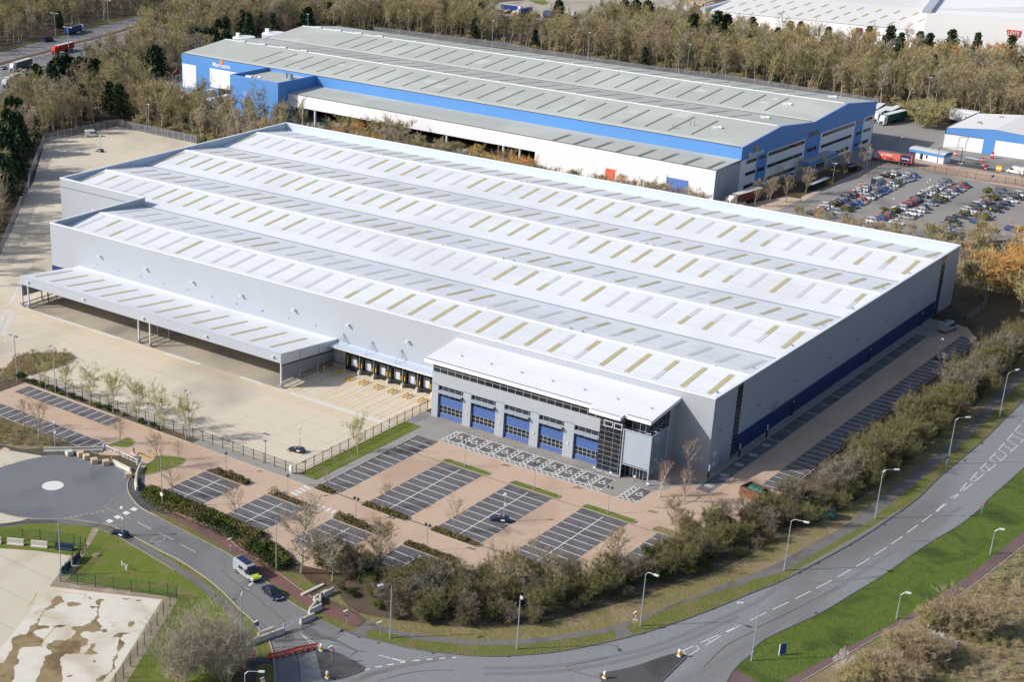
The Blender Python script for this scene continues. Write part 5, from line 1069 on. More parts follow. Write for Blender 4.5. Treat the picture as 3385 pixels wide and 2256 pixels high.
def plant(proto, name, label, cat, loc, rz=0, s=1.0, group=None, sz=None):
    t = thing(name, label, cat, (loc[0], loc[1], loc[2] if len(loc) > 2 else 0), rz, group); t.scale = (s, s, sz or s)
    for nm, me in zip(('trunk', 'crown') if cat != 'shrub' else ('stem', 'foliage'), proto):
        o = bpy.data.objects.new(nm, me); COL.objects.link(o); o.parent = t
    return t
VR = random.Random(77)
# woodland prototypes (13 m tall), a few hues
WOOD = []
for k_, (tw_, bk_) in enumerate((('twig_brown','bark_grey'),('twig_olive','bark_pale'),('twig_olive','bark_grey'),('twig_tan','bark_pale'),('twig_moss','bark_grey'),('twig_brown','bark_dark'),('twig_olive','bark_grey'),('twig_grey','bark_pale'))):
    WOOD.append(bare(100+k_, 12+1.2*(k_ % 3), 2.8+.5*(k_ % 3), .32, 12, 5, 8, 1.6, .085, 1.0, tr=.20, bark=bk_, twig=tw_))
ORANGE = [bare(130+k_, 12, 3.2, .22, 12, 5, 9, 1.5, .12, .95, tr=.18, bark='bark_pale', twig='twig_orange') for k_ in range(2)]
CON = [conifer(140, 13, 4.2), conifer(141, 15, 3.6), conifer(142, 9, 4.4)]
LIME = bare(150, 11, 3.8, .15, 12, 6, 10, 1.4, .13, .8, twig='twig_yellow', bark='bark_pale')
def inpoly(x, y, P):
    c = False; n = len(P); j = n-1
    for i in range(n):
        if (P[i][1] > y) != (P[j][1] > y) and x < (P[j][0]-P[i][0])*(y-P[i][1])/(P[j][1]-P[i][1])+P[i][0]: c = not c
        j = i
    return c
def onscreen(x, y, z, mx=60):
    d = Vector((x, y, z))-CPOS; dz = d.dot(AF)
    if dz <= 0: return None
    sx = IW/2+PPX+FPX*d.dot(AR)/dz; sy = IH/2+PPY-FPX*d.dot(AU)/dz
    return (sx, sy, dz) if -mx < sx < IW+mx and -mx*1.2 < sy < IH+mx else None
def vis_tree(x, y, h=12):
    return onscreen(x, y, 0, 150) or onscreen(x, y, h, 60)
def scatter(P, step, seed, jit=.45):
    rg = random.Random(seed); xs = [p[0] for p in P]; ys = [p[1] for p in P]; out = []
    y = min(ys)
    while y < max(ys):
        x = min(xs)
        while x < max(xs):
            a, b = x+rg.uniform(-jit, jit)*step, y+rg.uniform(-jit, jit)*step
            if inpoly(a, b, P): out.append((a, b))
            x += step
        y += step
    return out
W1 = PT('e -700,1900 0,1640 230,1500 450,1290 700,1170 1000,1130 1300,1010 1700,830 2100,660 2352,500 A 1180,150 1300,90', 12) + [(-440,395),(-425,330),(-400,300),(-378,235),(-381,205),(-352,194),(-345,172),(-328,152),(-325,110),(-282,66),(-224,4),(-203,-22),(-260,-70),(-420,20)]
S1 = [(-326,149),(-345,172),(-352,194),(-330,178),(-290,170),(-240,166),(-236,141),(-276,146)]
S2 = [(-240,166),(-238,190),(-188,189),(-100,181),(-70,178),(-74,164),(-150,162)]
N1 = [(-436,335),(-412,372)]+[(p[0], p[1]+4) for p in PT('B 1140,228 2352,375 C 420,415 1400,560 2150,650 D 430,745 1100,850', 3)]+[(-60,376),(-5,356),(62,350),(75,470)]+PT('D 2352,420 1900,380 1500,345 1200,300 700,310 400,250 0,215', 12)
N1 += list((PT('g 2060,150 1900,90 1500,70 1250,90 900,130 560,180 400,175 90,190 110,60 90,-40', 11)))+PT('B 900,-60 300,-60 A 1800,-40 1400,100', 10)
W2 = [(p[0]-9, p[1]) for p in mw_far]+[(-700,520),(-760,300),(-560,150)]
N3 = PT('g -400,60 150,0 100,-40 B 1200,-60 900,-20 1500,40')+PT('g -300,120')
allp = []
for P, st, sd_ in ((W1,5.0,1),(S1,5.0,2),(N1,5.4,3),(W2,6.0,4)):
    for a, b in scatter(P, st, sd_):
        if vis_tree(a, b): allp.append((a, b, {1:'W1',2:'S1',3:'N1',4:'W2'}[sd_]))
CONLIST = (('A', ((560,455,2,1.3),(500,470,2,1.3),(620,480,0,.8),(690,480,2,1.3),(760,490,2,1.1),(825,500,2,1.0),(310,545,2,1.1),(440,520,2,1.0),(790,590,2,.9)), 'dark evergreen in the clump beside the motorway'),
                    ('A', ((560,680,2,.9),(640,675,2,.9),(940,690,0,.8),(1025,705,0,.85),(1090,400,2,.7),(1335,375,2,1.3),(350,680,2,.7),(520,690,2,.7)), 'dark evergreen scattered through the wood above the west yard'),
                    ('A', ((90,820,2,1.2),(150,840,2,1.1),(60,930,2,1.4),(130,960,2,1.3),(40,1080,2,1.4),(150,1180,0,.8),(20,1320,2,1.3),(20,1180,2,1.2)), 'dark evergreen at the left margin of the west wood'),
                    ('A', ((1700,230,2,1.1),(1790,230,2,1.1),(1850,230,2,1.1),(1950,130,0,.8),(1885,150,0,.8),(2145,90,1,.9),(2225,35,2,.9),(1960,255,2,.9)), 'dark evergreen near the round tanks'),
                    ('B', ((270,95,1,.9),(570,50,2,1.1),(60,90,1,.9),(130,40,2,.8)), 'dark evergreen behind the roof of the blue depot'),
                    ('D', ((15,140,2,1.0),(340,170,0,.75),(430,172,0,.75),(670,218,0,.8),(1025,212,0,.8),(1212,204,0,1.0),(1300,265,1,.9),(1465,258,0,.85),(1548,272,0,.85),(1745,240,0,1.0),(1965,262,1,.9),(2260,292,0,.9)), 'dark evergreen rising in front of the white warehouses'),
                    ('C', ((1820,100,0,1.1),(2030,75,0,1.2),(2110,105,0,1.1),(1220,-10,2,1.2),(1320,-10,2,1.3),(1420,-5,2,1.3),(650,-10,2,1.0)), 'dark evergreen by the corner of the low white warehouse'))
CPTS = []
for v_, lst, l_ in CONLIST:
    for x, y, k_, s_ in lst: q_ = G(v_, x, y, (13,15,9)[k_]*s_*1.35); CPTS.append((q_.x, q_.y))
def front_of_conifer(a, b):
    for cx_, cy_ in CPTS:
        d = Vector((CX-cx_, CY-cy_)).normalized(); r_ = Vector((a-cx_, b-cy_)); t = r_.dot(d)
        if -4 < t < 17 and (r_-d*t).length < 5: return True
    return False
# keep clear of yards, tanks and skips
def clear_of(a, b):
    if front_of_conifer(a, b): return False
    if -380 < a < -345 and 196 < b < 232: return False
    
    return True
allp = [p for p in allp if clear_of(p[0], p[1])]
allp.sort(key=lambda p: (Vector((p[0], p[1], 0))-CPOS).length)
indiv, mass = allp[:120], allp[120:]
WL = {'W1': 'leafless olive brown tree in the dense wood between motorway and west yard fence', 'S1': 'tall leafless tree in the belt behind the grey fence of the west yard', 'N1': 'leafless tree in the broad wood north of the blue depot', 'W2': 'leafless tree in the wood beyond the motorway'}
WG = {'W1': 'trees of the west wood', 'S1': 'trees behind the yard fence', 'N1': 'trees of the north wood', 'W2': 'trees beyond the motorway'}
for a, b, w_ in indiv:
    s_ = VR.uniform(.78,1.12)
    if w_ == 'S1' and a < -285 and VR.random() < .5: plant(ORANGE[VR.randrange(2)], 'willow_tree', 'orange tinted tree behind the north fence of the west yard', 'tree', (a, b), VR.uniform(0,6.28), s_*.95, 'orange trees behind the yard fence'); continue
    plant(WOOD[VR.randrange(8) if w_ != 'S1' else VR.choice((1,3,7,4))], 'tree', WL[w_], 'tree', (a, b), VR.uniform(0,6.28), s_, WG[w_])
def gn_scatter(name, pts, protos, label, group=None):
    """one object of kind stuff: prototypes instanced on its points by geometry nodes"""
    me = bpy.data.meshes.new(name); me.from_pydata([(p[0], p[1], 0) for p in pts], [], [])
    for an, ty, vals in (('sc', 'FLOAT', [p[3] for p in pts]), ('rz', 'FLOAT', [p[4] for p in pts]), ('ix', 'INT', [p[2] for p in pts])):
        at_ = me.attributes.new(an, ty, 'POINT'); at_.data.foreach_set('value', vals)
    o = bpy.data.objects.new(name, me); COL.objects.link(o); o['kind'] = 'stuff'; o['label'] = label; o['category'] = 'wood'
    cl = bpy.data.collections.new(name+'_kinds')
    for k, pr in enumerate(protos):
        jm = MB(); 
        me2 = bpy.data.meshes.new('tree_kind'); v = []; f = []; mi = []
        for q, pm in enumerate(pr):
            off = len(v); v += [tuple(x.co) for x in pm.vertices]; f += [tuple(i+off for i in pl.vertices) for pl in pm.polygons]; mi += [q]*len(pm.polygons); me2.materials.append(pm.materials[0])
        me2.from_pydata(v, [], f); me2.polygons.foreach_set('material_index', mi); me2.update()
        ob = bpy.data.objects.new('%02d_kind' % k, me2); cl.objects.link(ob)
    ng = bpy.data.node_groups.new(name, 'GeometryNodeTree')
    ng.interface.new_socket('Geometry', in_out='INPUT', socket_type='NodeSocketGeometry'); ng.interface.new_socket('Geometry', in_out='OUTPUT', socket_type='NodeSocketGeometry')
    N = ng.nodes; L = ng.links; gi = N.new('NodeGroupInput'); go = N.new('NodeGroupOutput')
    ci = N.new('GeometryNodeCollectionInfo'); ci.inputs[0].default_value = cl; ci.inputs[1].default_value = True; ci.inputs[2].default_value = True
    ip = N.new('GeometryNodeInstanceOnPoints'); L.new(gi.outputs[0], ip.inputs['Points']); L.new(ci.outputs[0], ip.inputs['Instance']); ip.inputs['Pick Instance'].default_value = True
    def na(nm, ty): n_ = N.new('GeometryNodeInputNamedAttribute'); n_.data_type = ty; n_.inputs[0].default_value = nm; return n_
    L.new(na('ix','INT').outputs[0], ip.inputs['Instance Index']); cx = N.new('ShaderNodeCombineXYZ'); L.new(na('rz','FLOAT').outputs[0], cx.inputs[2]); L.new(cx.outputs[0], ip.inputs['Rotation'])
    L.new(na('sc','FLOAT').outputs[0], ip.inputs['Scale']); L.new(ip.outputs[0], go.inputs[0])
    md = o.modifiers.new('scatter', 'NODES'); md.node_group = ng
    return o
mp = []
for a, b, w_ in mass:
    ix = VR.randrange(8); s_ = VR.uniform(.72,1.15)
    if w_ == 'N1' and b > 455 and a > -240 and VR.random() < .35: ix = 8+VR.randrange(2); s_ *= 1.0
    elif VR.random() < .012: ix = 10
    mp.append((a, b, ix, s_, VR.uniform(0,6.28)))
gn_scatter('woodland', mp, WOOD+ORANGE+CON[:1], 'continuous leafless woodland around the industrial estate')
# undergrowth of the woods: low scrub one cannot count
scrub = [bare(160, 2.2, 1.8, .05, 8, 4, 7, .9, .08, .7, stems=3, tr=.05, twig='twig_tan'), bare(161, 1.8, 1.7, .05, 8, 4, 7, .8, .08, .6, stems=3, tr=.05, twig='twig_olive'), leafy(162, 1.6, 1.5, 260, .35, 6, 'leaf_olive')]
ug = []
for P, st, sd_ in ((W1,5.5,11),(S1,4,12),(S2,5,13),(N1,6.5,14)):
    for a, b in scatter(P, st, sd_):
        if vis_tree(a, b, 3) and clear_of(a, b): ug.append((a, b, VR.choice((0,0,1,1,2)), VR.uniform(.7,1.3), VR.uniform(0,6.28)))
gn_scatter('undergrowth', ug, scrub, 'low brown scrub on the woodland floor')
# belt of smaller trees and willows between the two warehouses
SMALL = [bare(170+k_, 7.5, 2.9, .12, 10, 5, 10, 1.1, .085, .75, stems=2, tr=.13, bark='bark_pale', twig=t_) for k_, t_ in enumerate(('twig_olive','twig_orange','twig_grey','twig_tan'))]
for a, b in scatter(S2, 5.6, 21):
    k_ = VR.choice((0,0,1,3,2)) if a < -110 else VR.choice((2,2,0,2,3))
    s_ = VR.uniform(.6,1.0)*(1.25 if b < 172 else .9) if a > -200 else VR.uniform(.9,1.4)
    if vis_tree(a, b, 7): plant(SMALL[k_], 'willow_tree' if k_ == 1 else 'tree', ('orange tinted' if k_ == 1 else 'leafless')+' low tree in the strip behind the silver warehouse', 'tree', (a, b), VR.uniform(0,6.28), s_, 'orange trees between the warehouses' if k_ == 1 else 'low trees between the warehouses')
# orange willows and trees north-east of the warehouse
EB = [(4,141),(-30,160),(-40,168),(-62,180),(-60,190),(-22,196),(-4,206),(0,196),(20,200),(40,190),(52,150),(40,110),(26,112),(23,130),(14,146)]
for a, b in scatter(EB, 6.0, 22):
    if not vis_tree(a, b, 8): continue
    w_ = a > 2 and 148 < b; k_ = 1 if w_ and VR.random() < .75 else VR.choice((0,2,3))
    s_ = VR.uniform(1.1,1.6) if a > 0 else VR.uniform(.55,.85)
    plant(SMALL[k_], 'willow_tree' if k_ == 1 else 'tree', 'glowing orange willow on the rough land east of the car filled car park' if k_ == 1 and w_ else ('low orange bush' if k_ == 1 else 'grey brown leafless tree')+' on the rough land behind the east corner of the silver warehouse', 'tree', (a, b), VR.uniform(0,6.28), s_, 'orange willows' if k_ == 1 else 'trees by the east corner')
# conifers picked out one by one (tops taken from the photo)
for v_, lst, l_ in CONLIST:
    for x, y, k_, s_ in lst:
        s_ *= 1.35; h_ = (13,15,9)[k_]*s_; p = G(v_, x, y, h_); plant(CON[k_], 'evergreen_tree', l_, 'evergreen', (p.x, p.y), VR.uniform(0,6.28), s_, l_.replace('dark evergreen', 'evergreens'))
IV = leafy(180, 11, 3.2, 1500, .5, 12, 'leaf_dark')
p = G('D',1950,550,10); plant(IV, 'evergreen_tree', 'ivy covered dark tree standing alone in the middle of the north wood', 'evergreen', (p.x, p.y), 0, .95)
p = G('D',220,600,8); plant(IV, 'evergreen_tree', 'ivy clad trunk just behind the blue depot roof by the north fence', 'evergreen', (p.x, p.y), 0, .7)
p = G('C',1570,258,10); plant(LIME, 'tree', 'pale yellow green rounded tree alone in the north wood', 'tree', (p.x, p.y), 0, 1.0)
for v_, x, y in (('A',1180,745),('A',1290,735),('A',1390,760)):
    p = G(v_, x, y, 11); plant(ORANGE[0], 'tree', 'orange tipped leafless tree beside the skip yard', 'tree', (p.x, p.y), VR.uniform(0,6), .95, 'orange tipped trees by the skips')
OB = [bare(190, 4.5, 4.2, .1, 12, 5, 10, 1.1, .1, .5, stems=3, tr=.1, twig='twig_olive')]
for x, y, s_ in ((900,190,1.2),(1000,215,1.2),(1090,230,1.3),(1180,240,1.3),(1010,290,1.1),(830,160,1.0),(1120,300,1.1),(1210,150,1.2)):
    p = G('c', x, y, 0); plant(OB[0], 'tree', 'spreading leafless tree in the thicket between lorry yard and gatehouse', 'tree', (p.x, p.y), VR.uniform(0,6), s_, 'thicket between lorry yard and gatehouse')
# ---- trees of the front car park and yard edge, each where it stands
YT = [bare(200+k_, 6.0, 2.5, .28, 14, 6, 12, .75, .045, .95, tr=.12, bark='bark_pale', twig='twig_lime') for k_ in range(3)]
names_ = ('first','second','third','fourth','fifth','sixth','seventh')
for k_, (x, y, t_) in enumerate(((395,485,310),(583,555,350),(775,625,390),(978,695,430),(1188,770,500),(1393,845,595),(1607,925,645))):
    p = G('I', x, y); q_ = GP(1, p.y, 'I', x, t_); plant(YT[k_ % 3], 'tree', 'pale green budding round tree, %s from the west along the railings of the concrete yard' % names_[k_], 'tree', (p.x, p.y), k_*1.3, q_.z/6.0, 'round trees along the railings')
p = G('O',1262,260); plant(YT[1], 'tree', 'budding round tree alone on the grass strip between yard and paved path', 'tree', (p.x, p.y), 2, .98)
CT = [bare(210+k_, 5.5, 1.9, .3, 12, 5, 7, .8, .025, .8, tr=.12, bark='bark_grey', twig='twig_brown') for k_ in range(3)]
for k_, (v_, x, y, tx_, ty_, l_) in enumerate((('I',1040,960,1040,750,'dark branched spreading tree on the small grass island by the gate'),('I',1375,1175,1370,910,'slender leafless tree on the grass wedge inside the gate'),('I',1550,1100,1548,960,'thin sapling at the tip of the grass wedge inside the gate'),
    ('I',1500,1415,1480,1160,'open crowned leafless tree at the corner of the westernmost parking block'),('I',340,965,335,640,'tall leafless tree on the rough land beside the lower bay row'),('I',215,835,205,610,'smaller leafless tree on the rough land near the photo edge'),('O',215,860,215,570,'leafless tree at the corner of the second small parking block'),
    ('O',1480,730,1485,530,'small leafless tree on the planter of the long parking block beside the paved path'),('O',2093,950,2100,690,'small leafless tree on the planter of the middle long parking block'),('O',993,550,993,420,'tiny sapling on the planter at the end of the paved path'),('P',665,1195,670,990,'small leafless tree on the planter of the eastern long parking block'),('O',1060,370,1065,300,'young sapling on the grass strip beside the railings corner'))):
    p = G(v_, x, y); q_ = GP(1, p.y, v_, tx_, ty_); plant(CT[k_ % 3], 'tree', l_, 'tree', (p.x, p.y), k_*1.7, max(q_.z, 1.5)/5.5)
BI = [bare(220+k_, 6.5, 1.7, .25, 14, 5, 7, .8, .028, 1.05, tr=.17, bark='bark_white', twig='twig_red') for k_ in range(2)]
for k_, (x, y, ty_, l_) in enumerate(((1775,640,360,'short white barked birch closest to the louvred screen'),(2040,515,190,'tall white barked birch nearest the bare corner wall'),(1985,680,400,'white barked birch nearest the curved kerb'))):
    p = G('P', x, y); q_ = GP(1, p.y, 'P', x, ty_); plant(BI[k_ % 2], 'birch_tree', l_, 'birch', (p.x, p.y), k_*2, q_.z/6.5)
BT = [bare(230+k_, 9, 3.4, .2, 15, 7, 12, 1.2, .05, .8, tr=.2, bark='bark_grey', twig=('twig_grey','twig_brown')[k_ % 2]) for k_ in range(2)]
for k_, (v_, x, y, ty_, l_, w_) in enumerate((('K',770,630,140,'pale twigged leafless tree with ivy foot beside the red path',0),('K',1440,640,210,'tall leafless tree at the west end of the roadside hedgerow',1),('P',1380,1290,975,'spreading leafless tree between the eastern parking block and the hedgerow',1),('P',1915,980,680,'leafless tree by the planter east of the birches',1),
    ('K',1040,700,370,'low spreading leafless tree between red path and parking block',0),('L',180,850,500,'broad olive tinted leafless tree in the middle of the hedgerow',1),('L',580,800,480,'open leafless tree beside the double ball lamp',1))):
    p = G(v_, x, y); q_ = GP(1, p.y, v_, x, ty_); plant(BT[w_], 'tree', l_, 'tree', (p.x, p.y), k_*2.1, q_.z/9)
BIG = bare(240, 8, 5.4, .06, 16, 8, 8, 1.7, .035, .85, stems=5, tr=.30, bark='bark_pale', twig='twig_grey')
p = G('J',1760,1500); plant(BIG, 'tree', 'big many stemmed leafless tree on the lawn in the lower left corner', 'tree', (p.x, p.y), 0, .85)
for x, y, s_ in ((1560,1600,.8),(1950,1560,.75),(2050,1420,.55)): p = G('J',x,y); plant(BIG, 'tree', 'brown leafless bush around the foot of the big lawn tree', 'tree', (p.x, p.y), x, s_, 'bushes under the lawn tree')
# ---- roadside hedgerow: leafless bushes mixed with ivy
HB = [bare(250+k_, 4.8+.5*(k_ % 3), 2.9, .05, 11, 6, 13, 1.0, .04, .8, stems=3, tr=.1, bark='bark_grey', twig=('twig_dark','twig_moss','twig_ash','twig_moss')[k_]) for k_ in range(4)]
IVY = [leafy(265, 2.2, 2.4, 700, .24, 12, 'leaf_dark', z0=.1)[1], leafy(266, 1.9, 2.4, 600, .24, 12, 'leaf_olive', z0=.1)[1], leafy(267, 2.6, 2.3, 600, .22, 12, 'leaf_mid', z0=.1)[1]]
HL = [leafy(260, 3.4, 2.3, 1500, .26, 10, 'leaf_dark'), leafy(261, 2.8, 2.2, 1300, .25, 9, 'leaf_mid'), leafy(262, 2.0, 1.9, 1000, .24, 8, 'leaf_dark')]
HZ = PT('K 900,560 1150,560 1500,640 1900,690 2300,700 L 0,640 300,690 600,730 800,660 1100,640 1300,590 1500,520 1650,400 1750,290')+[(13,-15),(18.5,0),(19.5,14),(19.5,60),(19.5,112),(22,126),(36,128)]+list(reversed([(x, y) for x, y in bank_in]))
lab_b = 'leafless bush in the dense hedgerow between car park and main road'; lab_l = 'dark ivy thicket in the hedgerow between car park and main road'
nh = 0
for a, b in scatter(HZ, 3.05, 31):
    if not vis_tree(a, b, 4): continue
    dd = min((a-x)**2+(b-y)**2 for x, y in bank_in[::2])**.5
    east = b > 5
    if dd < 1.2: continue
    if (not east and VR.random() < .16) or (east and VR.random() < .10):
        k_ = VR.choice((0,0,1,2)); plant(HL[k_], 'shrub', lab_l, 'shrub', (a, b), VR.uniform(0,6), VR.uniform(.7,1.1) if dd > 2.5 else VR.uniform(.5,.7), 'ivy thickets of the hedgerow')
    else:
        s_ = VR.uniform(.6,1.02)*(1.12 if east and a > 22 else .85); s_ *= .55 if dd < 2.6 else 1
        t_ = plant(HB[VR.randrange(4)], 'shrub', lab_b, 'shrub', (a, b), VR.uniform(0,6), s_, 'leafless bushes of the hedgerow')
        if VR.random() < .7: o_ = bpy.data.objects.new('ivy', IVY[VR.choice((0,0,1,2))]); COL.objects.link(o_); o_.parent = t_; o_.rotation_euler[2] = VR.uniform(0,6)
    nh += 1
print('hedge', nh, 'wood', len(indiv), len(mass), 'ug', len(ug))
# hedge along the red path
LH = [leafy(270, 1.5, 1.5, 900, .2, 8, 'leaf_mid'), leafy(271, 1.5, 1.5, 900, .2, 8, 'hedge_brown'), leafy(272, 1.3, 1.4, 800, .2, 8, 'leaf_olive'), leafy(273, 1.3, 1.3, 900, .18, 7, 'leaf_dark')]
hp = smooth(PT('I 1280,1370 1400,1420 1520,1470 1700,1540 J 1650,70 1850,150 2050,240 2250,330 K 330,290 430,380 540,450 650,570'), 3)
hp2 = smooth(PT('I 1260,1400 1380,1470 1520,1540 J 1560,90 1750,170 1950,260 2150,380 2290,440 K 330,380 470,500 620,600'), 3)
rg_ = np.random.default_rng(9); cntr = 0
for pl_, tones in ((hp, ('leaf_olive','leaf_mid','hedge_brown','leaf_mid','leaf_olive','hedge_brown','leaf_mid')), (hp2, ('leaf_mid','leaf_olive','hedge_brown','leaf_dark','hedge_brown','leaf_mid','leaf_dark'))):
    P_ = [Vector(p) for p in pl_]; n_ = 7; q = len(P_)-1
    for k in range(n_):
        seg = P_[int(q*k/n_):int(q*(k+1)/n_)+1]; S = Slv(); c = seg[len(seg)//2]
        for a, b in zip(seg, seg[1:]):
            for _ in range(int((b-a).length*330)):
                u = rg_.random(); pt = a.lerp(b, u); off = rg_.normal()*.55; hh = (1.45+.35*math.sin(pt.x*1.1)*math.sin(pt.y*.9+pt.x))*max(.25, 1-abs(off)/1.7); z = hh*rg_.uniform(.35,1.05); dn = Vector((-(b-a).y,(b-a).x)).normalized()
                S.quad(np.array([pt.x+dn.x*off*1.6-c.x, pt.y+dn.y*off*1.6-c.y, z]), rv3(rg_)*.11, rv3(rg_)*.09)
        o = bpy.data.objects.new('hedge', S.mesh('hedge', tones[k])); COL.objects.link(o); o.location = (c.x, c.y, 0); o['category'] = 'hedge'
        o['label'] = 'low wild hedge stretch beside the red path, %s, %s from the gate' % ('car park side' if pl_ is hp else 'path side', ('first','second','third','fourth','fifth','sixth','seventh')[k]); o['group'] = 'low hedge by the red path'
# planter hedges of the car park: one hedge thing each
def hedge(x0, x1, y0, y1, h, leaf, label, n=700, sz=.2):
    rg = np.random.default_rng(int(abs(x0)*10)); S = Slv(); 
    for i in range(int(n*(x1-x0)*(y1-y0)/8)):
        x, y = rg.uniform(x0, x1), rg.uniform(y0, y1); hh = h*(.75+.35*math.sin(x*1.7+y)*math.sin(x*.6)); z = hh*rg.uniform(.5,1.05) if .15 < (y-y0)/(y1-y0) < .85 else hh*rg.uniform(.05,.95)
        a = rv3(rg); b = rv3(rg); S.quad(np.array([x-(x0+x1)/2, y-(y0+y1)/2, z]), a*sz*.5, b*sz*.4)
    o = bpy.data.objects.new('hedge', S.mesh('hedge', leaf)); COL.objects.link(o); o.location = ((x0+x1)/2, (y0+y1)/2, .1); o['label'] = label; o['category'] = 'hedge'
hedge(-42.6,-32.9,-55.4,-53.8,.7,'leaf_olive','low olive hedge at the foot of the long parking block nearest the paved path')
hedge(-26.8,-19.5,-55.4,-53.8,.6,'leaf_olive','low olive green planter hedge at the foot of the middle long parking block')
hedge(-10.7,-2.5,-55.4,-53.8,.7,'leaf_olive','low olive green planter hedge at the foot of the eastern long parking block')
hedge(-54.0,-50.0,-55.5,-53.8,.6,'leaf_olive','short planter hedge at the lower end of the single bay row')
hedge(-73.5,-65.2,-63.2,-61.5,1.3,'hedge_brown','boxy brown green hedge on top of the westernmost parking block', 1000)
hedge(-59.3,-57.6,-63.2,-61.5,1.3,'twig_tan','tan ornamental grass clump at the top corner of the second small block', 900); hedge(-57,-49.2,-63.2,-61.5,.35,'hedge_brown','low sparse tan planting on the second small block', 350)
hedge(-43.3,-36.5,-63.2,-61.5,1.4,'leaf_olive','tall boxy green hedge on top of the third small block', 1000); hedge(-36.3,-33.2,-63.2,-61.6,.5,'hedge_brown','sparse brown planting beside the tall boxy hedge', 400)
hedge(-27.2,-17.2,-63.2,-61.5,.7,'hedge_brown','low brown hedge on top of the fourth small block by the hedgerow', 800)
for k_, (x, y, s_) in enumerate(((290,435,1.0),(360,455,1.0),(460,492,1.2),(520,522,.7),(620,552,1.0),(700,578,.7),(838,632,1.0),(930,662,1.2),(1055,705,.7),(1220,770,.9),(1325,805,.9),(1360,830,.6))):
    p = G('I', x, y+12); plant(LH[(3,0,0,2,3,3,2,3,1,3,3,1)[k_]], 'shrub', 'small rounded shrub in the bed under the round trees by the railings', 'shrub', (p.x, p.y), k_, s_*.85, 'small shrubs under the round trees')
p = G('I',190,420); plant(HL[0], 'shrub', 'dense dark green shrub at the west end of the railings', 'shrub', (p.x, p.y), 0, .7)
# scrub south of the plum path, blossom bushes
SE = [bare(280, 4.0, 3.4, .05, 12, 6, 13, 1.0, .045, .6, stems=4, tr=.09, twig='twig_brown'), bare(281, 3.5, 3.0, .05, 12, 6, 13, 1.0, .045, .6, stems=4, tr=.09, twig='twig_olive')]
BL = bare(282, 2.6, 1.8, .05, 10, 5, 9, .7, .05, .7, stems=3, tr=.05, twig='blossom')
for x, y, s_, k_ in ((1520,1120,.7,1),(1680,1130,.9,0),(1850,1150,1.0,0),(2000,1180,.8,0),(1250,1330,.7,1),(1380,1390,.9,0),(1480,1440,.8,0),(1580,1400,.7,0),(1000,1540,.7,1),(1080,1560,.8,1),(820,1640,.8,1),(1180,1600,.9,0),(1780,1040,.7,0),(1300,1620,.8,0),(1950,1080,.7,1)):
    p = G('M', x, y); plant(SE[k_], 'shrub', 'rounded leafless bush on the rough land south of the plum coloured path', 'shrub', (p.x, p.y), x, s_, 'bushes south of the plum path')
for x, y, s_ in ((790,1470,.8),(1150,1500,1.0),(1200,1590,.9),(1570,1300,.9),(1690,1300,.6)): p = G('M', x, y); plant(BL, 'shrub', 'white flowering blackthorn among the bushes in the lower right corner', 'shrub', (p.x, p.y), x, s_, 'white flowering bushes')
# rough tufts on heath and banks (uncountable)
tuft = [bare(290, .55, .5, .02, 5, 2, 4, .35, .03, .8, stems=2, tr=.01, twig='twig_tan'), bare(291, .5, .5, .02, 5, 2, 4, .35, .03, .8, stems=2, tr=.01, twig='twig_olive')]
tp = []
for P, st, sd_ in ((PT('M 1720,900 2352,420 2352,1568 1000,1568 1500,1080'),1.3,41),(PT('I -50,745 330,870 600,975 375,995 -50,960'),.9,42),(isl,1.0,43)):
    for a, b in scatter(P, st, sd_):
        if onscreen(a, b, 0): tp.append((a, b, VR.randrange(2), VR.uniform(.6,1.5), VR.uniform(0,6)))
gn_scatter('rough_grass', tp, tuft, 'coarse dry grass tussocks on the rough land')
# shrubs of the far car park
FS = leafy(295, 1.6, 1.7, 700, .3, 7, 'leaf_olive')
for v_, x, y, s_ in (('i',590,760,.9),('i',790,830,1),('i',900,860,1.1),('i',1900,370,.7),('i',1610,850,.9),('i',1800,880,1.1),('i',1590,290,.6),('j',650,545,1),('j',780,600,1.1),('j',1620,430,1.1),('j',1600,560,1),('j',1740,580,1.2),('j',2060,610,.9),('j',1150,860,.9),('j',1240,880,1),('j',1450,910,1.1),('j',1580,960,1.3),('j',1080,1090,.6),('j',900,1320,1.2),('j',1000,1350,1.2),('j',240,930,.5)):
    p = G(v_, x, y+20); plant(FS, 'shrub', 'rounded green shrub on an island among the rows of parked cars', 'shrub', (p.x, p.y), x, s_, 'shrubs among the parked cars')
for v_, x, y in (('a',1165,1450),('a',1420,1340),('a',1050,1300),('a',1310,1180),('a',900,1500),('i',70,540),('a',1920,1080),('a',2150,1010),('j',2270,330),('j',1500,1330),('a',950,1450),('a',760,1500)):
    p = G(v_, x, y); plant(CT[0], 'tree', 'bare street tree around the staff car park of the blue depot', 'tree', (p.x, p.y), x, 1.35, 'bare trees around the staff car park')
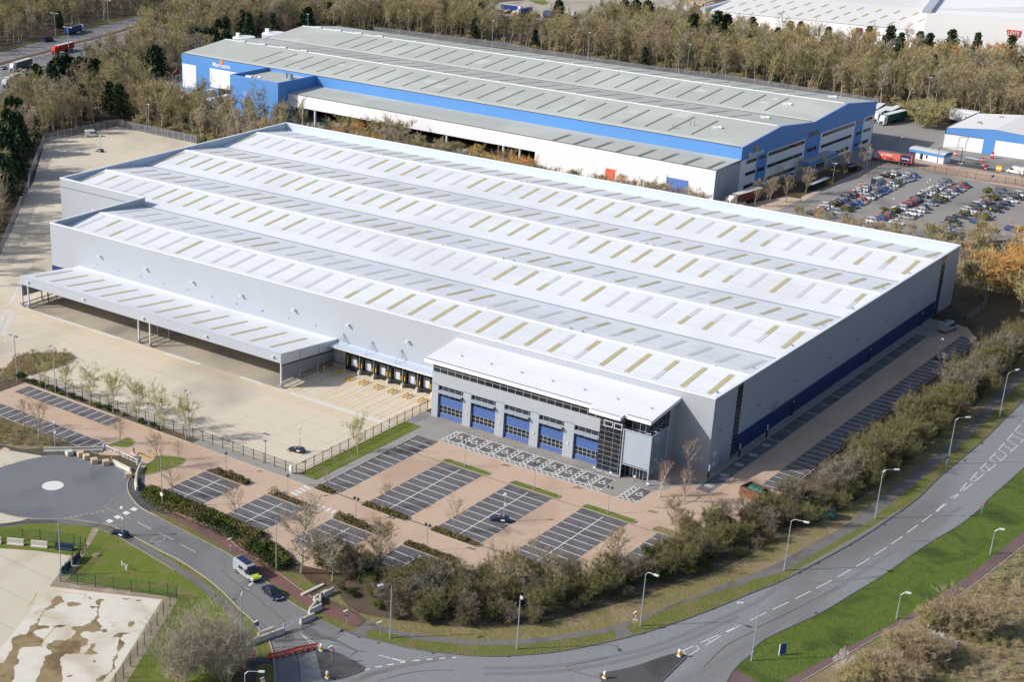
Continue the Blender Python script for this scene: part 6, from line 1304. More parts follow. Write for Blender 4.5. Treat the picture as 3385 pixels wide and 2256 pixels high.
# ================================================================ FENCES
def fence(name, label, pts, h, post_gap, style, mt, pmt=None, cat='fence', group=None):
    """posts and infill along a polyline of (x, y)"""
    p0 = Vector((pts[0][0], pts[0][1], 0)); t = thing(name, label, cat, tuple(p0), 0, group)
    inf = MB(); L = lambda a: (a[0]-p0.x, a[1]-p0.y)
    for a, b in zip(pts, pts[1:]):
        a, b = Vector(L(a)), Vector(L(b)); d = b-a; n = max(1, round(d.length/post_gap))
        for k in range(n+1):
            if k == 0 and a.length > 0: continue
            p = a+d*k/n; m = MB(); m.box(p.x-.05, p.x+.05, p.y-.05, p.y+.05, 0, h+.1); m.obj('post', pmt or mt, t)
        u = d.normalized()
        if style == 'pales':
            for z in (.25, h-.2): inf.bar((a.x,a.y,z), (b.x,b.y,z), .04, .06)
            k = 0.0
            while k < d.length: p = a+u*k; inf.add([(p.x-u.x*.012,p.y-u.y*.012,.1),(p.x+u.x*.012,p.y+u.y*.012,.1),(p.x+u.x*.012,p.y+u.y*.012,h),(p.x-u.x*.012,p.y-u.y*.012,h)], [(0,1,2,3)]); k += .13
        elif style == 'mesh':
            for z in np.arange(.1, h, .3): inf.add([(a.x,a.y,z),(b.x,b.y,z),(b.x,b.y,z+.025),(a.x,a.y,z+.025)], [(0,1,2,3)])
            k = 0.0
            while k < d.length: p = a+u*k; inf.add([(p.x,p.y,.05),(p.x+u.x*.018,p.y+u.y*.018,.05),(p.x+u.x*.018,p.y+u.y*.018,h),(p.x,p.y,h)], [(0,1,2,3)]); k += .12
        elif style == 'palisade':
            for z in (.5, h-.5): inf.bar((a.x,a.y,z), (b.x,b.y,z), .05, .06)
            k = 0.0
            while k < d.length: p = a+u*k; inf.add([(p.x,p.y,.05),(p.x+u.x*.07,p.y+u.y*.07,.05),(p.x+u.x*.07,p.y+u.y*.07,h),(p.x+u.x*.035,p.y+u.y*.035,h+.1),(p.x,p.y,h)], [(0,1,2,3,4)]); k += .20
        elif style == 'rails':
            for z in (.5, h-.05): inf.bar((a.x,a.y,z), (b.x,b.y,z), .06, .07)
    inf.obj('infill', mt, t); return t
fence('railings', 'black vertical bar railings between concrete yard and front car park', [(-139.3,-52.8),(-61.0,-52.8),(-61.0,-9.0)], 2.2, 2.75, 'pales', 'rail_black')
fence('palisade_fence', 'tall grey palisade fence round the west and north sides of the yard', PT('E -60,860 0,778 120,480 250,200 A 255,1560 385,1225 1012,1092 1700,1242'), 3.0, 3.2, 'palisade', 'steel_grey', 'galvanised')
fence('palisade_fence', 'long grey palisade fence behind the blue depot below the north wood', PT('B 1140,228 2352,375 C 420,415 1400,560 2150,650 D 430,745 1100,850', 3), 3.0, 4.0, 'palisade', 'steel_grey', 'steel_grey')
fence('mesh_fence', 'green mesh fence along the top of the lawn beside the grey barriers', PT('J -300,320 0,345 200,352 350,355 500,378 645,395 700,420'), 2.4, 2.9, 'mesh', 'green_fence')
fence('mesh_fence', 'green mesh fence with gate across the lawn corner down to the stained pad', PT('J 745,430 690,490 630,555 570,640 525,705 670,730 825,752 980,770 1135,792 1295,810 1450,828 1525,850 1470,920 1415,995 1360,1085 1305,1168 1250,1255 1190,1348 1130,1440 1068,1535 1000,1620'), 2.4, 3.0, 'mesh', 'green_fence')
fence('rail_fence', 'low rusty knee rail between the east bays and the hedgerow', [(15.4,1.9),(15.4,112)], .95, 2.4, 'rails', 'rust')
fence('security_gate', 'dark mesh gate and fence at the north end of the east bays', [(.3,122.6),(4.2,122.5),(8.8,121.6),(12,119)], 2.6, 4, 'mesh', 'rail_black')
fence('mesh_fence', 'pale curved mesh fence behind the north end of the east bays', PT('s 1100,1400 1200,1330 1330,1230 1390,1120 1330,1010 1210,950'), 2.2, 3, 'mesh', 'galvanised')
fence('mesh_fence', 'thin dark mesh fence along the north edge of the staff car park', PT('c 320,790 560,800 890,828 1160,888 1470,940 1700,985 2100,1035 2352,1075'), 2.3, 4, 'mesh', 'rail_black')
fence('mesh_fence', 'dark fence beside the entrance road of the blue depot', PT('i 120,420 280,310 440,260 640,170'), 2.0, 3, 'mesh', 'rail_black')
# ================================================================ LAMPS AND POLES
def street_lamp(label, base, h, arm, hd=2.2, pr=.11, group=None, flat=True):
    """tapered column with a bent arm; arm = ground direction of the head"""
    t = thing('street_lamp', label, 'street lamp', (base[0], base[1], 0), 0, group); d = Vector((arm[0], arm[1], 0)).normalized()
    m = MB(); m.tube((0,0,0),(0,0,1.4),pr*1.3,n=8); m.tube((0,0,1.4),(0,0,h-.5),pr,pr*.6,8); m.tube((0,0,h-.5),tuple(d*.5+Vector((0,0,h))),pr*.6,pr*.5,6); m.tube(tuple(d*.5+Vector((0,0,h))),tuple(d*hd+Vector((0,0,h+.15))),pr*.5,pr*.4,6); m.obj('column', 'galvanised', t)
    m = MB(); e_ = d*hd; m.bar(tuple(e_+Vector((0,0,h+.15))), tuple(e_+d*.9+Vector((0,0,h+.2))), .38, .2); m.obj('lamp_head', 'lamp_head', t); return t
def head_dir(v, bx, by, hx, hy, h):
    b_ = G(v, bx, by); q_ = G(v, hx, hy, h); return (b_.x, b_.y), (q_.x-b_.x, q_.y-b_.y)
for v_, bx, by, hx, hy, h, l_ in (('K',1541,1190,1480,735,10,'tall roadside lamp on the verge, its head over the hedgerow bushes'),('L',283,1285,322,838,10,'tall roadside lamp in the middle of the long grass verge'),('L',1350,1085,1468,645,10,'tall roadside lamp beside the triangular warning sign'),
    ('M',280,605,450,188,10,'tall roadside lamp with black foot opposite the blue info board'),('M',1065,158,1230,-262,10,'tall roadside lamp with small white notice beside the green kiosk'),('N',1690,1270,1850,870,10,'tall roadside lamp carrying a round blue sign'),('N',2140,855,2300,458,10,'tall roadside lamp carrying a small round red ringed sign, farthest up the road'),
    ('K',257,1230,355,722,9,'tall lamp leaning over the side road beside the navy car'),('M',-2,1385,-170,895,10,'tall lamp at the tip of the south east lawn by the junction'),('M',1250,1025,1300,782,5,'short path lamp on the lawn halfway up the plum path'),('M',2060,462,2118,240,5,'short path lamp on the lawn near the photo edge')):
    bs_, dr_ = head_dir(v_, bx, by, hx, hy, h); dr_ = Vector(dr_); dr_ = dr_ if .5 < dr_.length < 6 else Vector((1,.2))
    street_lamp(l_, bs_, h, dr_, min(dr_.length, 2.4) if h > 6 else .6)
q_ = G('n',150,1385,8); r_ = G('n',400,1410,8); street_lamp('lamp on the dark path at the bottom edge left of the red barriers', (q_.x, q_.y), 8, (r_.x-q_.x, r_.y-q_.y), 2.0)
for v_, bx, by, ty, l_ in (('K',557,612,152,'plain tall pole beside the low hedge and the red path'),('I',1403,1505,1065,'plain tall pole with round sign near the white concrete barriers'),('J',530,650,192,'plain tall pole between the concrete slab and the green mesh fence')):
    p = G(v_, bx, by); q_ = GP(1, p.y, v_, bx-5, ty); t = thing('pole', l_, 'pole', (p.x, p.y, 0)); m = MB(); m.tube((0,0,0),(0,0,q_.z),.10,.07,8); m.obj('column', 'galvanised', t)
    if 'round' in l_: m = MB(); m.tube((0,-.12,2.6),(0,-.16,2.6),.38,n=14); m.obj('sign', 'white_paint', t)
BL1 = thing('ball_lamp', 'single dark ball lamp', 'lamp', (0,0,-50)); 
def ball_lamp(v_, bx, by, ty, two, l_, g=None, base=None):
    p = base or G(v_, bx, by); z = GP(1, p.y, v_, bx, ty).z if not base else 5.4
    t = thing('ball_lamp', l_, 'lamp', (p.x, p.y, 0), 0, g); m = MB(); m.tube((0,0,0),(0,0,1),.09,n=8); m.tube((0,0,1),(0,0,z-.3),.06,.045,6)
    if two: m.tube((0,0,z-.7),(-.42,0,z-.35),.03,n=5); m.tube((0,0,z-.7),(.42,0,z-.25),.03,n=5)
    m.obj('column', 'galvanised', t)
    for dx in ((-.42,.42) if two else (0,)): m = MB(); m.ball((dx,0,z),.30,10,7); m.obj('globe', 'ball', t)
    return t
for a_ in (('I',1285,805,617,0,'single ball lamp between the round trees by the railings'),('I',1955,1210,1045,0,'single ball lamp on the hedge of the westernmost parking block'),('O',657,640,452,0,'single ball lamp by the tan grass planting and the zebra crossing'),('O',1245,830,650,1,'double ball lamp by the tall boxy green hedge'),('K',1858,430,208,1,'double ball lamp on the brown hedge of the fourth small block'),
           ('P',95,378,165,1,'double ball lamp on the grass planter nearest the paved path, front of the blue bays'),('P',697,572,345,1,'double ball lamp on the middle grass planter facing the disabled bays'),('P',1330,782,548,1,'double ball lamp on the grass planter nearest the glass tower')): ball_lamp(*a_)
q_ = G('P',445,1120,5.4); ball_lamp('P',0,0,0,1,'double ball lamp whose globes stand above the roadside hedgerow', base=Vector((q_.x,q_.y,0)))
bpy.data.objects.remove(BL1)
def flood(label, base, h, heads, name='floodlight_mast', cat='floodlight', mt='galvanised', pr=.12):
    t = thing(name, label, cat, (base[0], base[1], 0)); m = MB(); m.tube((0,0,0),(0,0,h),pr,pr*.6,8); m.bar((-.15-.45*(heads-1),0,h),(.15+.45*(heads-1),0,h),.1,.1); m.obj('column', mt, t)
    for k in range(heads): x = (k-(heads-1)/2)*.9; m = MB(); m.box(x-.3,x+.3,-.45,.15,h+.05,h+.3); m.obj('lamp_head', 'lamp_head' if k % 2 else 'steel_grey', t)
    return t
for v_, bx, by, ty, n_, l_ in (('I',150,425,40,3,'three headed floodlight mast west of the planted island'),('I',480,520,135,2,'two headed floodlight mast by the railings at the planted island'),('I',1632,900,515,2,'two headed floodlight mast behind the last round tree'),('O',465,345,155,1,'short dark green lamp post behind the railings corner'),
    ('A',1290,1140,905,2,'two headed mast at the north fence of the west yard'),('A',1655,1190,1020,1,'thin mast at the fence beside the white warehouse gable')):
    p = G(v_, bx, by); z = GP(1, p.y, v_, bx-8, ty).z; flood(l_, (p.x, p.y), max(z, 3), n_, mt='green_paint' if 'green' in l_ else 'galvanised', pr=.07 if z < 5 else .12)
for v_, x, y, l_ in (('g',965,300,'twin headed mast above the north wood, western one'),('g',1882,405,'twin headed mast above the north wood near the ivy clad trunk'),('D',1545,672,'twin headed mast in the wood east of the blue depot'),('B',1438,90,'twin headed mast above the wood behind the western half of the depot roof'),('B',570,122,'twin headed mast beside the dark conifer behind the depot roof'),('g',85,190,'twin headed mast in the wood below the far lorry yard')):
    p = G(v_, x, y, 15); flood(l_, (p.x, p.y), 15, 2)
for v_, bx, by, ty, l_ in (('a',1770,1195,940,'white twin headed lamp beside the yellow grit bin'),('c',1465,1010,760,'twin headed lamp behind the middle rows of parked cars'),('c',685,610,415,'twin headed lamp beside the gatehouse roof'),('i',1700,1005,620,'twin headed lamp among the cars of the middle rows'),('c',255,835,560,'twin headed lamp at the cab of the coral lorry'),('c',905,250,25,'mast with cameras in the thicket by the lorry yard')):
    p = G(v_, bx, by); z = GP(1, p.y, v_, bx, ty).z; flood(l_, (p.x, p.y), z, 2)
q_ = G('j',500,205,8); flood('twin headed lamp above the person in yellow between the car rows', (q_.x, q_.y), 8, 2)
for v_, bx, by, ty, l_ in (('e',962,640,345,'T shaped motorway lamp near the dark blue van'),('e',1872,398,105,'T shaped motorway lamp beyond the blue lorry'),('e',1192,905,740,'motorway lamp rising in front of the red lorry'),('A',1350,60,-40,'motorway lamp at the top edge of the photo')):
    p = G(v_, bx, by); t = thing('motorway_lamp', l_, 'street lamp', (p.x, p.y, 0)); m = MB(); m.tube((0,0,0),(0,0,12),.2,.12,8); m.bar((-2.2,0,12.1),(2.2,0,12.1),.15,.15); m.obj('column', 'galvanised', t)
    for x in (-2.4,2.4): m = MB(); m.box(x-.6,x+.6,-.2,.2,12.0,12.2); m.obj('lamp_head', 'lamp_head', t)
p = G('l',780,250); z = GP(1, p.y, 'l', 755, -110).z; t = thing('camera_pole', 'white camera pole behind the long white concrete barrier', 'camera pole', (p.x,p.y,0)); m = MB(); m.tube((0,0,0),(0,0,z),.11,.08,8); m.obj('column', 'galvanised', t); m = MB(); m.ball((.25,0,z-.1),.22,8,5); m.bar((0,0,z),(.3,0,z+.1),.08,.08); m.box(.1,.4,-.1,.1,z*.55,z*.55+.5); m.obj('camera', 'white_paint', t)
# ================================================================ BARRIERS
def jersey(label, a, b, mt='concrete_block', group=None, h=.95, w_=.62):
    """one concrete barrier from a to b (x, y)"""
    a = Vector(a[:2]); b = Vector(b[:2]); c = (a+b)/2; L = (b-a).length; t = thing('concrete_barrier', label, 'barrier', (c.x, c.y, 0), ang(a, b), group)
    m = MB(); p = [(-w_/2,.05),(w_/2,.05),(w_/2,.22),(w_*.26,.45),(w_*.24,h),(-w_*.24,h),(-w_*.26,.45),(-w_/2,.22)]
    n = len(p); m.add([(-L/2+.03,y,z) for y, z in p]+[(L/2-.03,y,z) for y, z in p], [tuple(range(n))[::-1], tuple(range(n,2*n))]+[(i,(i+1) % n,n+(i+1) % n,n+i) for i in range(n)]); m.obj('block', mt, t)
    m = MB()
    for x in (-L*.25, L*.25): m.box(x-.25,x+.25,-w_*.40,w_*.40,0,.06)
    for x in (-L*.3, L*.3): m.box(x-.06,x+.06,-.05,.05,h,h+.015)
    m.obj('foot', 'dock_black', t); return t
def chain(v, s, n, label, group, **kw):
    P = [Vector(p) for p in PT(v+' '+s)]; L = [(b-a).length for a, b in zip(P, P[1:])]; tot = sum(L)
    def at(d):
        for k, l in enumerate(L):
            if d <= l or k == len(L)-1: return P[k].lerp(P[k+1], d/l)
            d -= l
    for k in range(n): jersey(label[k] if isinstance(label, (list, tuple)) else label, at(tot*k/n), at(tot*(k+1)/n), group=group, **kw)
od = ('first','second','third','fourth','fifth','sixth','seventh','eighth')
chain('n', '90,1000 815,735', 4, ['white concrete barrier across the side road, %s from the lawn towards the blue height gate' % od[k] for k in range(4)], 'concrete barriers across the side road')
chain('n', '380,815 650,710', 2, ['white concrete barrier doubled up behind the main line, %s half' % s for s in ('lawn side','road side')], 'concrete barriers across the side road')
chain('n', '1090,590 1325,480', 2, ['white concrete barrier at the kerb right of the height gate, %s of the pair' % s for s in ('lower','upper')], 'concrete barriers across the side road')
jersey('white concrete barrier slanting from the kerb over the grass strip', PT('n 1235,430')[0], PT('n 1450,325')[0]); jersey('white concrete barrier on the red path edge leaning towards the kerb', PT('n 1250,400')[0], PT('n 1385,235')[0])
jersey('white concrete barrier lying lengthwise across the red path', PT('n 1420,275')[0], PT('n 1425,140')[0]); chain('n', '1320,205 1540,80', 2, ['white concrete barrier beyond the red path, nearer the kerb','white concrete barrier beyond the red path, nearer the lawn'], 'concrete barriers beside the red path')
chain('n', '1480,140 1650,45', 1, 'white concrete barrier farthest up the bank against the dark bushes', 'concrete barriers beside the red path')
chain('l', '618,318 835,316 1040,312 1250,306 1460,300', 4, ['concrete barrier in the straight line north of the turning circle, %s from the west' % od[k] for k in range(4)], 'concrete barriers by the turning circle')
chain('l', '1600,485 1850,612', 2, ['white concrete barrier slanting before the car park gate, upper one','white concrete barrier slanting before the car park gate, lower one'], 'concrete barriers by the turning circle')
chain('l', '1985,545 1915,700 1935,885', 3, ['white concrete barrier on the footway east of the turning circle, %s from the gate' % od[k] for k in range(3)], 'concrete barriers by the turning circle')
for s, l_, mt in (('-60,365 15,370','grey stacked barrier cut by the left photo edge','concrete_block'),('65,375 210,388','ribbed grey barrier on the lawn in front of the green fence, left one','concrete_block'),('270,395 415,408','ribbed grey barrier on the lawn in front of the green fence, right one','concrete_block'),('480,415 635,432','dark blue barrier on the lawn in front of the green fence','bin_blue')): P_ = PT('J '+s); jersey(l_, P_[0], P_[1], mt, h=1.2, w_=.9)
for s in ('632,560 690,495','535,640 610,575'): P_ = PT('J '+s); jersey('dark blue barrier leaning along the green fence corner '+('above' if '632' in s else 'below')+' the gate posts', P_[0], P_[1], 'bin_blue', h=1.3, w_=.5)
for k_, (x, y, mt) in enumerate(((980,375,'concrete_block'),(1140,390,'block_tan'),(1225,430,'block_tan'),(1335,485,'block_tan'),(1500,510,'block_tan'),(1818,690,'block_tan'))):
    p = G('l', x, y-8); t = thing('concrete_cube', ('weathered grey concrete cube nearest the straight barrier line' if k_ == 0 else 'square tan topped concrete cube, %s along the curve of the turning circle' % od[k_] if k_ < 5 else 'brown concrete cube at the foot of the slanting white barriers'), 'concrete cube', (p.x, p.y, 0), R(-20-4*k_))
    m = MB(); m.box(-.68,.68,-.62,.62,.08,.98); m.obj('block', mt, t); m = MB(); m.box(-.5,-.2,-.6,.6,0,.08); m.box(.2,.5,-.6,.6,0,.08); m.obj('foot', 'dock_black', t)
def crowd_barrier(label, a, b, mt='red_plastic', h=1.05, group='red plastic barriers'):
    a = Vector(a); b = Vector(b); c = (a+b)/2; L = (b-a).length; t = thing('plastic_barrier', label, 'barrier', (c.x, c.y, 0), ang(a, b), group); m = MB()
    m.box(-L/2,L/2,-.05,.05,h-.22,h); m.box(-L/2,L/2,-.05,.05,.15,.32); m.box(-L/2,-L/2+.1,-.05,.05,.3,h); m.box(L/2-.1,L/2,-.05,.05,.3,h)
    k = -L/2+.25
    while k < L/2-.2: m.box(k,k+.07,-.04,.04,.32,h-.22); k += .19
    m.obj('panel', mt, t); m = MB()
    for x in (-L*.3, L*.3): m.box(x-.1,x+.1,-.35,.35,0,.1)
    m.obj('foot', 'dock_black', t)
P_ = PT('n 115,1145 330,1145'); crowd_barrier('red plastic barrier standing alone left on the dark path', P_[0], P_[1])
P_ = [Vector(p) for p in PT('n 540,1195 745,1155 960,1095 1170,1040 1380,1010')]
for k_ in range(4): crowd_barrier('red plastic barrier across the slip lane, %s from the left' % od[k_], P_[k_].lerp(P_[k_+1], .03), P_[k_].lerp(P_[k_+1], .97))
for v_, x, y, l_ in (('n',1442,1052,'white and yellow keep left bollard at the right end of the red barriers'),('n',1545,1518,'white and yellow keep left bollard at the lower tip of the western traffic island'),('L',1685,1352,'white and yellow keep left bollard at the east tip of the central traffic island'),('L',1040,1542,'white and yellow keep left bollard at the west end of the central traffic island')):
    p = G(v_, x, y); t = thing('traffic_bollard', l_, 'bollard', (p.x, p.y, .1)); m = MB(); m.box(-.3,.3,-.25,.25,0,.25); m.tube((0,0,.2),(0,0,1.05),.26,.24,10); m.ball((0,0,1.05),.24,10,6); m.obj('body', 'white_paint', t); m = MB(); m.tube((.02,-.03,.3),(.02,-.03,.85),.265,.255,10,cap=False); m.obj('panel', 'yellow_paint', t)
# height gate across the side road
pa, pb = PT('n 812,720')[0], PT('n 1112,598')[0]; t = thing('height_gate', 'blue grey steel swing gate frame between the concrete barriers on the side road', 'gate', (pa[0], pa[1], 0), ang(pa, pb)); L = (Vector(pb)-Vector(pa)).length
m = MB(); m.box(-.09,.09,-.09,.09,0,1.5); m.box(L-.1,L+.1,-.1,.1,0,1.5); m.obj('post', 'fin_grey', t); m = MB(); m.bar((0,0,1.45),(L,0,1.45),.09,.09); m.bar((.1,0,.6),(L-.2,0,1.35),.05,.05); m.bar((L*.4,0,1.0),(L*.4,0,1.4),.05,.05); m.obj('arm', 'steel_light', t); m = MB(); m.box(L-.13,L+.13,-.11,-.1,.0,.5); m.obj('marker', 'yellow_paint', t)
for s, l_ in ((('1478,290','1688,385'),'white picket boom gate leaf nearest the straight barrier line'),(('1705,395','1952,505'),'white picket boom gate leaf nearest the footway')):
    a, b = PT('l '+s[0])[0], PT('l '+s[1])[0]; L = (Vector(b)-Vector(a)).length; t = thing('boom_gate', l_, 'gate', (a[0], a[1], 0), ang(a, b)); m = MB(); m.bar((0,0,1.15),(L,0,1.15),.1,.12,'white_paint'); m.bar((.3,0,.35),(L-.3,0,.35),.05,.06,'white_paint'); 
    k = .35
    while k < L-.3: m.bar((k,0,.35),(k,0,1.15),.05,.05,'red_paint' if int(k*4) % 5 == 0 else 'white_paint'); k += .28
    m.obj('boom', None, t); m = MB(); x = 0 if 'straight' in l_ else L; m.box(x-.25,x+.25,-.25,.25,0,1.4); m.obj('cabinet', 'fin_grey', t)
m = MB(); p = G('l',1895,350); t = thing('card_reader_island', 'small kerbed island with dark post inside the car park gate', 'reader island', (p.x,p.y,0)); m.box(-.9,.9,-.35,.35,0,.18); m.obj('island', 'concrete_block', t); m = MB(); m.box(-.1,.1,-.1,.1,.18,1.4); m.obj('post', 'rust', t)
pa, pb = Vector(PT('l 1965,338')[0]), Vector(PT('l 2110,405')[0]); t = thing('speed_hump', 'black and yellow striped rubber hump beside the gate', 'speed hump', (pa.x,pa.y,0), ang(pa,pb)); L = (pb-pa).length; m = MB()
for k_ in range(8): m.box(L*k_/8,L*(k_+1)/8,-.2,.2,0,.09,'yellow_paint' if k_ % 2 else 'dock_black')
m.obj('strip', None, t)
for v_, x, y, l_ in (('l',2103,412,'yellow bollard at the end of the striped hump'),('l',2187,388,'yellow bollard at the back of the grass wedge'),('l',2275,372,'yellow bollard behind the leafless tree on the grass wedge'),('l',1578,470,'orange and yellow bollard post by the concrete cubes')):
    p = G(v_, x, y); t = thing('bollard', l_, 'bollard', (p.x,p.y,0)); m = MB(); m.tube((0,0,0),(0,0,1.1),.09,n=8); m.obj('post', 'yellow_paint', t); m = MB(); m.tube((0,0,1.1),(0,0,1.2),.1,n=8); m.obj('cap', 'lime', t)
for k_, x in enumerate((-46.9,-43.1,-39.4,-35.65,-31.95,-28.2,-24.5,-20.8)):
    t = thing('bollard', 'slim steel bollard in the row before the disabled bays, %s from the west' % od[k_], 'bollard', (x,-14.2,0), 0, 'bollards before the disabled bays'); m = MB(); m.tube((0,0,0),(0,0,1.0),.08,n=8); m.obj('post', 'steel_grey', t); m = MB(); m.tube((0,0,1.0),(0,0,1.08),.09,n=8); m.obj('cap', 'steel_light', t)
for v_, x, y, l_ in (('h',832,1232,'low sign post before the last blue louvred bay'),('h',1047,1298,'low sign post at the foot of the glass tower'),('h',1357,1350,'slim white topped post before the entrance doors'),('h',1527,1445,'slim white topped post before the corner column of the sun screen')):
    p = G(v_, x, y); t = thing('sign_post', l_, 'sign post', (p.x,p.y,0)); m = MB(); m.tube((0,0,0),(0,0,1.0),.06,n=6); m.obj('post', 'steel_grey', t); m = MB(); m.box(-.18,.18,-.03,.03,.95,1.35); m.obj('plate', 'white_paint', t)
for v_, x, y, l_ in (('q',838,1335,'charging post at the bare corner of the silver warehouse'),('q',1193,1085,'charging post beside the glazed strip of the east wall'),('q',1510,860,'charging post farther along the blue plinth')):
    p = G(v_, x, y); t = thing('charging_post', l_, 'charging post', (p.x,p.y,0)); m = MB(); m.box(-.14,.14,-.12,.12,0,1.6); m.obj('body', 'black_paint', t); m = MB(); m.box(-.1,.1,-.05,.05,1.6,2.9); m.obj('sign', 'white_paint', t)
# ---- signs
def sign(label, v, bx, by, h, plates, name='road_sign'):
    p = G(v, bx, by); t = thing(name, label, 'sign', (p.x, p.y, 0), R(35)); m = MB(); m.tube((0,0,0),(0,0,h),.045,n=6); m.obj('post', 'galvanised', t)
    for kind, z, s, mt in plates:
        m = MB()
        if kind == 'o': m.tube((0,-.09,z),(0,-.05,z),s,n=16,mt=mt)
        elif kind == 'ring': m.tube((0,-.09,z),(0,-.05,z),s,n=16,mt='red_paint'); m.tube((0,-.11,z),(0,-.09,z),s*.72,n=16,mt='white_paint')
        elif kind == 'tri': m.add([(-s,-.09,z-s*.6),(s,-.09,z-s*.6),(0,-.09,z+s)], [(0,1,2)], 'red_paint'); m.add([(-s*.6,-.1,z-s*.4),(s*.6,-.1,z-s*.4),(0,-.1,z+s*.6)], [(0,1,2)], 'white_paint')
        elif kind == 'rect': m.box(-s,s,-.09,-.05,z-s*.35,z+s*.35,mt)
        elif kind == 'head': m.bar((-.7*s,-.2,z),(.25*s,.1,z+.2),.22,.16,mt)
        m.obj('plate' if kind != 'head' else 'lamp_head', None, t)
    return t
def digit(t, s, z, size, mt='black_paint'):
    text('lettering', s, t, (0,-.12,z), (R(90),0,0), size, mt, .005)
sign('round blue turn sign on a post behind the concrete barriers', 'n', 355,830, 3.0, (('o',2.6,.42,'blue_sign'),('head',3.0,.5,'lamp_head')))
t = sign('speed limit 5 sign on the western traffic island', 'n', 1618,1238, 2.6, (('ring',2.35,.42,0),('head',2.7,.7,'lamp_head'))); digit(t, '5', 2.35, .5)
q_ = G('n',460,1545,2.4); t = sign('speed limit 5 sign at the bottom photo edge beside the dark path', 'n', 470, 1660, 2.6, (('ring',2.35,.42,0),('head',2.7,.6,'lamp_head'))); digit(t, '5', 2.35, .5); t.location = (q_.x, q_.y, 0)
sign('junction warning triangle with white and yellow plates beside the tall lamp', 'L', 1297,1112, 2.9, (('tri',2.5,.45,0),('rect',1.75,.42,'white_paint'),('rect',1.25,.42,'yellow_paint'),('head',3.0,.5,'lamp_head')))
sign('double traffic sign seen from behind at the south edge of the lawn', 'M', 1978,118, 2.2, (('tri',2.0,.4,0),('o',1.4,.35,'galvanised')))
sign('two grey round signs on a post at the footway south of the turning circle', 'l', 1418,1432, 2.6, (('o',2.5,.3,'galvanised'),('o',1.8,.36,'galvanised')))
sign('short camera post with red ringed notice beside the red path', 'K', 162,446, 2.4, (('ring',1.35,.2,0),('head',2.5,.7,'lamp_head')))
sign('short camera post with blue notice beside the end of the red path', 'm', 268,418, 2.6, (('rect',2.0,.3,'blue_paint'),('head',2.7,.7,'lamp_head')))
sign('short camera post next to the tall lamp west of the spur path', 'm', 922,632, 2.6, (('rect',2.1,.12,'steel_grey'),('head',2.6,.8,'lamp_head')))
sign('round blue sign on its own post beside the roadside lamp', 'N', 1675,1290, 2.2, (('o',2.0,.3,'blue_sign'),))
t = sign('red ringed speed sign on the farthest roadside lamp', 'N', 2143,862, 2.2, (('ring',2.1,.35,0),)); digit(t, '40', 2.1, .34)
t = thing('info_board', 'dark blue upright board standing on the south east lawn', 'board', (G('M',262,1335).x, G('M',262,1335).y, 0), R(58)); m = MB(); m.box(-.55,.55,-.06,.06,.15,2.0); m.obj('panel', 'blue_paint', t); m = MB(); m.box(-.6,.6,-.08,.08,.05,.15); m.box(-.62,-.55,-.08,.08,0,2.05); m.obj('frame', 'lamp_head', t)
# ---- mobile CCTV towers
def cctv(label, v, bx, by, ty, rz):
    p = G(v, bx, by); z = min(max(GP(1, p.y, v, bx+10, ty).z, 4.5), 7.0); t = thing('surveillance_tower', label, 'camera tower', (p.x, p.y, 0), rz)
    m = MB(); m.add([(-1,-.8,.15),(1,-.8,.15),(1,.8,.15),(-1,.8,.15),(-.75,-.6,1.0),(.75,-.6,1.0),(.75,.6,1.0),(-.75,.6,1.0)], [(4,5,6,7),(0,1,5,4),(1,2,6,5),(2,3,7,6),(3,0,4,7),(3,2,1,0)]); m.box(-.9,.9,-.7,.7,0,.15); m.obj('base_box', 'navy', t)
    m = MB(); m.box(-.35,.35,-.82,-.72,.45,.7); m.obj('nameplate', 'white_paint', t)
    m = MB(); m.add([(-2.6,-.9,.25),(-1.05,-.9,.85),(-1.05,.9,.85),(-2.6,.9,.25)], [(0,1,2,3),(3,2,1,0)]); m.obj('solar_panel', 'solar', t)
    m = MB(); m.tube((0,0,1),(0,0,z*.6),.10,n=6); m.tube((0,0,z*.6),(0,0,z),.06,n=6); m.bar((0,0,1.2),(-.5,0,1),.05,.05); m.obj('mast', 'galvanised', t)
    m = MB(); m.box(-.2,.2,-.15,.15,z-.1,z+.25); m.ball((.28,0,z-.15),.14,6,4); m.ball((-.28,0,z-.15),.14,6,4); m.box(-.1,.2,-.1,.1,z*.6,z*.6+.35); m.obj('camera_head', 'white_paint', t)
cctv('mobile camera tower on navy base among the bays of the middle long block', 'P', 430,850, 615, R(20)); cctv('mobile camera tower standing inside the railings corner of the concrete yard', 'O', 760,250, 35, R(15)); cctv('mobile camera tower at the kerb of the side road by the lawn', 'l', 1740,1515, 1125, R(10)); cctv('mobile camera tower in the middle of the west yard', 'A', 870,1312, 1178, R(10)); cctv('mobile camera tower at the bays of the east side', 'N', 1615,368, 185, R(200))
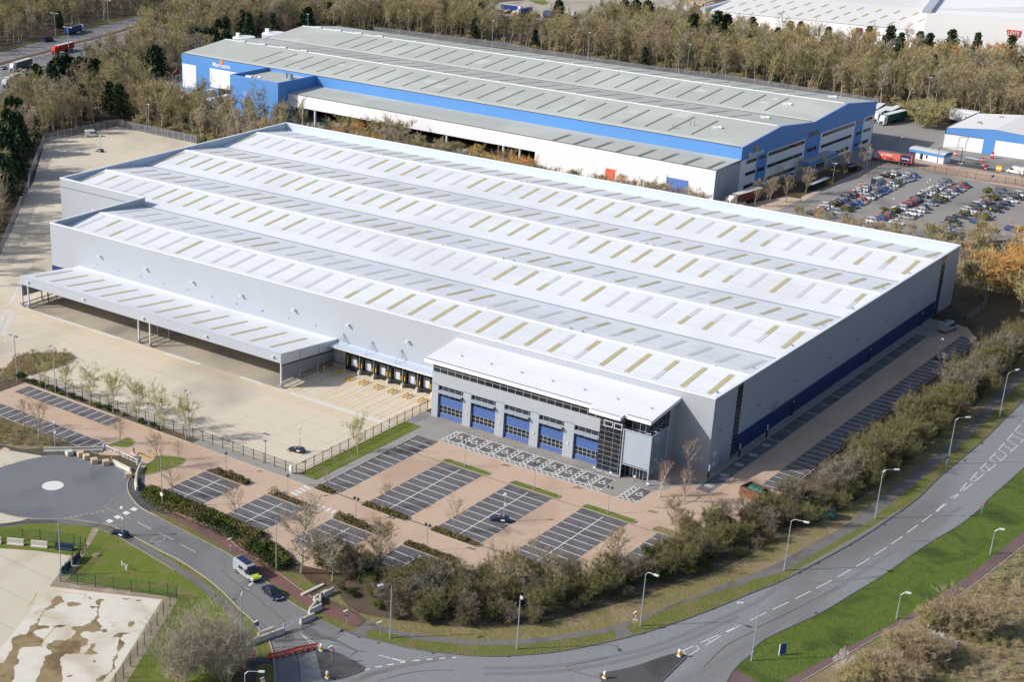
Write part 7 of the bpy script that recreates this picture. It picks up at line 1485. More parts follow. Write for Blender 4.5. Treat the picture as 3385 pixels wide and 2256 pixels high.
# ---- small street items
t = thing('feeder_cabinet', 'white electrical cabinet at the corner of the railings', 'cabinet', (G('O',683,435).x, G('O',683,435).y, 0)); m = MB(); m.box(-.28,.28,-.2,.2,.5,1.7); m.obj('box', 'white_paint', t); m = MB(); m.box(-.2,-.12,-.1,.1,0,.5); m.box(.12,.2,-.1,.1,0,.5); m.obj('leg', 'white_paint', t)
for x, y, l_ in ((1055,568,'white vent pipe on the lawn, the one standing apart'),(1085,590,'white hooked vent pipe on the lawn, upper of the close pair'),(1095,605,'white hooked vent pipe on the lawn, lower of the close pair')):
    p = G('J',x,y); t = thing('vent_pipe', l_, 'vent pipe', (p.x,p.y,0), x); m = MB(); m.tube((0,0,0),(0,0,.9),.09,n=8); m.tube((0,0,.9),(.22,0,1.0),.09,n=8); m.tube((.22,0,1.0),(.3,0,.8),.09,n=8); m.obj('pipe', 'white_paint', t)
t = thing('manhole_mound', 'round stone manhole collar in the lawn', 'manhole', (G('J',835,475).x, G('J',835,475).y, 0)); m = MB(); m.tube((0,0,0),(0,0,.25),.8,.55,14); m.obj('collar', 'gravel', t)
t = thing('bin_store', 'rusty brown fenced bin store beside the east bays', 'bin store', (G('q',1370,1540).x, G('q',1370,1540).y, 0), R(-12)); m = MB()
for a in ((-2.2,2.2,-1.8,-1.7),(-2.2,2.2,1.7,1.8),(-2.2,-2.1,-1.7,1.7),(2.1,2.2,-1.7,.2)): m.box(a[0],a[1],a[2],a[3],0,1.9)
m.obj('screen', 'rust', t)
t = thing('waste_container', 'green round lidded waste container inside the rusty bin store', 'waste container', (G('q',1400,1540).x, G('q',1400,1540).y, 0), R(-12)); m = MB(); m.box(-1.5,1.5,-1,1,.1,1.5); m.obj('body', 'green_paint', t); m = MB(); vs = [(sx*1.5, math.cos(a_)*1.0, 1.5+math.sin(a_)*.6) for sx in (-1,1) for a_ in [math.pi*k/6 for k in range(7)]]; m.add(vs, [(i,i+1,i+8,i+7) for i in range(6)]+[tuple(range(7))[::-1], tuple(range(7,14))]); m.obj('lid', 'green_paint', t)
t = thing('kiosk', 'dark green pitched roof kiosk hidden in the hedgerow by the footpath', 'kiosk', (G('M',650,150).x, G('M',650,150).y, 0), R(20)); m = MB(); m.box(-1.2,1.2,-1,1,0,1.8); m.obj('wall', 'green_paint', t); m = MB(); m.add([(-1.3,-1.1,1.8),(1.3,-1.1,1.8),(1.3,1.1,1.8),(-1.3,1.1,1.8),(-1.3,0,2.3),(1.3,0,2.3)], [(0,1,5,4),(2,3,4,5),(0,4,3),(1,2,5)]); m.obj('roof', 'rail_black', t)
t = thing('vehicle_sign', 'yellow board on the ground by the car park hedge of the warehouse roof edge', 'sign', (0,0,0)); bpy.data.objects.remove(t)
t = thing('stone_trough', 'pale stone edging block beside the lawn and barriers', 'edging block', (G('k',1700,970).x, G('k',1700,970).y, 0), ang(PT('k 1560,1030')[0], PT('k 1830,900')[0])); m = MB(); m.box(-2.6,2.6,-.25,.25,0,.3); m.obj('slab', 'concrete_block', t)
# ================================================================ VEHICLES
PAINT = {}
for nm, c_ in dict(white=(.72,.73,.74), silver=(.42,.44,.47), grey=(.16,.17,.19), dark=(.035,.038,.045), black=(.012,.013,.016), blue=(.015,.075,.36), navy_blue=(.012,.025,.10), red=(.50,.022,.018), beige=(.46,.42,.36), orange_red=(.50,.08,.03), pale_blue=(.30,.38,.50)).items():
    mat('paint_'+nm, c_, .25, metal=.0 if nm in ('white','red','black') else .25, spec=.6); PAINT[nm] = 'paint_'+nm
def wheel(t, x, y, r=.32, w_=.2):
    m = MB(); m.tube((x,y-w_/2,r),(x,y+w_/2,r),r,n=12,mt='tyre'); m.tube((x,y-w_/2-.01,r),(x,y+w_/2+.01,r),r*.6,n=10,mt='rim'); return m.obj('wheel', None, t)
def loft(m, secs, mt=None):
    """closed sections of equal point counts joined end to end"""
    n = len(secs[0]); k = 0; vs = [p for s in secs for p in s]; fs = []
    for a in range(len(secs)-1):
        for i in range(n): j = (i+1) % n; fs.append((a*n+i, a*n+j, (a+1)*n+j, (a+1)*n+i))
    fs += [tuple(range(n))[::-1], tuple(range((len(secs)-1)*n, len(secs)*n))]
    m.add(vs, fs, mt)
def car(name, label, cat, paint, loc, rz, style='hatch', group=None, s=1.0):
    t = thing(name, label, cat, loc, rz, group); t.scale = (s,)*3
    L, W, H = dict(hatch=(4.05,1.78,1.48), saloon=(4.6,1.82,1.43), suv=(4.55,1.88,1.68), mpv=(4.5,1.85,1.66), pickup=(5.1,1.9,1.75))[style]; h = L/2
    def sec(x, z0, z1, w_, ti=.0):
        ww = w_/2; return [(x,-ww*.92,z0),(x,ww*.92,z0),(x,ww,z0+.12),(x,ww,(z0+z1)/2),(x,ww*(.95-ti),z1-.04),(x,ww*.72,z1),(x,-ww*.72,z1),(x,-ww*(.95-ti),z1-.04),(x,-ww,(z0+z1)/2),(x,-ww,z0+.12)]
    hb = H*.56; hn = H*.50
    m = MB(); rear = [(-h,.35,hb*.80),( -h+.10,.22,hb*.98)] 
    loft(m, [sec(-h,.38,hb*.82,W*.86), sec(-h+.15,.24,hb*1.0,W*.95), sec(-h*.4,.20,hb*1.03,W), sec(h*.35,.20,hb*1.0,W), sec(h-.55,.22,hn*.95,W*.98), sec(h-.15,.24,hn*.82,W*.92), sec(h,.36,hn*.62,W*.80)])
    # roof skin
    r0, r1, f0, f1 = dict(hatch=(-h+.12,-h+.55,.05*L,.27*L), saloon=(-h+.75,-h+1.45,.04*L,.24*L), suv=(-h+.10,-h+.40,.06*L,.26*L), mpv=(-h+.10,-h+.35,.10*L,.33*L), pickup=(-h+1.6,-h+1.8,.08*L,.24*L))[style]
    wt = W*.60
    m.add([(r1,-wt/2,H-.03),(f0,-wt/2,H-.02),(f0,wt/2,H-.02),(r1,wt/2,H-.03),(r1+.1,-wt*.40,H+.015),(f0-.1,-wt*.40,H+.02),(f0-.1,wt*.40,H+.02),(r1+.1,wt*.40,H+.015)], [(0,1,5,4),(1,2,6,5),(2,3,7,6),(3,0,4,7),(4,5,6,7)])
    for sy in (-1, 1):
        for xa, xb in ((r1+.02,r0+.02),(f0,f1),((r1+f0)/2,(r1+f0)/2)): m.bar((xb,sy*W*.455,hb*1.0),(xa,sy*wt/2,H-.02),.07,.07)
    m.obj('body', paint, t)
    m = MB(); wb = W*.90; m.add([(r0,-wb/2,hb*.98),(f1,-wb/2,hb*.98),(f1,wb/2,hb*.98),(r0,wb/2,hb*.98),(r1,-wt/2,H-.035),(f0,-wt/2,H-.035),(f0,wt/2,H-.035),(r1,wt/2,H-.035)], [(0,1,5,4),(1,2,6,5),(2,3,7,6),(3,0,4,7),(4,5,6,7)]); m.obj('windows', 'screen', t)
    for x in (-h*.62, h*.62):
        for sy in (-1, 1): wheel(t, x, sy*(W/2-.10), .33 if style != 'suv' else .37)
    for sy in (-1, 1): m = MB(); m.box(h-.22,h-.02,sy*W*.30-.16,sy*W*.30+.16,hn*.62,hn*.80); m.obj('headlight', 'headlamp', t); m = MB(); m.box(-h-.01,-h+.1,sy*W*.36-.12,sy*W*.36+.12,hb*.62,hb*.84); m.obj('tail_light', 'tail_red', t)
    if style == 'pickup': m = MB(); m.box(-h+.1,-h+1.5,-W*.42,W*.42,hb*.99,hb*1.03); m.obj('bed', 'dock_black', t)
    return t
# parked cars of the staff car park, read off row by row (view, x, y, colour, style, nose: 1 = towards lower right)
CARS = {
 'outer row of first car block': [('i',250,910,'dark','hatch',1),('i',370,835,'orange_red','hatch',-1),('i',425,790,'white','hatch',-1),('i',430,745,'white','suv',1),('i',640,705,'dark','saloon',-1),('i',690,680,'dark','hatch',-1),('i',735,655,'beige','hatch',-1),('i',810,615,'blue','hatch',-1),('i',915,570,'black','suv',1),('i',980,540,'dark','hatch',-1),('i',1010,515,'red','saloon',1),('i',1060,490,'white','hatch',-1),('i',1120,460,'white','hatch',1),('i',1180,430,'white','suv',-1),('i',1240,405,'blue','hatch',-1)],
 'inner row of first car block': [('i',540,940,'grey','suv',1),('i',720,880,'silver','mpv',1),('i',930,770,'navy_blue','hatch',1),('i',1000,755,'dark','saloon',1),('i',1100,705,'blue','saloon',1),('i',1170,675,'silver','saloon',1),('i',1200,635,'red','hatch',1),('i',1280,590,'white','suv',1),('i',1330,565,'dark','hatch',1),('i',1400,535,'silver','saloon',1),('i',1450,510,'grey','hatch',1),('i',1540,505,'dark','hatch',1),('i',1560,480,'blue','saloon',1),('i',1620,450,'blue','hatch',1),('i',1680,440,'grey','hatch',1),('i',1730,395,'silver','saloon',1),('i',1770,350,'white','hatch',1)],
 'upper end of first car block': [('i',1660,175,'black','pickup',-1),('i',1740,130,'white','suv',-1),('i',1800,115,'grey','suv',1),('i',1870,300,'dark','hatch',1),('i',1910,270,'silver','hatch',1),('i',1990,250,'silver','hatch',1),('i',2060,235,'pale_blue','hatch',1),('i',2100,210,'grey','saloon',1),('i',2090,170,'white','hatch',1),('i',2190,165,'blue','hatch',1)],
 'outer row of middle car block': [('i',1230,1130,'white','hatch',1),('i',1380,1050,'white','mpv',1),('i',1490,985,'blue','hatch',-1),('i',1600,945,'red','hatch',-1),('i',1710,905,'dark','saloon',1),('i',1860,840,'dark','saloon',-1),('i',1920,795,'white','suv',-1),('j',20,690,'black','hatch',-1),('j',70,650,'red','hatch',-1),('j',130,640,'dark','hatch',-1),('j',170,605,'red','hatch',-1),('j',250,585,'grey','hatch',-1),('j',320,565,'dark','saloon',1),('j',370,500,'dark','saloon',-1),('j',460,470,'white','suv',1),('j',550,430,'white','hatch',1),('j',590,390,'grey','hatch',-1),('j',600,340,'white','saloon',-1),('j',660,300,'silver','hatch',1),('j',750,270,'pale_blue','hatch',1),('j',800,265,'beige','suv',1),('j',880,235,'grey','suv',1)],
 'inner row of middle car block': [('i',1850,1075,'white','saloon',1),('i',2060,975,'silver','suv',1),('j',230,845,'white','suv',1),('j',310,785,'white','suv',-1),('j',390,720,'dark','saloon',1),('j',520,650,'pale_blue','hatch',1),('j',640,600,'dark','hatch',-1),('j',820,505,'white','hatch',1),('j',900,485,'grey','hatch',1),('j',940,440,'white','hatch',1),('j',930,375,'red','hatch',1),('j',1040,395,'navy_blue','saloon',1),('j',1090,360,'silver','saloon',1),('j',1120,310,'red','hatch',1),('j',1190,290,'navy_blue','saloon',1)],
 'outer row of last car block': [('j',780,1100,'silver','saloon',1),('j',830,1050,'grey','saloon',1),('j',970,985,'dark','suv',1),('j',1130,900,'dark','saloon',1),('j',1230,835,'white','suv',1),('j',1290,790,'white','suv',1),('j',1400,750,'dark','hatch',-1),('j',1450,720,'dark','suv',1),('j',1480,690,'white','suv',1),('j',1520,640,'dark','saloon',-1),('j',1610,625,'red','hatch',-1),('j',1660,600,'silver','saloon',1),('j',1780,530,'grey','hatch',-1),('j',1830,470,'grey','saloon',1),('j',1910,410,'grey','suv',1)],
 'inner row of last car block': [('j',760,1340,'silver','saloon',1),('j',1040,1260,'blue','hatch',1),('j',1115,1185,'silver','saloon',1),('j',1410,1000,'blue','hatch',1),('j',1640,915,'grey','hatch',1),('j',1650,870,'pale_blue','hatch',1),('j',1770,775,'black','suv',1),('j',1900,715,'black','saloon',1),('j',2040,660,'navy_blue','hatch',1),('j',2090,590,'white','saloon',1),('j',2250,540,'black','suv',1),('j',2290,480,'white','suv',1),('j',2110,1150,'blue','hatch',1)]}
protoc = {}; ordn = ('first','second','third','fourth','fifth','sixth','seventh','eighth','ninth','tenth','eleventh','twelfth','thirteenth','fourteenth','fifteenth','sixteenth','seventeenth','eighteenth','nineteenth','twentieth','twenty-first','twenty-second')
STN = dict(hatch='hatchback', saloon='saloon', suv='estate car', mpv='people carrier', pickup='pickup'); CN_ = dict(navy_blue='dark blue', orange_red='orange red', pale_blue='silvery')
for row, lst in CARS.items():
    xs_ = sorted(G(q_[0], q_[1], q_[2], .75).x for q_ in lst); xm_ = xs_[len(xs_)//2]
    for k_, (v_, x, y, c_, st, nose) in enumerate(lst):
        p = G(v_, x, y, .75); p.x = p.x if 'upper' in row or abs(p.x-xm_) > 2.6 else xm_+(p.x-xm_)*.2; rz = (-.20 if 'upper' not in row else -.12)*0 + VR.uniform(-.04,.04)-.06 + (0 if nose > 0 else math.pi)
        lab = '%s %s, %s from the near end, %s' % (CN_.get(c_, c_), STN[st], ordn[k_], row)
        if (c_, st) not in protoc: protoc[(c_, st)] = car('parked_car', lab, 'car', PAINT[c_], (p.x, p.y, 0), rz, st, 'cars in the staff car park')
        else: dup(protoc[(c_, st)], (p.x, p.y, 0), rz, lab)
# ---- near navy car with the driver's window open
a, b = Vector(PT('k 800,1020')[0]), Vector(PT('k 985,1175')[0])
c1, c2 = G('k',880,900,.9), G('k',1080,1090,.7)
pr_, pf_ = Vector(PT('k 790,1010')[0]), Vector(PT('k 975,1165')[0]); dr_ = ang(pr_, pf_)
mid = (pr_+pf_)/2; off_ = Vector((-math.sin(dr_), math.cos(dr_)))*.85
nc = car('parked_car', 'glossy navy fastback car standing on the side road before the concrete barriers', 'car', 'navy', (mid.x+off_.x, mid.y+off_.y, 0), dr_, 'saloon', None, 1.04)
m = MB(); m.box(2.26,2.30,-.3,.3,.38,.5); m.obj('number_plate', 'white_paint', nc)
# ---- vans
def van(label, loc, rz, paint='paint_white', bonnet=None, L=6.0, W=2.05, H=2.55, solar=False, name='van', rear=None, group=None):
    t = thing(name, label, 'van', loc, rz, group); h = L/2; m = MB()
    def sec(x, z1, w_, z0=.35): ww = w_/2; return [(x,-ww*.95,z0),(x,ww*.95,z0),(x,ww,z0+.2),(x,ww,z0+(z1-z0)*.5),(x,ww*.90,z1-.10),(x,ww*.74,z1),(x,-ww*.74,z1),(x,-ww*.90,z1-.10),(x,-ww,z0+(z1-z0)*.5),(x,-ww,z0+.2)]
    loft(m, [sec(-h,H-.08,W*.96), sec(-h+.12,H,W), sec(h-2.3,H+.02,W), sec(h-1.85,H-.10,W*.99)]); loft(m, [sec(h-1.85,1.32,W), sec(h-.95,1.20,W*.98), sec(h-.25,.98,W*.92), sec(h,.72,W*.82)])
    m.obj('body', paint, t)
    m = MB(); m.add([(h-1.84,-W*.44,1.30),(h-.98,-W*.42,1.22),(h-.98,W*.42,1.22),(h-1.84,W*.44,1.30),(h-1.86,-W*.38,H-.14),(h-1.86,W*.38,H-.14)], [(1,2,5,4),(0,1,4),(2,3,5)]); m.obj('windscreen', 'screen', t)
    m = MB()
    for sy in (-1,1): m.box(h-2.55,h-1.8,sy*W*.5-.02,sy*W*.5+.02,1.35,1.95); 
    m.box(-h+1.9,-h+3.2,-W*.5-.02,-W*.5+.01,1.35,1.95); m.obj('side_window', 'screen', t)
    for x in (-h+1.15, h-1.0):
        for sy in (-1, 1): wheel(t, x, sy*(W/2-.12), .36, .24)
    m = MB(); m.box(h-.25,h+.03,-W*.42,W*.42,.36,.62); m.box(-h-.03,-h+.1,-W*.45,W*.45,.36,.55); m.obj('bumper', 'dock_black', t)
    for sy in (-1, 1): m = MB(); m.box(h-.38,h-.05,sy*W*.38-.14,sy*W*.38+.14,.80,1.02); m.obj('headlight', 'headlamp', t)
    for sy in (-1, 1): m = MB(); m.box(h-1.75,h-1.6,sy*W*.58-.08,sy*W*.58+.08,1.3,1.6); m.obj('mirror', 'dock_black', t)
    if bonnet: m = MB(); m.add([(h-1.0,-W*.34,1.25),(h-.28,-W*.30,1.03),(h-.28,W*.30,1.03),(h-1.0,W*.34,1.25),(h-.02,-W*.25,.80),(h-.02,W*.25,.80)], [(0,1,2,3),(1,4,5,2)]); m.obj('bonnet', bonnet, t)
    if solar:
        m = MB(); m.box(-h+.5,h-2.5,-W*.30,W*.30,H+.06,H+.12,'dock_black')
        n_ = 3 if solar > 1 else 2
        for i in range(n_):
            x0 = -h+.7+(L-3.4)*i/n_; x1 = x0+(L-3.4)/n_-.1
            for y0 in (-W*.29, .03): m.box(x0,x1,y0,y0+W*.26,H+.12,H+.15,'solar')
        m.obj('roof_solar_panel', None, t)
    if rear:
        m = MB(); m.box(-h-.04,-h,-W*.40,W*.40,.6,2.2,'yellow_paint')
        for k in range(4): m.add([(-h-.05,-W*.4+k*.4,.6),(-h-.05,-W*.4+k*.4+.2,.6),(-h-.05,-W*.4+k*.4+.55,2.1),(-h-.05,-W*.4+k*.4+.35,2.1)], [(0,3,2,1)], 'red_paint')
        m.box(-h-.07,-h-.04,-W*.33,W*.33,1.4,2.0,'screen'); m.obj('rear_marking', None, t)
    return t
pr_, pf_ = Vector(PT('k 260,625')[0]), Vector(PT('k 545,835')[0]); dr_ = ang(pr_, pf_); mid = (pr_+pf_)/2; off_ = Vector((-math.sin(dr_), math.cos(dr_)))*1.0
nv = van('silver white van with roof solar panels and yellow bonnet on the side road', (mid.x+off_.x, mid.y+off_.y, 0), dr_, paint='paint_silver', bonnet='lime', solar=2, L=6.2)
m = MB(); m.add([(-2.9,-1.035,1.5),(-2.2,-1.035,1.3),(-2.0,-1.035,1.7),(-2.7,-1.035,2.0)], [(0,1,2,3)]); m.obj('side_marking', 'pale_mark' if 'pale_mark' in MATS else 'blue_trim', nv)
p = G('A',800,1180); van('white van with orange chequered rear doors in the west yard', (p.x,p.y,0), R(52), rear=1, L=5.6)
p = G('s',790,1530); van('silver camper van by the dark gate beyond the east bays', (6.6,116.0,0), R(78), paint='paint_silver', solar=1, L=5.6, H=2.7)
p = G('c',2230,910); van('white minibus by the kerb at the right photo edge beyond the staff car park', (p.x,p.y+1,0), R(172), L=6.2)
# ---- lorries
def lorry(label, loc, rz, cabp, boxp, roofp='white_dirty', L=13.4, rearp=None, cab=True, group=None, name=None, H=4.0, text_=None):
    """trailer centre at the origin, cab in front (+x)"""
    t = thing(name or ('articulated_lorry' if cab else 'lorry_trailer'), label, 'lorry' if cab else 'trailer', loc, rz, group); h = L/2; W = 2.5
    m = MB(); m.box(-h,h,-W/2,W/2,1.25,H-.06); m.obj('trailer_box', boxp, t); m = MB(); m.box(-h-.02,h+.02,-W/2-.02,W/2+.02,H-.06,H); m.obj('roof', roofp, t)
    m = MB(); m.box(-h-.04,-h,-W/2+.06,-.03,1.3,H-.2); m.box(-h-.04,-h,.03,W/2-.06,1.3,H-.2); m.obj('rear_door', rearp or boxp, t)
    m = MB(); m.box(-h,h,-.5,.5,.9,1.25); m.box(-h+4.5,-h+8,-W/2+.05,W/2-.05,.5,.9) ; m.obj('chassis', 'dock_black', t)
    for x in (-h+1.6,-h+2.9,-h+4.2):
        for sy in (-1,1): wheel(t, x, sy*1.05, .5, .35)
    if cab:
        m = MB(); x0 = h+.7; sec = lambda x, z1, w_=W, z0=.55: [(x,-w_/2,z0),(x,w_/2,z0),(x,w_/2,z1*.8),(x,w_*.40,z1),(x,-w_*.40,z1),(x,-w_/2,z1*.8)]
        loft(m, [sec(x0,3.75), sec(x0+1.4,3.75), sec(x0+1.95,3.1,W*.96), sec(x0+2.3,1.9,W*.95), sec(x0+2.35,.6,W*.93)]); m.obj('cab', cabp, t)
        m = MB(); m.add([(x0+2.34,-1.08,1.75),(x0+2.34,1.08,1.75),(x0+2.02,1.0,2.85),(x0+2.02,-1.0,2.85)], [(0,1,2,3)]); 
        for sy in (-1,1): m.box(x0+1.0,x0+1.8,sy*1.25-.015,sy*1.25+.015,1.8,2.6)
        m.obj('windscreen', 'screen', t); m = MB(); m.box(x0+2.32,x0+2.40,-.8,.8,.65,1.5); m.box(h-1.5,x0+.2,-.5,.5,.7,1.1); m.obj('grille', 'dock_black', t)
        for x in (x0+1.5, x0-1.2):
            for sy in (-1,1): wheel(t, x, sy*1.05, .5, .35)
        for sy in (-1,1): m = MB(); m.box(x0+2.34,x0+2.42,sy*.98-.15,sy*.98+.15,.8,1.0); m.obj('headlight', 'headlamp', t)
    return t
def lorry_at(label, v, xr, yr, xf, yf, z=4.0, **kw):
    """roof centre line from rear to front given in the photo at height z"""
    a, b = G(v, xr, yr, z), G(v, xf, yf, z); d = (Vector((b.x,b.y))-Vector((a.x,a.y))).normalized(); L = kw.pop('L', 13.4); c = Vector((a.x,a.y))+d*L/2
    return lorry(label, (c.x, c.y, 0), math.atan2(d.y, d.x), L=L, **kw)
lorry_at('blue curtain sided lorry with white cab on the far motorway carriageway', 'e', 1150,480,1420,405, cabp='paint_white', boxp='lorry_blue', roofp='lorry_grey', rearp='blue_paint')
lorry_at('bright red lorry with pale roof on the near motorway carriageway', 'e', 1245,715,950,790, cabp='lorry_red', boxp='lorry_red', roofp='white_dirty')
lorry_at('grey curtain sided lorry with white and orange cab on the near motorway carriageway', 'e', 520,995,215,1085, cabp='paint_white', boxp='lorry_grey', roofp='white_dirty')
lorry_at('white cabbed lorry with cream trailer at the left photo edge on the motorway', 'e', 290,1250,60,1370, cabp='paint_white', boxp='curtain_cream', roofp='white_dirty')
lorry_at('small white box lorry far along the motorway', 'A', 1262,110,1315,105, cabp='paint_white', boxp='white_dirty', L=7)
p = G('e',850,715); van('dark blue van behind the blue lorry on the motorway', (p.x,p.y,0), ang(*PT('e 770,720 940,690'))+0, paint='paint_navy_blue', L=5.6)
p = G('e',55,1195); car('car', 'silver car in the near motorway lane left of the grey lorry', 'car', 'paint_silver', (p.x,p.y,0), ang(*PT('e 110,1170 0,1210')), 'saloon')
p = G('e',400,1275); car('car', 'white car half hidden behind the evergreens on the motorway edge', 'car', 'paint_white', (p.x,p.y,0), ang(*PT('e 440,1250 340,1290')), 'suv')
cl_ = lorry_at('coral trailer lorry with white slogan and navy panel parked beside the gatehouse', 'c', 890,655,320,572, cabp='paint_white', boxp='trailer_coral', roofp='lorry_grey', rearp='red_paint')
m = MB(); m.box(-6.2,-2.6,1.25,1.28,1.45,3.8); m.obj('panel', 'trailer_navy', cl_); m = MB(); m.tube((5.6,1.26,2.6),(5.6,1.29,2.6),1.0,n=12); m.obj('picture', 'fin_grey', cl_)
for s_, x, z, sz in (('goodbye', 2.2, 3.15, 1.15),('buying', .9, 1.95, 1.0),('leasing', -4.4, 2.6, .95)): text('lettering', s_, cl_, (x,1.31,z), (R(90),0,R(180)), sz, 'lettering_white' if s_ != 'buying' else 'trailer_maroon', .01)
for k_, (xr, yr, xf, yf, cab_, l_) in enumerate(((760,50,520,110,True,'white cabbed lorry with green trailer side nearest the thicket'),(700,-10,520,75,False,'white roofed green sided trailer second in the row by the depot corner'),(560,5,430,70,True,'white trailer with small rear window in the lorry row by the depot corner'),(470,-40,410,0,False,'green sided trailer hard against the depot corner'))):
    lorry_at(l_, 'c', xr, yr, xf, yf, cab=cab_, cabp='paint_white', boxp='curtain_green' if k_ != 2 else 'white_dirty', roofp='white_clad', rearp='white_dirty')
lorry_at('long white trailer behind the small blue and white warehouse, nearer one', 'c', 1760,80,1250,10, cab=False, cabp='paint_white', boxp='white_clad', roofp='white_clad'); lorry_at('white trailer side by side with the long one behind the small warehouse', 'c', 1660,130,1420,80, cab=False, cabp='paint_white', boxp='white_clad', roofp='white_clad', L=11)
lorry_at('white refrigerated lorry backed on the west docks of the depot, upper one', 'b', 500,680,250,715, cabp='paint_white', boxp='white_clad', roofp='white_clad'); lorry_at('white refrigerated lorry backed on the west docks beside the blue annexe', 'b', 720,745,530,785, cabp='paint_white', boxp='white_clad', roofp='white_clad')
lorry_at('maroon sided lorry with pale roof at the corner of the white depot range', 'a', 830,1250,570,1325, cabp='paint_white', boxp='trailer_maroon', roofp='white_dirty')
p = G('a',1250,1110); car('parked_car', 'white saloon parked alone before the office front of the depot', 'car', 'paint_white', (p.x,p.y,0), R(100), 'saloon')
for v_, x, y, l_, mt, d_ in (('A',1170,690,'white box container in the skip yard','white_clad',(2.6,6.5,2.8)),):
    p = G(v_, x, y+25); t = thing('container', l_, 'container', (p.x,p.y,0), R(20)); m = MB(); m.box(-d_[1]/2,d_[1]/2,-d_[0]/2,d_[0]/2,.1,d_[2]); m.obj('body', mt, t); m = MB(); m.box(-d_[1]/2-.06,-d_[1]/2,-1.2,1.2,.2,d_[2]-.2); m.obj('door', 'white_dirty', t)
def skip(l_, v_, x, y, mt, L=5.0, W=2.2, H=1.7):
    p = G(v_, x, y); t = thing('skip', l_, 'skip', (p.x,p.y,0), R(65)); m = MB(); vs = [(-L/2+.3,-W/2,.1),(L/2-.3,-W/2,.1),(L/2-.3,W/2,.1),(-L/2+.3,W/2,.1),(-L/2,-W/2,H),(L/2,-W/2,H),(L/2,W/2,H),(-L/2,W/2,H)]
    m.add(vs, [(0,3,2,1),(0,1,5,4),(1,2,6,5),(2,3,7,6),(3,0,4,7)]); m.obj('body', mt, t); m = MB(); m.box(-L/2+.2,L/2-.2,-W/2+.15,W/2-.15,.2,H-.3); m.obj('contents', 'leaf_litter' if mt != 'dock_black' else 'dock_black', t)
for x, y, mt, l_ in ((1265,690,'yellow_paint','yellow skip full of timber beside the white container'),(1335,680,'bin_blue','dark skip in the middle of the skip yard'),(1375,668,'bin_blue','dark skip next to the red skips'),(1412,662,'red_paint','red skip nearest the dark skips'),(1458,655,'red_paint','red skip in the middle of the red ones'),(1500,640,'red_paint','red skip at the right end of the skip yard')): skip(l_, 'A', x, y, mt)
t = thing('grit_bin', 'yellow grit bin on the grass by the depot west wall', 'grit bin', (G('A',1483,808).x, G('A',1483,808).y, 0)); m = MB(); m.box(-.8,.8,-.6,.6,0,1.0); m.obj('body', 'yellow_paint', t); m = MB(); m.box(-.85,.85,-.65,.65,1.0,1.2); m.obj('lid', 'yellow_paint', t)
t = thing('grit_bin', 'yellow grit bin at the foot of the white lamp by the staff car park', 'grit bin', (G('i',570,350).x, G('i',570,350).y, 0)); m = MB(); m.box(-.6,.6,-.5,.5,0,.8); m.obj('body', 'yellow_paint', t); m = MB(); m.add([(-.65,-.55,.8),(.65,-.55,.8),(.65,.55,.8),(-.65,.55,.8),(-.4,0,1.15),(.4,0,1.15)], [(0,1,5,4),(2,3,4,5),(0,4,3),(1,2,5)]); m.obj('lid', 'yellow_paint', t)
# shelter, bike canopy, people, cones
p = G('i',1440,385); t = thing('shelter', 'arched translucent smoking shelter between the car rows', 'shelter', (p.x-.3,p.y+1.5,0), R(82)); m = MB()
vs = []; 
for x in (-2.4,2.4): vs += [(x, -1.1*math.cos(a_), 2.0+.7*math.sin(a_)) for a_ in [math.pi*k/6 for k in range(7)]]
m.add(vs, [(i,i+7,i+8,i+1) for i in range(6)]); m.obj('roof', 'roof_patch', t); m = MB(); m.box(-2.4,2.4,1.06,1.1,.2,2); m.box(-2.4,2.4,-1.1,-1.06,.2,2); m.obj('panel', 'fin_grey', t); m = MB()
for x in (-2.4,0,2.4):
    for y in (-1.1,1.1): m.box(x-.04,x+.04,y-.04,y+.04,0,2)
m.obj('frame', 'steel_light', t)
a, b = G('i',160,350,2.2), G('i',490,215,2.2); t = thing('cycle_shelter', 'flat roofed grey cycle shelter beside the staff car park drive', 'shelter', (a.x,a.y,0), ang(a,b)); L = (b-a).length; m = MB(); m.box(0,L,-1,.6,2.15,2.3); m.obj('roof', 'roof_patch', t); m = MB(); [m.box(L*k/4-.05,L*k/4+.05,.4,.5,0,2.15) for k in range(5)]; m.box(0,L,.5,.55,.2,1.8); m.obj('frame', 'rail_black', t)
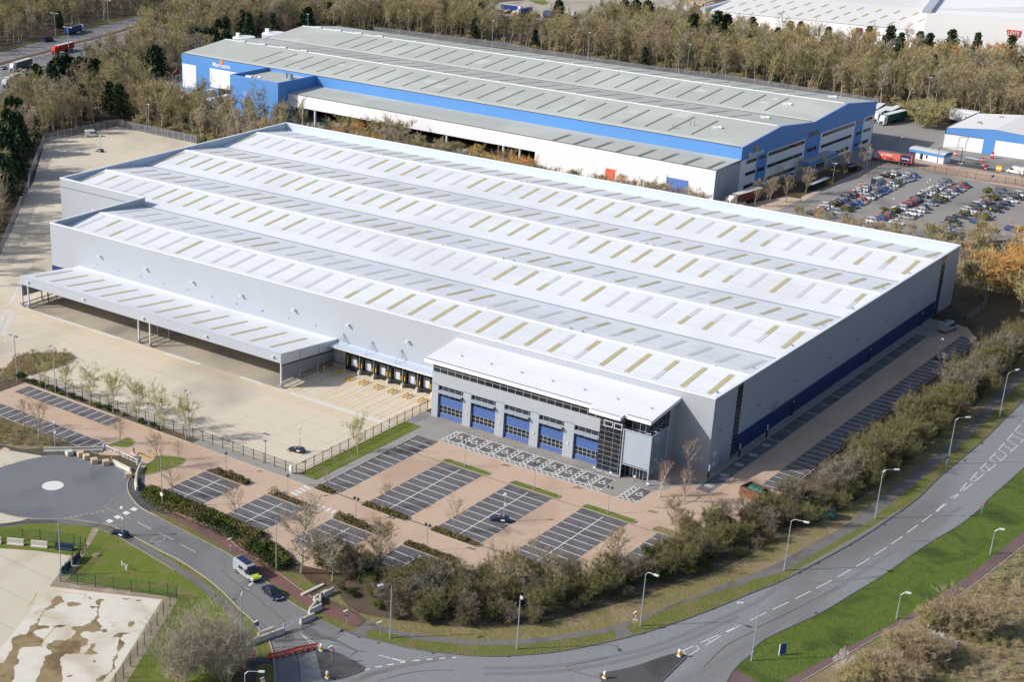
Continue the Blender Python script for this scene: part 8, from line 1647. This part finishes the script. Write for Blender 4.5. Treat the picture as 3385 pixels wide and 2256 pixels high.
def person(label, loc, rz, top, sit=False):
    """standing figure grown from a skinned skeleton"""
    t = thing('person', label, 'person', loc, rz); me = bpy.data.meshes.new('body')
    V_ = [(0,0,.95),(0,0,1.18),(0,0,1.40),(0,.01,1.52),(0,.02,1.66),(-.18,0,1.40),(-.27,.03,1.12),(-.26,.10,.86),(-.26,.13,.76),(.18,0,1.40),(.27,.03,1.12),(.26,.10,.86),(.26,.13,.76),(-.10,0,.90),(-.12,.03,.50),(-.13,0,.08),(-.13,.16,.05),(.10,0,.90),(.12,.0,.50),(.13,-.06,.08),(.13,.10,.05)]
    E_ = [(0,1),(1,2),(2,3),(3,4),(2,5),(5,6),(6,7),(7,8),(2,9),(9,10),(10,11),(11,12),(0,13),(13,14),(14,15),(15,16),(0,17),(17,18),(18,19),(19,20)]
    R_ = [.14,.14,.15,.055,.10,.07,.05,.04,.045,.07,.05,.04,.045,.10,.07,.05,.045,.10,.07,.05,.045]
    me.from_pydata(V_, E_, []); o = bpy.data.objects.new('body', me); COL.objects.link(o); o.parent = t; me.materials.append(MATS['trouser_dark'])
    md = o.modifiers.new('skin', 'SKIN'); o.modifiers.new('sub', 'SUBSURF').levels = 1
    for k, r_ in enumerate(R_): me.skin_vertices[0].data[k].radius = (r_, r_)
    me.skin_vertices[0].data[0].use_root = True
    m = MB(); m.tube((0,0,.88),(0,0,1.42),.20,.22,10); m.tube((0,0,1.42),(0,0,1.5),.22,.08,10); m.tube((-.2,0,1.42),(-.28,.03,1.1),.085,.07,6); m.tube((.2,0,1.42),(.28,.03,1.1),.085,.07,6); m.obj('jacket', top, t)
    m = MB(); m.ball((0,.01,1.72),.115,8,6,sz=1.1); m.obj('hair', 'bark_dark', t); m = MB(); m.ball((0,.05,1.69),.095,8,6,sz=1.1); m.obj('face', 'skin', t)
for v_, x, y, top, l_ in (('j',470,320,'hi_vis_yellow','person in a yellow high visibility jacket walking between the car rows'),('i',1725,265,'hi_vis_orange','person in an orange jacket beside the black pickup'),('j',1692,840,'hi_vis_yellow','person in a yellow jacket between the rows of the last car block'),('i',1345,330,'hi_vis_yellow','person in a yellow vest inside the arched shelter')): p = G(v_, x, y); person(l_, (p.x,p.y,0), R(120), top)
cone0 = thing('traffic_cone', 'orange and white traffic cone at the top of the outer row of cars', 'cone', (G('i',1110,375).x, G('i',1110,375).y, 0), 0, 'traffic cones by the cars'); m = MB(); m.tube((0,0,.03),(0,0,.8),.2,.04,8); m.obj('cone', 'hi_vis_orange', cone0); m = MB(); m.box(-.25,.25,-.25,.25,0,.04); m.obj('base', 'dock_black', cone0); m = MB(); m.tube((0,0,.35),(0,0,.58),.145,.10,8,cap=False); m.obj('band', 'white_paint', cone0)
for x, y in ((1135,365),(1160,355),(1210,350),(1240,350)): p = G('i', x, y); dup(cone0, (p.x,p.y,0))
m = MB()
for x, y in ((360,15),(470,40),(580,60),(700,85),(860,95)): m.sheet([ln('i',x-55,y+14),ln('i',x+20,y+22),ln('i',x+58,y-14),ln('i',x-15,y-22)], .02)
for x, y in ((1120,165),(1200,175)): m.sheet([ln('i',x-45,y+12),ln('i',x+12,y+20),ln('i',x+42,y-12),ln('i',x-12,y-18)], .03)
for k in range(5): m.rib(PT('c %d,925 %d,860' % (1500+55*k, 1570+55*k)), .15, .02)
structure('crossing', m, 'yellow_line')
m = MB(); m.sheet(PT('c 1300,790 1520,815 2000,890 2080,870 2040,850 1700,790 1500,760'), .10); structure('traffic_island', m, 'asphalt_dark'); m = MB(); m.rib(PT('c 1290,785 1520,815 2000,888 2085,868'), .2, 0, ht=.15); structure('kerb', m, 'kerb_stone')
m = MB(); m.sheet(PT('c 900,720 1480,800 1500,830 2000,905 2352,960 2352,1100 1700,1000 1160,880 890,820'), .012); structure('estate_road', m, 'brick_paving')
for v_, x, y, mt, l_, s_ in (('c',1785,745,'red_paint','red and white barrier cabinet at the gate island, left one',(.35,.35,1.6)),('c',1925,700,'red_paint','tall red height post before the second white shutter',(.4,.4,2.4)),('c',1810,805,'red_paint','red barrier cabinet on the dark gate island',(.45,.4,1.0)),('c',1435,665,'hi_vis_orange','orange barrier post at the end of the gatehouse',(.35,.35,1.8)),('c',940,800,'red_paint','small red post behind the coral lorry',(.25,.25,.9)),('c',2012,870,'yellow_paint','yellow framed board on the tip of the gate island',(.9,.15,2.0)),('c',1840,850,'red_paint','red and white reflector post on the gate island',(.3,.3,1.0))):
    p = G(v_, x, y); t = thing('barrier_post', l_, 'barrier post', (p.x,p.y,0)); m = MB(); m.box(-s_[0],s_[0],-s_[1],s_[1],0,s_[2]); m.obj('body', mt, t); m = MB(); m.box(-s_[0]-.02,s_[0]+.02,-s_[1]-.02,s_[1]+.02,s_[2]*.45,s_[2]*.65); m.obj('band', 'white_paint', t)
p = G('c',1640,790); t = thing('turnstile_canopy', 'grey roofed turnstile cage at the gate near the small warehouse', 'turnstile', (p.x,p.y+1,0), R(-10)); m = MB(); m.box(-2.6,2.6,-.9,.9,2.3,2.42); m.obj('roof', 'steel_light', t); m = MB(); [m.box(-2.6+.65*k-.03,-2.6+.65*k+.03,y-.03,y+.03,0,2.3) for k in range(9) for y in (-.9,.9)]; m.obj('frame', 'rail_black', t)
for k_, (x0, y0, h_) in enumerate(((1465,600,5),(1195,760,5.5))):
    p = G('c', x0, y0); t = thing('height_barrier', ('pale' if k_ == 0 else 'dark')+' goal post height gauge over the depot entrance lane', 'height gauge', (p.x,p.y,0), R(38)); m = MB(); m.box(-.08,.08,-.08,.08,0,h_); m.box(8,8.16,-.08,.08,0,h_); m.obj('post', 'galvanised' if k_ == 0 else 'rail_black', t); m = MB(); m.bar((0,0,h_),(8.1,0,h_),.15,.15); m.obj('beam', 'galvanised' if k_ == 0 else 'rail_black', t)
for k_, (x, y) in enumerate(((930,110),(985,95),(1040,80))):
    p = G('i', x, y); t = thing('wheelie_bin', 'black bin by the drive into the staff car park, %s of three' % od[k_], 'bin', (p.x,p.y,0), .3); m = MB(); m.box(-.5,.5,-.5,.5,.1,1.9); m.obj('body', 'dock_black', t); m = MB(); m.box(-.55,.55,-.55,.55,1.9,2.0); m.obj('lid', 'steel_grey', t)
for v_, bx, by, s_ in (('c',1925,1020,('paint_blue','blue')),('c',1640,1010,('white_paint','white round')),('c',2028,1085,('white_paint','white round far'))):
    p = G(v_, bx, by); t = thing('road_sign', '%s sign on thin post at the north edge of the staff car park' % s_[1], 'sign', (p.x,p.y,0), R(40)); m = MB(); m.tube((0,0,0),(0,0,2.4),.05,n=6); m.obj('post', 'galvanised', t); m = MB(); m.tube((0,-.1,2.2),(0,-.05,2.2),.45,n=12); m.obj('plate', s_[0], t)
# goods and vehicles in the service yard behind the silver warehouse
for v_, x, y, l_, mt, d_ in (('B',1265,1180,'blue and white refrigerated box standing in the service yard','blue_paint',(2.2,2.2,2.6)),('B',1210,1000,'dark pallet stack under the white canopy edge','bin_blue',(2,2,1.5)),('B',840,1090,'white wrapped pallets among the orange bushes','white_clad',(5,2,1.4)),('B',710,1070,'green crates stacked behind the silver warehouse roof','green_paint',(3,2,1.4)),('B',1410,1195,'red and white stacked crates beside the white van','trailer_coral',(1.5,1.5,1.6)),('B',1900,1310,'grey wrapped pallet stack in the service yard, western one','fin_grey',(3,2,2.2)),('B',1950,1320,'silver wrapped pallet stack in the service yard, middle one','steel_light',(3,2,2.4)),('B',2030,1335,'white wrapped pallet stack in the service yard','white_clad',(2.5,2,1.6)),('B',2075,1345,'pale blue wrapped pallet stack in the service yard, eastern one','pale_blue' if 'pale_blue' in MATS else 'blue_trim',(2,2,1.8)),('d',170,330,'pink topped crates at the end of the open canopy','trailer_coral',(2,2,1.5)),('b',770,1060,'flat roofed grey smoking hut below the blue annexe','steel_grey',(7,3,2.3))):
    p = G(v_, x, y, d_[2]/2); t = thing('goods_stack', l_, 'goods stack', (p.x,p.y,0), -.1); m = MB(); n_ = max(1, int(d_[0]/1.2))
    for k in range(n_): m.box(-d_[0]/2+k*d_[0]/n_+.04,-d_[0]/2+(k+1)*d_[0]/n_-.04,-d_[1]/2,d_[1]/2,.12,d_[2]-.15*(k % 2))
    m.obj('load', mt, t); m = MB(); m.box(-d_[0]/2,d_[0]/2,-d_[1]/2,d_[1]/2,0,.12); m.obj('pallet', 'wood_tan', t)
p = G('B',1450,1200,1.2); van('white van in the service yard behind the orange bushes', (p.x,p.y,0), R(215)); p = G('t',980,345,.8); car('parked_car', 'white car between the bushes behind the silver warehouse corner', 'car', 'paint_white', (p.x,p.y,0), R(20), 'hatch')
# far lorry yard at the top of the photo
for k_, (v_, xr, yr, xf, yf, bx_, l_, cab_) in enumerate((('g',170,32,300,48,'lorry_blue','blue sided lorry at the left of the far yard',True),('g',430,62,345,78,'lorry_blue','blue lorry with white cab in the far yard',True),('g',560,92,670,112,'lorry_blue','blue container standing among trees of the far yard',False),('g',680,85,810,100,'white_dirty','pale container roof among trees of the far yard',False),('g',1660,55,1800,70,'white_dirty','first white caravan like box in the top row beside the low warehouse',False),('g',1740,42,1900,62,'white_dirty','second white caravan like box in the top row beside the low warehouse',False),('g',2050,45,2180,15,'lorry_blue','blue domed lorry at the top edge beside the low white warehouse',True))):
    lorry_at(l_, v_, xr, yr, xf, yf, cab=cab_, cabp='paint_white', boxp=bx_, roofp='white_dirty' if bx_ != 'lorry_blue' or k_ == 0 else 'lorry_blue', L=11)
rj = random.Random(3)
for v_, x, y, l_, mts in (('g',260,125,'heap of scrap and crates in the far yard below the blue lorries',('white_dirty','rust','wood_tan','lorry_blue')),('g',420,140,'heap of tan boxes in the far yard',('wood_tan','white_dirty')),('g',1960,40,'stack of yellowish timber at the top edge',('wood_tan','block_tan'))):
    p = G(v_, x, y); t = thing('scrap_heap', l_, 'heap', (p.x,p.y,0)); m = MB()
    for k in range(40): a, b, s_ = rj.uniform(-9,9), rj.uniform(-4,4), rj.uniform(.5,1.5); m.box(a-s_,a+s_,b-s_*.7,b+s_*.7,0,rj.uniform(.6,2.2),rj.choice(mts))
    m.obj('items', None, t, kind='stuff')
# ================================================================ text as plain meshes
for o in [o for o in bpy.data.objects if o.type == 'FONT']:
    dg = bpy.context.evaluated_depsgraph_get(); me = bpy.data.meshes.new_from_object(o.evaluated_get(dg))
    n_ = bpy.data.objects.new('lettering', me); COL.objects.link(n_); n_.parent = o.parent; n_.matrix_parent_inverse = o.matrix_parent_inverse.copy(); n_.location = o.location; n_.rotation_euler = o.rotation_euler; n_.scale = o.scale
    bpy.data.objects.remove(o)
